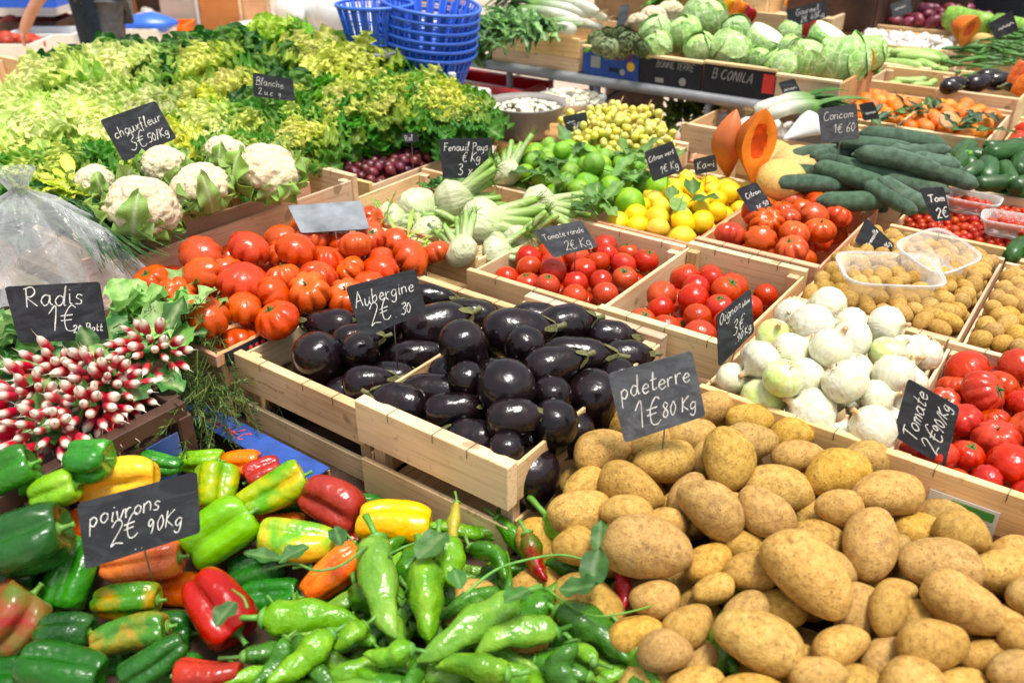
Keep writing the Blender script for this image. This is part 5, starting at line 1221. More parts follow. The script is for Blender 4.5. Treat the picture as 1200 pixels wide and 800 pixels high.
put('rear_wall',MB().add(box((0,.305,.13),(.62,.014,.26))).mesh('rear_wall',BROWNP,False),None,t)
put('crate_floor',MB().add(box((0,0,.2),(.62,.6,.01))).mesh('crate_floor',BROWNP,False),None,t)
# rosemary: sprigs with needles
def needles(name,label,cat,u,v,z,n,dirs,L,nl,col,nlen,spread,nw=.0016):
    p=at(u,v,z); st=MB(); m=MB(); rr=np.random.RandomState(n)
    for k in range(n):
        d=np.array(dirs)+rr.normal(0,spread,3); d/=np.linalg.norm(d); s=rr.normal(0,.035,3)*np.array([1,1,.5]); l=L*rr.uniform(.6,1.15)
        T=np.linspace(0,1,6)[:,None]; q=s+d*l*T+np.array([0,0,-.10])*l*T*T*2; st.add(tube(q,np.linspace(.0016,.0007,6),4,False),np.array(lin('#6b7a3c')))
        for j in range(nl):
            t_=(j+1)/nl; b=s+d*l*t_+np.array([0,0,-.10])*l*t_*t_*2; e=rr.normal(0,1,3); e-=d*np.dot(e,d); e/=np.linalg.norm(e); dd=e*.8+d*.6; dd/=np.linalg.norm(dd)
            q=b+dd*nlen*rr.uniform(.7,1.2); sd=np.cross(dd,d); sd/=np.linalg.norm(sd)+1e-9
            c=np.array(lin(col[rr.randint(len(col))]))*rr.uniform(.8,1.2); mid=(b+q)/2
            m.add((np.array([b,mid+sd*nw,q,mid-sd*nw]),[(0,1,2,3)]),c)
    o=put(name,m.mesh(name,HERB),p,None,label,cat); put('stems',st.mesh(name+'_stems',HERB),None,o); return o
needles('rosemary_bunch','bunch of dark green rosemary between the radishes and the eggplant crate','rosemary',236,448,.63,46,RIGHT*.3-FWDH*.75+np.array([0,0,-.35]),.22,42,('#3f5f2c','#587a3a','#2f4a26','#7d9a54'),.020,.42)
needles('rosemary_bunch','lighter upper rosemary sprigs under the beef tomato tray','rosemary',228,392,.69,26,RIGHT*.2-FWDH*.5+np.array([0,0,-.05]),.17,34,('#5f8040','#86a35c','#4a6a34'),.018,.55)
# chives
m=MB(); rr=np.random.RandomState(4); c0=np.array(at(70,240,.83)); c1=np.array(at(150,292,.80))
for k in range(150):
    a=c0+rr.normal(0,.03,3)*np.array([1,1,.6]); b=c1+rr.normal(0,.055,3)*np.array([1,1,.4]); md=(a+b)/2+np.array([0,0,rr.uniform(0,.05)])
    q=[(1-s)**2*a+2*s*(1-s)*md+s*s*b for s in np.linspace(0,1,7)]
    m.add(tube(np.array(q)-c0,np.linspace(.0022,.0009,7),4,False),np.array(lin(('#4d7a44','#6a9458','#39623a')[k%3])))
put('chive_bunch',m.mesh('chive_bunch',HERB),c0,None,'bundle of thin dark green chives beside the cauliflowers','chives')

# ================================================================== cauliflowers, fennel
CF=[V_cauli(s) for s in range(3)]; r=random.Random(8)
for k,(u,v,w,z,tx,lab) in enumerate(((166,245,94,.86,.2,'cauliflower at the front with a broad leaf in front of its curd, beside the chives'),(237,222,76,.87,-.1,'cauliflower wrapped by two large upright leaves'),(313,203,84,.88,.15,'largest bare cauliflower with a pinkish curd, at the end of the row'),(112,214,52,.88,.0,'small cauliflower behind the chives, next to the yellow celery leaves'),(193,195,60,.90,.0,'cauliflower in the rear row just below the price board'),(264,180,52,.91,.1,'rear cauliflower beside the largest one'))):
    p=at(u,v,z); s=w*.95*depth(p)/FPX
    ax=UP*.75-FWDH*.35+RIGHT*tx
    item('cauliflower',CF[k%3],frame(p,ax,r.uniform(0,6.28),s,s,s),lab,'cauliflower','cauliflowers on the shelf crate',False)
FE=[V_fennel(s) for s in range(4)]
for k,(u,v,w,ang,z,lab) in enumerate(((570,258,64,-15,.74,'big fennel bulb with many stalks fanning out in the middle of the crate'),(635,238,50,-25,.74,'flat fennel bulb with long stalks towards the crate corner'),(540,288,44,100,.73,'fennel bulb with its round base up at the front of the crate'),(492,240,50,-60,.74,'round-headed fennel bulb in the second row, stalk hanging down'),(536,232,54,20,.75,'fennel bulb with a brownish cut base below the Fenouil board'),(462,252,42,10,.72,'small pale fennel bulb in the corner beside the beef tomatoes'),(594,198,40,80,.75,'fennel bulb against the nectarines'),(585,292,40,10,.70,'fennel bulb low at the crate front beside the Tomate ronde board'),(610,278,44,30,.70,'fennel bulb lying under the Tomate ronde board'),(505,272,46,-40,.70,'fennel bulb with greenish stalks behind the front rim'))):
    p=at(u,v+3,z-.015); s=w*1.02*depth(p)/FPX; a=math.radians(ang); ax=RIGHT*math.cos(a)+(UP*.5+FWDH*.5)*math.sin(a)
    item('fennel',FE[k%4],frame(p,ax,r.uniform(0,6.28) if k>1 else -.6,s,s,s),lab,'fennel','fennel bulbs in their crate',False)
greens('fennel_fronds','bright green feathery tops among the fennel bulbs','fennel tops',500,265,.685,60,.10,.012,('#8fb52c','#a8c83c','#79a02c'),(0,3),.1,HERB,4,.1)
greens('fennel_fronds','green leaves under the Fenouil board','fennel tops',520,222,.715,16,.08,.04,('#2f6a24','#4d8a34'),(0,3),.03)

# ================================================================== salads
def h_sal(x,y):
    d=math.hypot(x,y); return .76+.125*max(0,d-2.55)
SAL={k:[salad(s+hash_,k) for s in range(n_)] for k,n_,hash_ in(('F',4,0),('P',3,20),('E',3,40),('L',2,60),('B',3,80))}
SK={'F':'curly frisee with a yellow heart','P':'pale feathery frisee','E':'dark broad-leaved escarole','L':'light green loose lettuce','B':'bright green curly salad'}
SALH="60 100 120 P;140 92 120 P;45 158 120 P;112 152 110 P;172 132 90 P;20 208 100 B;80 200 110 B;150 196 90 B;30 240 90 E;95 72 80 E;200 64 90 E;238 88 120 F;275 52 84 E;182 98 70 E;296 78 72 E;318 34 90 L;350 66 76 E;372 64 110 F;420 78 110 F;390 92 100 F;220 122 90 F;268 110 96 F;240 150 90 P;292 148 90 B;325 118 84 F;358 112 80 E;402 124 90 B;448 122 90 B;440 98 80 F;494 114 92 F;522 118 90 F;550 128 70 B;352 164 90 F;400 138 96 F;376 146 80 B;446 136 86 F;478 120 90 F;425 142 80 B;506 120 80 B;332 178 76 B;532 136 70 B;285 176 80 B;200 162 84 F;120 118 80 P;70 130 90 P;10 130 90 P;470 128 80 B;500 124 90 B;160 60 80 E;130 55 70 E;230 50 70 E;360 46 70 E;300 130 80 E;20 175 80 P;400 60 80 L;345 140 80 B;250 130 80 F"
r=random.Random(44); SALI=[]
for row in SALH.split(';'):
    u,v,w,k=row.split(); u,v,w=float(u),float(v),float(w)
    if u>375 and v>112: v-=(v-108)*.30
    if v<82: v+=18-.12*v
    if u>515: v+=8
    p=athf(u,v,lambda x,y:h_sal(x,y)+.02); s=w*1.12*depth(p)/FPX
    s=min(s,.42)/.94
    ax=np.array([0,0,1.])-FWDH*r.uniform(.15,.6)+RIGHT*r.gauss(0,.25)
    p=p-np.array([0,0,.05])
    vv=SAL[k]; o=item('salad',vv[r.randrange(len(vv))],frame(p,ax,r.uniform(0,6.28),s,s,s),SK[k]+' in the salad display','salad','salad heads, '+SK[k],False); SALI.append((o,u,v))
relabel([o for o,u,v in SALI],[(200,162,'yellow-hearted frisee just behind the cauliflowers'),(318,48,'light green lettuce topmost at the rear of the salads, below the orange board'),(372,74,'large yellow frisee above the small black salad board'),(522,118,'yellow frisee in front of the plastic bottle'),(550,128,'bright green curly salad beside the grey bowl of beans'),(95,81,'dark escarole in front of the person in the apron'),(425,142,'bright green curly salad against the plum crate'),(45,158,'pale frisee beside the empty wooden crate at the picture edge'),(494,114,'yellow frisee at the foot of the blue basket stack')],'salad head',[(320,102,'the Blanche price board'),(160,155,'the chouxfleur price board'),(20,225,'the knot of the plastic bag'),(420,75,'the market scale'),(240,60,'the orange board behind'),(545,180,'the top edge of the Fenouil board'),(70,75,'the white foam tray'),(310,185,'the largest bare cauliflower'),(470,165,'the strip board of the plum crate'),(590,125,'the grey bowl of beans'),(150,55,'the bright blue bag')])
greens('celery_leaves','yellow-green celery leaves behind the small cauliflower','celery leaves',92,222,.86,40,.09,.04,('#c9cf3c','#b4c43a','#d9d65a'),(0,3),.035)
# sloped stand under the salads
t=thing('salad_stand','dark wooden stand that rises towards the rear under the salads','stand',None,(-3.3,2.3,0))
V=[];nx,ny=30,30
for j in range(ny+1):
    for i in range(nx+1):
        x=-4.6+i*(2.52/nx)+.30*0; y=1.0+j*(3.0/ny); V.append((x+3.3,y-2.3,h_sal(x,y)-.13))
Fq=[(j*(nx+1)+i,j*(nx+1)+i+1,(j+1)*(nx+1)+i+1,(j+1)*(nx+1)+i) for j in range(ny) for i in range(nx) if not (-4.5+(i+1)*.242>-2.36 and j>=3) or True]
def keep(f):
    cx=np.mean([V[k][0] for k in f])-3.3; cy=np.mean([V[k][1] for k in f])+2.3
    if cy<1.95 and cx>-2.62: return False
    if cy>3.15 and cx>-2.9: return False
    return True
Fq=[f for f in Fq if keep(f)]
def near(f):
    cx=np.mean([V[k][0] for k in f])-3.3; cy=np.mean([V[k][1] for k in f])+2.3
    return any(math.hypot(o.matrix_local.translation.x-cx,o.matrix_local.translation.y-cy)<.27 for o,_,_ in SALI)
Fq=[f for f in Fq if near(f)]
n0=len(V); V2=V+[(x,y,z-.02) for x,y,z in V]
put('sloped_top',MB().add((V2,Fq+[tuple(k+n0 for k in f[::-1]) for f in Fq])).mesh('sloped_top',DW,False),None,t)
for x,y in((-2.5,2.0),(-3.4,1.6),(-3.3,2.9),(-2.7,2.7),(-2.8,1.2)): put('leg',MB().add(tube([(x+3.3,y-2.3,0),(x+3.3,y-2.3,h_sal(x,y)-.15)],.025,8)).mesh('stand_leg',DW),None,t)
p=at(20,118,.80); crate('empty grey-brown wooden crate at the picture edge beside the pale frisee',p[0]-.45,p[0]+.1,p[1]-.18,p[1]+.2,.90,.2)

# ================================================================== price boards
S_='black price board '
sign(S_+'reading Radis 1 euro 20, standing in the radish leaves',[(5,336),(117,330),(128,397),(22,402)],.76,[('Radis',.22,.36,.34,.0),('1€',.48,.82,.46,0),('20 Bott',.86,.86,.20,.05),('..',.92,.97,.1,0)],w=.03,lean=.25)
sign(S_+'reading chouxfleur 3 euro 50, tilted above the cauliflowers',[(117,141),(182,118),(207,162),(145,190)],.93,[('chouxfleur',.10,.48,.27,0),('3€',.28,.86,.36,0),('50/Kg',.72,.84,.22,0)],w=.026,lean=.3)
sign(S_+'with faint writing among the yellow frisees',[(296,85),(343,93),(346,119),(297,113)],.93,[('Blanche',.12,.48,.34,0),('2 u c',.2,.88,.28,0),('9',1.05,.95,.24,0)],w=.03,lean=.2)
sign('bare grey metal back of a price board lying on the beef tomatoes',[(337,241),(423,235),(433,268),(353,273)],.79,None,SHEET,lean=1.15,stake=.1)
sign(S_+'reading Aubergine 2 euro 30 in the eggplants',[(405,336),(486,315),(500,365),(424,397)],.80,[('Aubergine',.06,.42,.30,-.02),('2€',.24,.84,.40,0),('. 30',.78,.86,.22,0)],w=.028,lean=.35)
sign(S_+'reading poivrons 2 euro 90 in the bell peppers',[(90,590),(231,552),(235,624),(100,667)],.655,[('poivrons',.12,.40,.28,-.02),('2€',.36,.78,.36,0),('90Kg',.92,.76,.24,0),('. .',.72,.94,.16,0)],w=.026,lean=.45)
sign(S_+'worn and greyish, reading pdeterre 1 euro 80, in the loose potatoes',[(712,438),(811,411),(827,487),(732,519)],.76,[('pdeterre',.10,.40,.28,-.02),('1€',.22,.86,.38,0),('80 Kg',.62,.84,.28,0)],SLATEG,w=.028,lean=.3)
sign(S_+'reading Tomate 2 euro 90, tilted on its corner beside the onions',[(1046,510),(1064,443),(1125,477),(1107,548)],.745,[('Tomate',.12,.42,.34,-.0),('2€',.10,.84,.34,0),('90/Kg',.5,.84,.28,0)],w=.032,lean=.35,stake=.1)
sign(S_+'reading Oignon blanc 3 euro 90, turned sideways',[(840,370),(880,338),(884,389),(843,430)],.75,[('Oignon',.05,.22,.2,0),('blanc',.7,.24,.18,0),('3€',.4,.66,.28,0),('.90 Kg',.45,.86,.2,0)],w=.024,lean=.2,yaw=.75,stake=.1)
sign(S_+'reading Tomate ronde 2 euro, in the shallow tomato crate',[(625,270),(681,258),(701,289),(648,302)],.76,[('Tomate ronde',.10,.40,.24,0),('2€ Kg',.5,.88,.36,0)],SLATEG,w=.03,lean=.3,stake=.1)
sign(S_+'reading Fenouil Pays, standing behind the fennel',[(515,163),(576,162),(579,208),(519,209)],.79,[('Fenouil Pays',.08,.30,.24,0),('€ Kg',.52,.58,.24,0),('3 x',.4,.93,.30,0)],w=.03,lean=.2)
sign(S_+'reading Citron vert among the lime leaves',[(755,178),(788,165),(801,200),(765,213)],.80,[('Citron vert',.05,.38,.24,0),('1€ Kg',.3,.85,.34,0)],w=.03,lean=.3)
sign(S_+'reading Citron 3 euro 50, leaning between the lemons and the ribbed tomatoes',[(862,222),(886,213),(906,241),(884,256)],.745,[('Citron',.12,.40,.3,0),('3€ 50',.2,.88,.36,0)],w=.035,lean=.4)
sign(S_+'standing on its corner at the small potatoes, reading Grenaille',[(1001,283),(1015,255),(1049,287),(1036,303)],.73,[('Grenaille',.05,.45,.3,0),('3€ 1Kg',.15,.9,.36,0)],w=.035,lean=.4)
sign(S_+'hanging over the cherry tomatoes with strokes of chalk',[(1077,221),(1106,219),(1115,258),(1094,260)],.79,[('Tom',.1,.42,.4,0),('2€',.15,.9,.42,0)],w=.06,lean=.3)
sign('dusty grey price board reading Concom 1 euro 60 behind the cucumbers',[(958,128),(1004,121),(1007,163),(963,168)],.90,[('Concom',.12,.36,.28,0),('1€ 60',.35,.76,.28,0)],SLATEG,w=.03,lean=.2,stake=.2)
sign(S_+'small, partly hidden beside the cut pumpkin',[(812,187),(838,181),(841,200),(815,205)],.78,[('Kaki',.15,.7,.5,0)],w=.05,lean=.2)
sign(S_+'small, behind the grapes at the white basin',[(659,137),(687,131),(690,150),(665,156)],.78,[('~~',.15,.5,.34,0),('3€',.4,.95,.4,0)],w=.05,lean=.2)
sign(S_+'narrow strip at the corner of the plum crate',[(470,157),(489,155),(491,166),(474,168)],.80,[('Rel',.15,.8,.6,0)],w=.07,lean=.2)
sign(S_+'small, before the cabbages beside the long white stalks',[(912,97),(931,92),(943,117),(922,121)],.86,[('~~',.1,.5,.36,0),('1~',.3,.95,.36,0)],w=.04,lean=.2)
sign(S_+'tiny, between the mandarins and the Concom board',[(1006,122),(1024,119),(1031,139),(1012,142)],.82,[('~~',.2,.7,.5,0)],w=.08,lean=.2)
sign(S_+'reading Gourmet 2 euro 40 above the cabbages',[(930,10),(968,0),(970,20),(932,31)],.98,[('Gourmet',.08,.45,.36,0),('2€ 40Kg',.3,.9,.36,0)],w=.045,lean=.15,stake=.2)
sign(S_+'tiny, beside the Gourmet board',[(921,12),(930,10),(932,27),(924,28)],.97,None,lean=.15,stake=.2)
sign(S_+'blank and small, standing between the leeks and the white cauliflowers',[(727,6),(738,5),(733,30),(722,30)],1.0,None,SLATEG,lean=.15,stake=.15)
sign(S_+'bluish, standing in the red onions',[(1043,5),(1067,-3),(1069,14),(1047,22)],.97,[('~~',.2,.6,.5,0)],SLATEG,w=.07,lean=.15,stake=.2)
sign(S_+'bluish, standing above the green beans by the rear gourds',[(1158,28),(1186,12),(1194,36),(1166,46)],.98,[('~~',.3,.7,.5,0)],w=.07,lean=.15,stake=.2)
# ================================================================== rear trestle table with cabbages and leeks
ZB=.79
t=thing('trestle_table','grey metal trestle table with a tubular front rail carrying the cabbages and leeks','table',None,(-2.0,3.9,0))
put('table_top',MB().add(box((.05,.0,ZB-.02),(1.75,.8,.03),.004)).mesh('trestle_top',GREYM,False),None,t)
put('front_rail',MB().add(tube([(-.9,-.41,ZB-.01),(.93,-.41,ZB-.01)],.024,10)).mesh('front_rail',GREYM),None,t)
for x in(-.55,-.05,.5,.9): put('leg',MB().add(tube([(x,-.40,ZB-.03),(x-.02,-.38,0)],.016,8)).mesh('trestle_leg',GREYM),None,t); put('leg',MB().add(tube([(x,.38,ZB-.03),(x,.40,0)],.016,8)).mesh('trestle_leg',GREYM),None,t)
put('brace',MB().add(tube([(-.53,-.38,.35),(-.1,.36,ZB-.06)],.012,8)).mesh('brace',GREYM),None,t); put('brace',MB().add(tube([(-.53,.38,.35),(.5,.38,.3)],.012,8)).mesh('brace',GREYM),None,t)
put('lower_flap',MB().add(box((.75,-.40,ZB-.11),(.5,.012,.09),.003)).mesh('lower_flap',GREYM,False),None,t)
# printed boxes along the rail
def carton(label,x0,x1,y0,y1,z0,h,mat,prints,group='printed vegetable boxes on the trestle table'):
    o=thing('vegetable_box',label,'box',group,((x0+x1)/2,(y0+y1)/2,z0)); W,D=x1-x0,y1-y0
    f=put('front_panel',MB().add(box((0,-D/2+.005,h/2),(W,.01,h),.001)).mesh('front_panel',mat,False),None,o)
    put('rear_panel',MB().add(box((0,D/2-.005,h/2),(W,.01,h),.001)).mesh('rear_panel',mat,False),None,o)
    for s in(-1,1): put('side_panel',MB().add(box((s*(W/2-.006),0,h/2),(.012,D-.022,h-.004),.001)).mesh('side_panel',KRAFT,False),None,o)
    put('rim',MB().add(box((0,-D/2+.004,h+.006),(W+.004,.03,.012),.002)).mesh('rim',WX,False),None,o)
    put('base',MB().add(box((0,0,.006),(W-.03,D-.024,.01),.001)).mesh('base',KRAFT,False),None,o)
    for pn,kind,mt,a in prints:
        if kind=='text': txt,x,z,sz=a; me=writing([(txt,0,0,sz,0)],1,lambda X,Y:(x+X,-D/2-.0012,z-Y),sz*.17,3).mesh(pn,mt,False)
        elif kind=='rect': x,z,w_,h_=a; me=MB().add(box((x,-D/2-.0008,z),(w_,.001,h_),.0002)).mesh(pn,mt,False)
        else: x,z,q=a; me=MB().add(sph(14,8,lambda X,Y,Z:(x+X*q,-D/2-.0006+Y*.0008,z+Z*q))).mesh(pn,mt)
        put(pn,me,None,f)
    return o
carton('dark blue box with a white square and a yellow dot, under the artichokes',-2.13,-1.84,3.49,3.95,ZB+.004,.125,BLUEC,[('white_square','rect',WHITEINK,(-.075,.07,.05,.05)),('red_lettering','text',REDINK,('CAROTTES',-.03,.09,.028)),('dark_patch','rect',DARKC,(.02,.045,.05,.02)),('yellow_dot','disc',YELINK,(.105,.068,.020)),('white_dot','disc',WHITEINK,(.065,.04,.014))])
carton('black box with white print under the first cabbages',-1.832,-1.54,3.49,3.95,ZB+.004,.12,DARKC,[('white_lettering','text',WHITEINK,('BONNE TERRE',-.07,.085,.026)),('white_patch','rect',WHITEINK,(-.05,.03,.04,.02)),('white_dot','disc',WHITEINK,(.06,.035,.017))])
carton('black box lettered B CONILA with a red square',-1.532,-1.22,3.49,3.95,ZB+.004,.125,DARKC,[('white_lettering','text',WHITEINK,('B CONILA',-.12,.07,.04)),('red_square','rect',REDINK,(.128,.075,.05,.075)),('dark_oval','rect',DARKC,(-.01,.035,.06,.012))])
carton('pale box with an orange blot in front of the cut cabbages',-1.212,-.96,3.47,3.93,ZB+.004,.115,flat('pale_carton',lin('#d8c2a0'),.7,.3,.1,12),[('orange_blot','disc',ORWALL,(-.04,.05,.03)),('orange_blot','disc',flat('orange_print',lin('#dd7a48'),.6,.3),(.0,.035,.022))])
# cabbages
CB=[V_cabbage(s) for s in range(4)]; CC=[V_cabbage(s+10,True) for s in range(2)]; r=random.Random(3)
for k,(u,v,w,cut,z,lab) in enumerate(((769,55,34,0,.97,'pale green cabbage at the end beside the artichokes'),(790,50,26,0,.97,'narrow pale cabbage half hidden between two others'),(768,38,34,0,1.02,'pale cabbage in the rear row under the white cauliflowers'),(821,58,34,0,.97,'small dark green cabbage in the front row'),(858,61,46,0,.97,'large round light cabbage in the front row, veins showing'),(800,38,36,0,1.02,'mid-green cabbage behind the small dark one'),(826,22,46,0,1.05,'big cabbage at the top of the pile'),(862,36,32,0,1.03,'small cabbage behind the large round one'),(897,46,46,1,1.02,'halved cabbage with its pale cut face turned up'),(890,70,30,0,.95,'pale cabbage wedge low in the front row'),(915,78,34,0,.95,'light cabbage in front of the rounded ridged one'),(943,70,46,0,.97,'round ridged cabbage with a pale flank'),(970,44,46,1,1.03,'cut cabbage with a white face, leaning back at the top'),(985,72,60,0,.96,'large crinkled cabbage behind the pumpkin slices'),(1012,64,44,0,.97,'pale crinkled cabbage at the end of the row'),(925,38,24,0,1.03,'small bluish-green cabbage under the Gourmet board'),(930,60,34,0,.99,'leafy cabbage behind the ridged one'))):
    p=at(u,v,z-.02); s=w*1.05*depth(p)/FPX
    ax=(UP*.8+RIGHT*r.uniform(-.6,.6)-FWDH*r.uniform(-.2,.6)); sp_=r.uniform(0,6.28)
    if cut: ax=np.array([r.uniform(-.2,.2),0,1.]); sp_=YAW-PI/2+.5
    M=frame(p,ax,sp_,s,s,s)
    if cut: M=Matrix.Translation(Vector(p))@Vector((1,0,0)).rotation_difference(Vector(UP*.75-FWDH*.55+RIGHT*.3).normalized()).to_matrix().to_4x4()@Matrix.Diagonal((s,s,s,1))
    item('cabbage',(CC if cut else CB)[k%(2 if cut else 4)],M,lab,'cabbage','cabbages on the trestle table',False)
for k,(u,v,w,lab) in enumerate(((765,22,34,'bright white cauliflower behind the pale cabbages'),(785,16,34,'bright white cauliflower under the rear greens'),(748,28,30,'bright white cauliflower beside the blank grey board'))):
    p=at(u,v,1.0); s=w*depth(p)/FPX; item('white_cauliflower',(CF[k%3][0],[]),frame(p,UP,r.uniform(0,6),s,s,s),lab,'cauliflower','white cauliflowers at the rear',False)
# artichokes
AR=NT('artichoke_scale'); _c=AR.ramp(AR.noise(5,2),[(.3,lin('#4c5a3c')),(.7,lin('#7c8a5c'))]); AR=AR.done(AR.vary(_c,.02,.15,.1),.6,.3)
m=MB()
for k in range(46):
    q=k/46; a=k*2.39996; el=-.9+2.2*q
    V,F,S,T=leaf(.34,.30,bend=.9,fold=.25,nu=3,nv=5,base=.7,elev0=-.2)
    R=Matrix.Rotation(a,4,'Z')@Matrix.Translation((0,.46*math.cos(el),.46*math.sin(el)-.05))@Matrix.Rotation(PI/2-.3+el*.35,4,'X')
    m.add((V,F),None,M=R)
m.add(sph(12,8,lambda x,y,z:(x*.42,y*.42,z*.42)))
ART=m.mesh('artichoke',AR); STK=MB().add(tube([(0,0,-.4),(0,.03,-.9)],[.12,.1],8)).mesh('artichoke_stem',STEMG)
for k,(u,v,w) in enumerate(((703,54,22),(716,58,24),(730,57,24),(742,52,24),(712,44,22),(726,42,22),(740,40,20),(698,46,20),(752,58,20),(734,48,20))):
    p=at(u,v,.95); s=w*1.05*depth(p)/FPX; item('artichoke',(ART,[('stem',STK)]),frame(p,UP*.4-FWDH*.6+RIGHT*r.gauss(0,.5),r.uniform(0,6),s,s,s),'grey-green artichoke piled at the end of the cabbages','artichoke','artichokes on the trestle table',False)
# leeks on a solid crate
crate('solid-sided wooden box carrying the leeks',-2.66,-2.16,3.50,4.05,ZB+.16,.155,top=.016,solid=True,stap=False)
LKM=leafmat('leek_skin',.4,.06,.01,15)
def leek(label,ub,vb,ut,vt,z,w):
    a,b=at(ub,vb,z),at(ut,vt,z+.02); L=np.linalg.norm(b-a); d=(b-a)/L; o=thing('leek',label,'leek','leeks on the solid-sided box',a)
    T=np.linspace(0,1,12); q=np.array([d*L*s+np.array([0,0,.02*math.sin(s*3)]) for s in T]); cw,cg=np.array(lin('#eceede')),np.array(lin('#7aa84e'))
    V,F=tube(q,np.interp(T,[0,.04,.1,.6,1],[.6,1,.9,.9,1.1])*w,10); tt=np.r_[np.repeat(T,10),0,1]; g=np.clip((tt-.35)*2,0,1)[:,None]
    put('shaft',MB().add((V,F),cw*(1-g)+cg*g).mesh('leek_shaft',LKM),None,o)
    m=MB()
    for k in range(8):
        V,F,S,T2=leaf(r.uniform(.12,.24),.04,bend=-r.uniform(.4,1.6),fold=.4,nu=3,nv=9,base=1.,elev0=r.uniform(0,.6))
        m.add((V,F),np.array(lin(('#4a7a3c','#6f9c50','#3a6a38')[k%3])),M=Matrix.Translation(Vector(q[-2]))@Matrix.Rotation(math.atan2(d[1],d[0])-PI/2+r.gauss(0,.35),4,'Z'))
    put('leaves',m.mesh('leek_leaves',LKM),None,o)
    m=MB()
    for k in range(14):
        e=-d+np.array([r.gauss(0,.5) for _ in range(3)]); e/=np.linalg.norm(e); m.add(tube([q[0],q[0]+e*.025,q[0]+e*.05],[.0015,.001,.0008],3,False))
    put('roots',m.mesh('leek_roots',DRY),None,o)
for k,(a,b,c_,d_,z,w,lab) in enumerate(((674,36,600,34,.98,.033,'thick leek lying lowest on the box, white end to the cabbages'),(680,26,610,14,1.01,.026,'leek lying across the middle of the pile'),(690,18,620,8,1.03,.026,'leek with a long white shaft near the top of the pile'),(700,14,640,2,1.05,.024,'leek at the top of the pile beside the blank board'),(695,30,640,30,.99,.022,'leek whose root end points at the artichokes'),(660,20,590,20,1.0,.024,'leek with the longest dark leaves'),(668,8,600,0,1.05,.024,'leek at the rear of the pile'),(710,22,650,12,1.02,.022,'leek with roots facing the artichokes'),(706,34,660,34,.97,.022,'short leek low in the pile'))): leek(lab,a,b,c_,d_,z,w)
greens('leek_greens','dark green leek leaves hanging over the end of the box','leek leaves',590,34,1.0,260,.11,.03,('#5a9448','#7fb05c','#4a7c40'),(YAW+1.3,1.6),.085,LKM,3,.1,(-.5,1.1))
# long white stalks in front of the cabbages
for k,(a,b,c_,d_,lab) in enumerate(((885,130,950,122,'pale leek lying in front of the small cabbage board'),(900,136,958,128,'pale leek lying nearest the Concom board'),(905,126,945,119,'greenish leek behind the two pale ones'))): leek(lab,a,b,c_,d_,.84,.028)
crate('low crate with the pale leeks in front of the cabbages',-1.42,-1.09,3.6,4.0,.80,.06,stap=False)
p=at(938,152,.80); put('paper_cone',MB().add(closed(14,8,lambda th,t:(t*.07*np.cos(th),t*.07*np.sin(th)*.5,.16*(t-.5)+.01*np.sin(3*th)*t))).mesh('paper_cone',WHITEP),frame(p,RIGHT*.9+UP*.5),None,'crumpled white paper cone beside the dusty Concom board','paper')

# things in the gap: bowl, basin, sacks
def bowl(label,u,v,z,R,h,mat,fill,bean):
    p=at(u,v,z); o=thing('bowl',label,'bowl',None,p)
    put('bowl_wall',MB().add(lathe([(0,0),(R*.72,0),(R*.76,.01),(R*.97,h*.95),(R*1.05,h),(R*1.05,h+.006),(R*.98,h+.004),(R*.93,h*.95),(R*.72,.012),(0,.012)],32)).mesh('bowl_wall',mat),None,o)
    r=random.Random(int(u)); m=MB()
    for k in range(170):
        a=r.uniform(0,6.28); q=math.sqrt(r.random())*R*.86; b=r.uniform(.009,.014)
        m.add(sph(7,5,lambda x,y,z_:(x*b,y*b*.75,z_*b*.7)),M=Matrix.Translation((q*math.cos(a),q*math.sin(a),h*fill+.03*(1-(q/R)**2)+r.uniform(-.006,.006)))@Matrix.Rotation(a*3,4,'Z'))
    fo=put('dry_beans',m.mesh('dry_beans',bean),p,None,'pale dry beans filling the '+('grey bowl' if u<640 else 'white basin'),'beans',None,'stuff'); return o
put('bean_shelf_board',MB().add(box((0,0,0),(.95,.5,.02),.003)).mesh('bean_shelf_board',WX,False),(-2.0,2.98,.665),None,'pale wooden board under the bowl and the basin','board')
bowl('brownish grey plastic bowl of beans behind the grapes',615,158,.678,.165,.13,GREYP,.72,BEAN)
bowl('shallow white basin of beans behind the grey bowl',668,128,.678,.16,.05,WHITEP,.85,BEAN)
def sack(label,u,v,z,sx,sz,mat):
    w=wob(5,2.,6); p=at(u,v,z)
    def fn(x,y,z_):
        k=1+.16*w(x*1.5,y*1.5,z_*1.5); return x*sx*k,y*sx*.7*k,np.sign(z_)*np.abs(z_)**.6*sz*k
    o=put('paper_sack',MB().add(sph(30,22,fn)).mesh('paper_sack',mat),p,None,label,'sack'); put('folded_top',MB().add(box((0,0,sz*.98),(sx*1.3,sx*.5,.05),.012)).mesh('folded_top',mat),Matrix.Rotation(.3,4,'Z'),o); return o
sack('dark brown paper sack standing under the trestle table',745,118,.42,.17,.2,KRAFTD)
sack('crumpled brown paper bag beside the grapes',655,163,.72,.06,.035,KRAFT)
crate('dark red crate of leafy stems behind the grapes',-1.62,-1.2,3.18,3.46,.60,.2,red=True,stap=False)
greens('leafy_stems','dull green leafy stems in the dark red crate','greens',800,138,.62,70,.12,.04,('#6a8a34','#8fa050','#4d6a2c'),(0,3),.07)
greens('loose_leaves','mixed leafy greens standing behind the grapes','greens',845,128,.62,40,.14,.05,('#5c8a34','#3f6a2c','#8fa84c'),(0,3),.08)

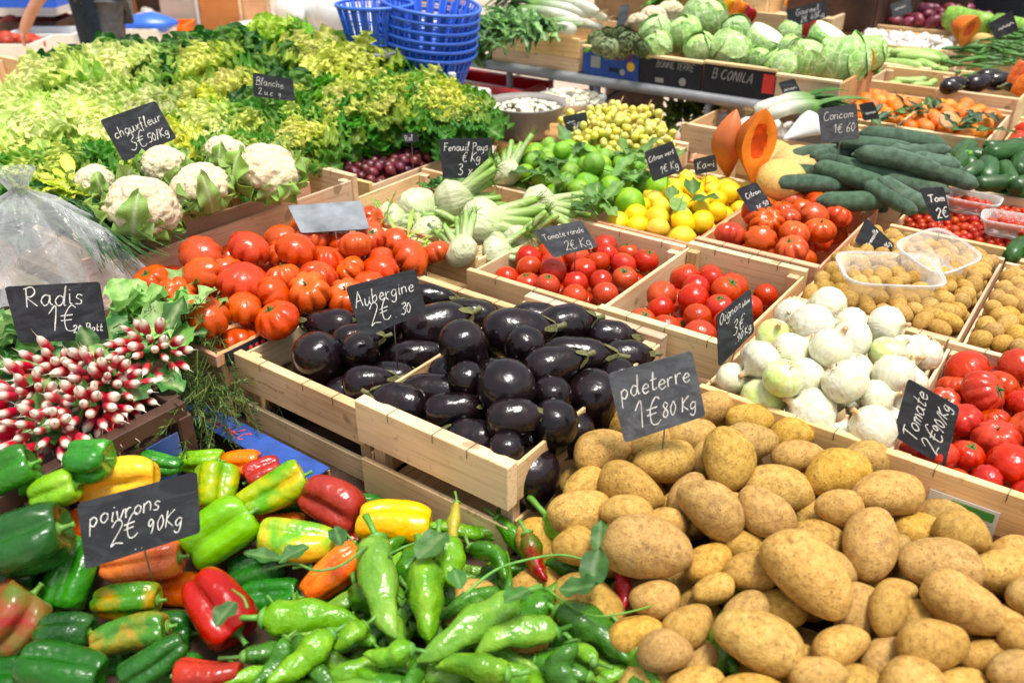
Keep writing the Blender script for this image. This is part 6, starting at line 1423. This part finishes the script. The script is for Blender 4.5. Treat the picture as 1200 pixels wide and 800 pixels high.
# blue baskets on the scale
def basket(label,M,R=.19,h=.155,grp='blue plastic baskets'):
    o=put('plastic_basket',None,M,None,label,'basket',grp)
    t_=np.linspace(0,2*PI,41); rim=np.stack([R*np.cos(t_),R*np.sin(t_),np.full(41,h)],1)
    put('rim',MB().add(lathe([(R*.985,h-.012),(R*1.03,h-.012),(R*1.05,h-.004),(R*1.04,h+.004),(R*.985,h+.002),(R*.98,h-.011)][::1],40)).mesh('basket_rim',BLUEP),None,o) if False else put('rim',MB().add(tube(rim,.0075,8,False)).mesh('basket_rim',BLUEP),None,o)
    m=MB()
    for k in range(44):
        a=2*PI*k/44; c,s=math.cos(a),math.sin(a); m.add(tube([(R*.76*c,R*.76*s,.004),(R*.98*c,R*.98*s,h)],.0042,5))
    for f,rad in((.05,.0045),(.34,.003),(.67,.003)):
        q=R*(.76+.22*f); m.add(tube(np.stack([q*np.cos(t_),q*np.sin(t_),np.full(41,h*f)],1),rad,5,False))
    put('ribbed_wall',m.mesh('basket_wall',BLUEP),None,o)
    wl=[(R*.765,.006),(R*.965,h*.97)]
    n=40;V=[];F=[]
    for j in range(2):
        for i in range(n): a=2*PI*i/n; V.append((wl[j][0]*math.cos(a)*.992,wl[j][0]*math.sin(a)*.992,wl[j][1]))
    for i in range(n):
        if i%2==0: F.append((i,(i+1)%n,n+(i+1)%n,n+i))
    put('wall_panels',MB().add((V,F)).mesh('basket_panels',BLUEP),None,o)
    put('base',MB().add(lathe([(0,0),(R*.76,0),(R*.765,.005),(0,.006)],32)).mesh('basket_base',BLUEP),None,o)
p0=at(497,104,.80); tilt=Matrix.Rotation(YAW,4,'Z')@Matrix.Rotation(.13,4,'Y')@Matrix.Rotation(.08,4,'X')
for k in range(6):
    M=Matrix.Translation(Vector(p0))@tilt@Matrix.Translation((0,0,.036*k+.02)); s=.96
    basket(('bottom blue basket of the leaning stack','second blue basket from the bottom of the leaning stack','third blue basket from the bottom of the leaning stack','fourth blue basket from the bottom of the leaning stack','blue basket just under the top one of the leaning stack','top blue basket of the leaning stack, open to the viewer')[k],M,.205)
p1=at(442,50,1.0); basket('single blue basket standing on the market scale',Matrix.Translation(Vector(p1))@Matrix.Rotation(.4,4,'Z'),.155,.15)
o=thing('market_scale','grey metal market scale under the single blue basket','scale',None,(p1[0],p1[1],.66))
MS=flat('scale_metal',lin('#9a9c9a'),.35,.5,.15,10,metal=.5)
put('platform',MB().add(box((0,0,.325),(.36,.34,.02),.008)).mesh('scale_platform',MS,False),None,o); put('body',MB().add(box((0.02,0,.14),(.26,.26,.28),.02)).mesh('scale_body',MS),None,o); put('support',MB().add(box((-.15,-.03,.17),(.05,.06,.28),.01)).mesh('scale_support',WHITEP),None,o); put('neck',MB().add(tube([(0,0,.27),(0,0,.32)],.06,12)).mesh('scale_neck',MS),None,o)
table('white-topped service table under the scale and the baskets',p0[0]-1.15,p0[0]+.32,p0[1]-.3,p0[1]+.75,.795 if False else .66,WHITEP)
put('basket_stand',MB().add(box((0,0,.065),(.42,.42,.13),.01)).mesh('basket_stand',WHITEP,False),(p0[0],p0[1],.662),None,'low white box under the leaning basket stack','box')
# bottle
p=at(530,100,.86); o=thing('water_bottle','small clear water bottle with a white cap, in front of the basket stack','bottle',None,p)
BOT=p
# red boxes
p=at(577,100,.66); o=thing('red_crate','bright red plastic crate behind the salads, next to the table leg','crate',None,(p[0],p[1],.40))
for c,s in(((0,-.12,.14),(.5,.02,.28)),((0,.12,.14),(.5,.02,.28))): put('long_wall',MB().add(box(c,s,.004)).mesh('red_wall',REDP,False),None,o)
for sx in(-1,1): put('end_wall',MB().add(box((sx*.25,0,.14),(.02,.22,.28),.004)).mesh('red_end',REDP,False),None,o)
put('rim',MB().add(box((0,-.13,.275),(.54,.045,.03),.008)).mesh('red_rim',REDP,False),None,o); put('rim',MB().add(box((0,.13,.275),(.54,.045,.03),.008)).mesh('red_rim',REDP,False),None,o); put('crate_bottom',MB().add(box((0,0,.01),(.48,.22,.02),.004)).mesh('red_bottom',REDP,False),None,o)
greens('carrot_greens','green leaves between the basket stack and the leek box','greens',548,55,.84,70,.22,.06,('#4d7a34','#6a9a44','#3a6030'),(0,3),.05)
# rear right: squash, gourd, dark crates
sq=V_long(77,flat('striped_squash',lin('#86b43c'),.4,.4,.25,6),3.2,'long_squash',6,STEMG)
for a,b,c_,d_,w,lab in((1105,18,1165,28,30,'long light green squash lying behind the red onions'),(1160,26,1215,34,28,'long green squash half hidden by the rear price board')):
    A,B=at(a,b,.92),at(c_,d_,.92); L=np.linalg.norm(B-A); W=w*depth(A)/FPX; item('long_squash',sq,frame((A+B)/2,B-A,0,W,W,L/3.3),lab,'squash',None,False)
table('low rear bench carrying the long squashes',-1.25,.6,6.05,6.9,.80)
for k,(u,v,w,lab) in enumerate(((1150,48,22,'tan gourd under the rear price board'),(1165,48,22,'ochre gourd beside the green beans'),(1185,44,24,'pinkish gourd at the picture edge'),(905,10,40,'large orange pumpkin behind the cabbages'))):
    p=at(u,v,.86); s=w*depth(p)/FPX; item('gourd',V_tomato(200+k,.12,.85,False,(MELON,flat('ochre_gourd',lin('#c08a4a'),.5,.4),flat('pink_gourd',lin('#c88a70'),.5,.4),flat('orange_gourd',lin('#c9782c'),.5,.4))[k]),frame(p,(0,0,1),k,s,s,s),lab,'gourd',None,False)
for k,(u,v,w,lab,cm) in enumerate(((865,14,20,'orange pepper behind the cabbages','orange'),(876,20,18,'bright red-orange pepper behind the cabbages','red'),(1193,85,20,'orange pepper at the picture edge beside the eggplants','orange'),(1197,100,18,'second orange pepper, low at the picture edge','orange'),(948,32,16,'red pepper under the Gourmet board','red'),(852,10,18,'yellow pepper at the top of the cabbages','yellow'))):
    p=at(u,v,.93); s=w*depth(p)/FPX; item('bell_pepper',pv(cm,k,1.4),frame(p,(.3,.2,.8),k,s,s,s),lab,'pepper',None,False)
table('rear bench behind the cabbages with boxes and gourds',-3.0,-1.65,4.35,5.2,.80)
for k,(u,v,w,d_,h,mat,lab) in enumerate(((985,8,.5,.4,.26,BROWNP,'dark brown stacked crate at the far edge beside the red onions'),(1030,2,.5,.4,.3,BROWNP,'dark brown stacked crate behind the red onions'),(1085,6,.5,.4,.26,BROWNP,'dark brown stacked crate beside the long squash'),(1140,2,.6,.4,.3,DARKC,'black crate behind the long squashes'),(1190,8,.5,.4,.2,DARKC,'black crate at the far corner'),(800,4,.4,.3,.12,KRAFT,'cardboard tray behind the big cabbage'),(880,8,.3,.25,.14,WX,'pale wooden box behind the cabbages'),(930,26,.5,.3,.10,WX,'pale wooden tray under the Gourmet board'),(745,6,.4,.3,.14,KRAFT,'cardboard box behind the white cauliflowers'))):
    z=.80 if u>900 else .84; p=at(u,v,z+h*.4); o=thing('storage_crate',lab,'crate','storage crates at the rear',(p[0],p[1],z))
    put('front_wall',MB().add(box((0,-d_/2,h/2),(w,.02,h),.003)).mesh('crate_wall',mat,False),None,o); put('rear_wall',MB().add(box((0,d_/2,h/2),(w,.02,h),.003)).mesh('crate_wall',mat,False),None,o)
    for s in(-1,1): put('side_wall',MB().add(box((s*w/2,0,h/2),(.02,d_-.022,h-.004),.003)).mesh('crate_side',mat,False),None,o)
    put('slatted_lid',MB().add(box((0,0,h-.03),(w-.02,d_-.02,.01),.002)).mesh('crate_lid',mat,False),None,o)
greens('herb_bunch','bright green herbs behind the white cauliflowers','herbs',782,4,.95,40,.14,.05,('#5c9a34','#79b04c'),(0,3),.04)

# ================================================================== the far stall and the vendor
table('far counter of the neighbouring stall behind the salads',-8.6,-4.9,2.2,4.3,.46,WX)
def tray(label,u,v,w,d_,h,mat,z=.464,name='display_tray',fillm=None,rot=0.):
    p=at(u,v,z); o=put(name,None,Matrix.Translation(Vector(p))@Matrix.Rotation(YAW+rot,4,'Z'),None,label,'tray','trays on the far counter')
    put('base',MB().add(box((0,0,.008),(w,d_,.016),.003)).mesh('tray_base',mat,False),None,o)
    for s in(-1,1):
        put('long_wall',MB().add(box((0,s*d_/2,h/2),(w,.016,h),.004)).mesh('tray_wall',mat,False),None,o); put('end_wall',MB().add(box((s*w/2,0,h/2),(.016,d_-.018,h-.004),.004)).mesh('tray_end',mat,False),None,o)
    if fillm:
        r=random.Random(int(u)); m=MB()
        for k in range(26): 
            a=r.uniform(.04,.07); m.add(sph(8,6,lambda x,y,z_:(x*a,y*a,z_*a*.7)),M=Matrix.Translation((r.uniform(-.42,.42)*w,r.uniform(-.4,.4)*d_,h*.8+r.uniform(-.02,.04))))
        put('contents',m.mesh('tray_contents',fillm),None,o,kind='stuff')
tray('white foam tray beside the hand of the vendor',60,52,.5,.35,.10,WHITEP)
tray('white foam tray with reddish goods at the picture edge',10,62,.5,.35,.09,WHITEP,fillm=flat('reddish_goods',lin('#b8442c'),.5,.4,.3,10))
tray('white tray behind the escarole, beside the apron',155,52,.55,.4,.14,WHITEP)
tray('white tray of pale goods in front of the orange board',150,34,.5,.4,.12,WHITEP,fillm=flat('pale_goods',lin('#cfc8c0'),.5,.4,.2,10))
tray('dark tray of red meat-coloured goods behind the white foam tray',30,40,.7,.4,.12,BROWNP,fillm=flat('dark_red_goods',lin('#7a2a26'),.5,.4,.3,8))
tray('orange tray at the far counter edge, under the pale board',190,42,.45,.3,.10,flat('orange_plastic',lin('#e87a1c'),.4,.5))
tray('orange crate beside the white bags',375,24,.5,.4,.2,flat('orange_plastic_crate',lin('#e8801c'),.4,.5),z=.55)
tray('blue crate on the shelf beyond the vendor',38,6,.5,.3,.14,BLUEP,z=.72)
tray('white crate on the shelf beyond the vendor',30,16,.6,.3,.10,WHITEP,z=.62)
tray('dark crate above the bright blue sheet',150,8,.7,.4,.14,BROWNP,z=.60,fillm=WHITEP)
o=put('blue_bag',MB().add(sph(20,12,lambda x,y,z:(x*.22*(1+.06*np.sin(5*y+3*z)),y*.14*(1+.08*np.sin(7*x+4*z)),z*.07*(1+.12*np.sin(6*x)+.10*np.sin(9*y+5*x))))).mesh('blue_bag',BLUEP),Matrix.Translation(Vector(at(172,28,.62)))@Matrix.Rotation(YAW,4,'Z'),None,'bright blue plastic bag lying on the far trays','bag')
for k,(u,v,s,lab) in enumerate(((365,10,.16,'white plastic bag behind the orange crate'),(395,20,.17,'white plastic bag next to the blue basket'),(340,14,.12,'pale bag beside the orange board'))):
    w=wob(k+60,3.,6); put('white_bag',MB().add(sph(24,16,lambda x,y,z:(x*s*(1+.25*w(x,y,z)),y*s*.8,z*s*.9*(1+.2*w(x,y,z))))).mesh('white_bag',WHITEP),at(u,v,.72),None,lab,'bag','white bags behind the salads')
table('low table under the white bags and the orange crate',-6.0,-4.0,4.5,5.8,.55,WHITEP)
for k,(x0,x1,mat,lab) in enumerate(((196,240,GRWALL,'pale grey board leaning at the far stall'),(241,290,ORWALL,'wide orange wooden board at the far stall'),(291,322,flat('light_orange_board',lin('#cf9a6c'),.7,.3,.1,6),'narrow light orange board beside the wide one'),(168,194,flat('brown_cabinet_board',lin('#9a6236'),.6,.3,.2,6),'brown wooden cabinet side left of the pale board' .replace(' left of',' next to')))):
    a,b=at(x0,62,.30),at(x1,62 if k!=3 else 40,.30); L=float(np.linalg.norm((b-a)[:2])); o=put('leaning_board',MB().add(box((0,0,.75),(L,.03,1.5),.004)).mesh('leaning_board',mat,False),Matrix.Translation(((a[0]+b[0])/2,(a[1]+b[1])/2,0))@Matrix.Rotation(math.atan2(b[1]-a[1],b[0]-a[0]),4,'Z')@Matrix.Rotation(-.06,4,'X'),None,lab,'board','boards at the far stall')
    put('frame_strip',MB().add(box((L/2-.012,-.02,.75),(.025,.012,1.5),.003)).mesh('board_strip',WHITEP if k==0 else WX,False),None,o)
    put('shelf_foot',MB().add(box((0,.06,.015),(L,.12,.03),.004)).mesh('board_foot',DW,False),None,o)
p=at(505,10,.5); o=put('poster_stand',MB().add(box((0,0,.6),(.9,.03,1.2),.004)).mesh('poster_stand',WHITEP,False),Matrix.Translation((p[0]-.8,p[1]+.9,0))@Matrix.Rotation(YAW,4,'Z'),None,'white display panel with an orange square behind the basket stack','panel')
put('orange_square',MB().add(box((-.05,-.018,.42),(.22,.004,.14),.001)).mesh('orange_square',YELINK,False),None,o); put('pink_square',MB().add(box((.28,-.018,.38),(.18,.004,.3),.001)).mesh('pink_square',flat('faded_pink_print',lin('#c8a09a'),.7,.3,.3,8),False),None,o)

def skinned(name,J,E,mat,parent=None,M=None,sub=2,**k):
    """J: {joint:(x,y,z,rx,ry)}; E: joint pairs. one continuous surface"""
    ks=list(J); me=bpy.data.meshes.new(name); me.from_pydata([J[q][:3] for q in ks],[(ks.index(a),ks.index(b)) for a,b in E],[])
    o=bpy.data.objects.new(name+'_rig',me); COL.objects.link(o); md=o.modifiers.new('s','SKIN'); md.use_smooth_shade=True
    if not me.skin_vertices: 
        pass
    sv=me.skin_vertices[0].data if me.skin_vertices else None
    if sv is None: 
        me.attributes; 
    for i,q in enumerate(ks): sv[i].radius=(J[q][3],J[q][4] if len(J[q])>4 else J[q][3]); sv[i].use_root=(i==0)
    s=o.modifiers.new('u','SUBSURF'); s.levels=sub; s.render_levels=sub
    dg=bpy.context.evaluated_depsgraph_get(); dg.update(); nm=bpy.data.meshes.new_from_object(o.evaluated_get(dg)); nm.name=name
    bpy.data.objects.remove(o); nm.materials.clear(); nm.materials.append(mat); nm.polygons.foreach_set('use_smooth',[True]*len(nm.polygons))
    return put(name,nm,M,parent,**k)
SKIN=flat('skin',lin('#c08a6c'),.5,.4,.06,20); NAVY=flat('dark_teal_cloth',lin('#24303c'),.85,.2,.15,30,.2); TROU=flat('grey_trousers',lin('#5c5c60'),.85,.2,.15,30,.2); HAIR=flat('dark_hair',lin('#2a1f1a'),.6,.3,.3,40,.3); SHOE=flat('black_shoes',lin('#1c1c1e'),.5,.4)
PP=at(130,40,.72); MP_=Matrix.Translation((PP[0],PP[1],0))@Matrix.Rotation(YAW+PI*.60,4,'Z')
J={'pel':(0,0,.95,.13,.10),'sp':(0,.01,1.15,.125,.09),'ch':(0,.0,1.34,.15,.10),'nk':(0,.0,1.49,.052),'hd':(0,.02,1.56,.07),'h2':(0,.02,1.66,.085,.095),'tp':(0,.01,1.74,.055)}
E_=[('pel','sp'),('sp','ch'),('ch','nk'),('nk','hd'),('hd','h2'),('h2','tp')]
for s,n_ in((-1,'l'),(1,'r')):
    arm=((.19*s,0,1.42,.055),(.23*s,.14,1.15,.042),(.20*s,.36,.92,.033),(.19*s,.41,.85,.032)) if s<0 else ((.19*s,0,1.42,.055),(.27*s,.05,1.16,.042),(.20*s,.26,1.12,.033),(.16*s,.31,1.12,.032))
    for k,q in enumerate(arm): J[n_+'a%d'%k]=q
    E_+=[('ch',n_+'a0'),(n_+'a0',n_+'a1'),(n_+'a1',n_+'a2'),(n_+'a2',n_+'a3')]
    hx,hy,hz=arm[3][:3]
    J[n_+'pm']=(hx,hy+.03,hz-.045,.034,.016); E_.append((n_+'a3',n_+'pm'))
    for f in range(4):
        J[n_+'f%d'%f]=(hx+(f-1.5)*.019,hy+.05,hz-.10+.006*abs(f-1.5),.0095); J[n_+'g%d'%f]=(hx+(f-1.5)*.020,hy+.05,hz-.15+.008*abs(f-1.5),.008); E_+=[(n_+'pm',n_+'f%d'%f),(n_+'f%d'%f,n_+'g%d'%f)]
    J[n_+'t']=(hx-.045*s,hy+.055,hz-.06,.010); J[n_+'t2']=(hx-.055*s,hy+.065,hz-.095,.009); E_+=[(n_+'pm',n_+'t'),(n_+'t',n_+'t2')]
    J[n_+'hp']=(.09*s,0,.88,.095,.09); J[n_+'kn']=(.10*s,.02,.49,.06); J[n_+'an']=(.10*s,0,.09,.042); J[n_+'ft']=(.11*s,.14,.035,.04,.03)
    E_+=[('pel',n_+'hp'),(n_+'hp',n_+'kn'),(n_+'kn',n_+'an'),(n_+'an',n_+'ft')]
per=skinned('person',J,E_,SKIN,None,MP_,label='person in dark apron and grey trousers at the far counter, one arm reaching down',cat='person')
def sub(keys,dr): 
    return {k:(*J[k][:3],*[q+dr for q in J[k][3:]]) for k in keys}
sh=sub(['pel','sp','ch','la0','la1','ra0','ra1'],.014); skinned('shirt',sh,[('pel','sp'),('sp','ch'),('ch','la0'),('la0','la1'),('ch','ra0'),('ra0','ra1')],NAVY,per)
tr=sub(['pel','lhp','lkn','lan','rhp','rkn','ran'],.016); skinned('trousers',tr,[('pel','lhp'),('lhp','lkn'),('lkn','lan'),('pel','rhp'),('rhp','rkn'),('rkn','ran')],TROU,per)
for n_ in 'lr': skinned('shoe',sub([n_+'an',n_+'ft'],.012),[(n_+'an',n_+'ft')],SHOE,per)
def apr(S,T):
    a=S*1.5; q=.17+.03*(1-T); return np.sin(a)*q*1.12,np.cos(a)*q*.95+.02,1.30-.72*T+.008*np.sin(9*S)
V,F,S,T=patch(22,14,apr); put('apron',MB().add((V,F)).mesh('apron',NAVY),None,per)
put('hair',MB().add(sph(20,14,lambda x,y,z:(x*.088,y*.10-.012,np.maximum(z,-.35)*.10+1.69))).mesh('hair',HAIR),None,per)
for s in(-1,1):
    put('eye',MB().add(sph(8,6,lambda x,y,z:(x*.013+s*.032,y*.011+.098,z*.011+1.655))).mesh('eye',WHITEP),None,per)
    put('ear',MB().add(sph(8,6,lambda x,y,z:(x*.012+s*.087,y*.022+.01,z*.032+1.64))).mesh('ear',SKIN),None,per)
put('nose',MB().add(sph(8,6,lambda x,y,z:(x*.013,y*.02+.108,z*.024+1.63))).mesh('nose',SKIN),None,per)
put('mouth',MB().add(sph(8,6,lambda x,y,z:(x*.024,y*.008+.098,z*.006+1.59))).mesh('mouth',flat('lips',lin('#a05a50'),.5,.4)),None,per)

# ================================================================== leave out the covered lower layer of the heaps
bpy.context.view_layer.update()
from mathutils.bvhtree import BVHTree
VV=[];PP_=[];own=[];nv=0;cache={}
for o in COL.objects:
    if o.type!='MESH' or o.name.split('.')[0] in ('salad_head','market_floor','cauliflower','leaf','fronds','celery_leaves','rosemary_bunch','chive_bunch','needles','leaves','radish','plastic_film'): continue
    me=o.data
    if me.name not in cache:
        co_=np.empty(len(me.vertices)*3); me.vertices.foreach_get('co',co_); cache[me.name]=(co_.reshape(-1,3),[tuple(p.vertices) for p in me.polygons])
    cv,pf=cache[me.name]; A=np.array(o.matrix_world); w_=cv@A[:3,:3].T+A[:3,3]
    VV.append(w_); PP_+=[tuple(i+nv for i in f) for f in pf]; own+=[o]*len(pf); nv+=len(cv)
bvh=BVHTree.FromPolygons(np.concatenate(VV).tolist(),PP_); seen=set()
for off in(-.35,0.,.35):
    org=Vector(EYE+RIGHT*off); st=4 if off==0 else 6
    for v in range(-12,812,st):
        for u in range(-12,1212,st):
            loc,nr,ix,ds=bvh.ray_cast(org,Vector(ray(u+.5,v+.5)))
            if ix is not None:
                ob=own[ix]; seen.add(ob.name)
                if ob.parent: seen.add(ob.parent.name)
del bvh,VV,PP_,own
gone=0
for o in PRUNE:
    if o.name not in seen:
        for c in list(o.children): bpy.data.objects.remove(c)
        o['x']=1; gone+=1
dead=set(o.name for o in PRUNE if o.get('x'))
for objs,marks in RELABEL:
    used=set()
    live=[o for o in objs if o.name not in dead]
    for u,v,lab in marks:
        best=None
        for o in live:
            if o.name in used: continue
            a,b=pix(o.matrix_world.translation); dd=math.hypot(a-u,b-v)
            if best is None or dd<best[0]: best=(dd,o)
        if best: best[1]['label']=lab; used.add(best[1].name)
    if objs and id(objs) in LM_OF:
        noun,lms=LM_OF[id(objs)]
        for u,v,ph in lms:
            for word in ('%s next to %s','second %s out from %s'):
                best=None
                for o in live:
                    if o.name in used: continue
                    a,b=pix(o.matrix_world.translation); dd=math.hypot(a-u,b-v)
                    if best is None or dd<best[0]: best=(dd,o)
                if best and best[0]<90: best[1]['label']=word%(noun,ph); used.add(best[1].name)
for o in [o for o in PRUNE if o.get('x')]: bpy.data.objects.remove(o)
print('left out',gone)

# ================================================================== clear plastic
def film_mat(name,tint,op,rough,bumps):
    n=NT(name); f=n.noise(bumps,4,.6,dist=.8); n.bump(f,.7,.02)
    n.done(tint,rough,.6)
    tr=n.n('ShaderNodeBsdfTransparent'); tr.inputs['Color'].default_value=(.97,.97,.97,1); mx=n.n('ShaderNodeMixShader')
    fr=n.n('ShaderNodeLayerWeight'); fr.inputs['Blend'].default_value=.35
    r_=n.n('ShaderNodeMapRange'); r_.inputs[3].default_value=op; r_.inputs[4].default_value=min(1,op+.55); n.l(fr.outputs['Facing'],r_.inputs[0]); n.l(r_.outputs[0],mx.inputs[0])
    n.l(tr.outputs[0],mx.inputs[1]); n.l(n.b.outputs[0],mx.inputs[2]); n.l(mx.outputs[0],n.t.nodes['Material Output'].inputs['Surface']); return n.m
TUBM=film_mat('frosted_clear_plastic',lin('#e4e4e0'),.22,.2,20); BAGM=film_mat('clear_bag_film',lin('#cdd1d4'),.24,.1,16); PETM=film_mat('bottle_plastic',lin('#dce6ee'),.25,.08,8)
def tub(label,p,sx,sy,h,R,group='clear plastic tubs'):
    n=40; V=[]; F=[]
    def ring(f,z):
        out=[]
        for i in range(n):
            a=2*PI*i/n; c,s=math.cos(a),math.sin(a); e=.45
            out.append((f*sx/2*math.copysign(abs(c)**e,c),f*sy/2*math.copysign(abs(s)**e,s),z))
        return out
    for f,z in((.78,.0),(.8,.006),(.97,h),(1.04,h+.001),(1.05,h-.006)): V+=ring(f,z)
    for j in range(4):
        for i in range(n): k=(i+1)%n; F.append((j*n+i,j*n+k,(j+1)*n+k,(j+1)*n+i))
    F.append(tuple(range(n))[::-1])
    o=put('clear_tub',MB().add((V,F)).mesh('clear_tub',TUBM),Matrix.Translation(Vector(p))@R,None,label,'tub',group)
    rim=ring(1.04,h+.001); put('rim',MB().add(tube(np.array(rim+[rim[0]]),.0025,6,False)).mesh('tub_rim',TUBM),None,o)
for k,(p,sx,sy,rot,_) in enumerate(TUBS): tub('clear tub of cherry tomatoes at the rear of their crate' if k==0 else 'oval clear tub full of cherry tomatoes at the front of their crate',p+np.array([0,0,-.015]),sx,sy,.045,Matrix.Rotation(rot,4,'Z'))
tub('large empty clear tub lying on the small potatoes beside the onions',at(1036,340,.715),.23,.17,.06,Matrix.Rotation(YAW-.1,4,'Z')@Matrix.Rotation(.06,4,'X'))
tub('empty clear tub overlapping the larger one, near the cherry tomatoes',at(1092,312,.74),.17,.15,.05,Matrix.Rotation(YAW+.5,4,'Z')@Matrix.Rotation(.22,4,'X')@Matrix.Rotation(-.1,4,'Y'))
put('bottle_body',MB().add(lathe([(0,0),(.03,0),(.033,.01),(.033,.10),(.028,.13),(.013,.155),(.012,.17),(0,.171)],20)).mesh('bottle_body',PETM),(0,0,-.14),[o for o in COL.objects if o.name=='water_bottle'][0])
put('cap',MB().add(lathe([(0,0),(.016,0),(.0165,.004),(.016,.022),(0,.023)],16)).mesh('bottle_cap',WHITEP),(0,0,.028),[o for o in COL.objects if o.name=='water_bottle'][0])
# plastic bag: a knotted, folded cone of film
rr=np.random.RandomState(2); ph=rr.uniform(0,6.28,8)
def bagf(S,T):
    th=S*PI; fold=.10*np.sin(7*th+ph[0])+.06*np.sin(13*th+ph[1]+T*2)+.03*np.sin(23*th+ph[2]-T*5)
    R=np.interp(T,[0,.10,.16,.3,.6,.85,1],[.05,.028,.018,.08,.16,.22,.26])*(1+fold*np.clip(T*1.6,.3,1))
    z=np.interp(T,[0,.10,.16,.3,.6,.85,1],[.30,.265,.245,.21,.135,.05,.0])+.02*np.sin(5*th+ph[3])*T+.012*np.sin(11*th+ph[4]+T*9)*T
    return R*np.cos(th)*1.1,R*np.sin(th)*.8,z
V,F,S,T=patch(150,44,bagf)
pb=at(52,330,.70); put('plastic_bag',MB().add((V,F)).mesh('plastic_bag',BAGM),Matrix.Translation(Vector(pb))@Matrix.Rotation(YAW,4,'Z'),None,'crumpled clear plastic bag with a knotted top behind the Radis price board','plastic bag')

# ================================================================== camera, light, world
cam=bpy.data.cameras.new('camera'); co=bpy.data.objects.new('camera',cam); COL.objects.link(co)
co.matrix_world=Matrix(((RIGHT[0],UP[0],-FWD[0],EYE[0]),(RIGHT[1],UP[1],-FWD[1],EYE[1]),(RIGHT[2],UP[2],-FWD[2],EYE[2]),(0,0,0,1)))
cam.sensor_width=36; cam.lens=36*FPX/1200; cam.clip_end=300; cam.clip_start=.05
cam.dof.use_dof=True; cam.dof.focus_distance=2.0; cam.dof.aperture_fstop=3.2
SC.camera=co
SD=(UPV:=np.array([0,0,1.]))*1.0+RIGHT*.18-FWDH*.12; SD/=np.linalg.norm(SD); el=math.asin(SD[2]); az=math.atan2(SD[0],SD[1])
sl=bpy.data.lights.new('soft_daylight','SUN'); sl.energy=1.5; sl.angle=math.radians(15); sl.color=(1,.95,.87); so=bpy.data.objects.new('soft_daylight',sl); COL.objects.link(so)
so.matrix_world=Vector((0,0,1)).rotation_difference(Vector(SD)).to_matrix().to_4x4()
w=bpy.data.worlds.new('World'); SC.world=w; w.use_nodes=True; nt=w.node_tree; bg=nt.nodes['Background']; sky=nt.nodes.new('ShaderNodeTexSky'); sky.sky_type='NISHITA'; sky.sun_disc=False
sky.sun_elevation=el; sky.sun_rotation=az; sky.dust_density=4.; sky.air_density=1.; sky.ozone_density=1.
hs=nt.nodes.new('ShaderNodeHueSaturation'); hs.inputs['Saturation'].default_value=.22; nt.links.new(sky.outputs[0],hs.inputs['Color']); nt.links.new(hs.outputs[0],bg.inputs['Color']); bg.inputs['Strength'].default_value=.068
vs=SC.view_settings; vs.view_transform='Standard'; vs.look='None'; vs.gamma=1; vs.use_curve_mapping=False; vs.exposure=1.55
SC.render.engine='CYCLES'; cy_=SC.cycles; cy_.use_denoising=True; cy_.max_bounces=8; cy_.transparent_max_bounces=12; cy_.use_adaptive_sampling=True; cy_.adaptive_threshold=.02
SC.render.film_transparent=False
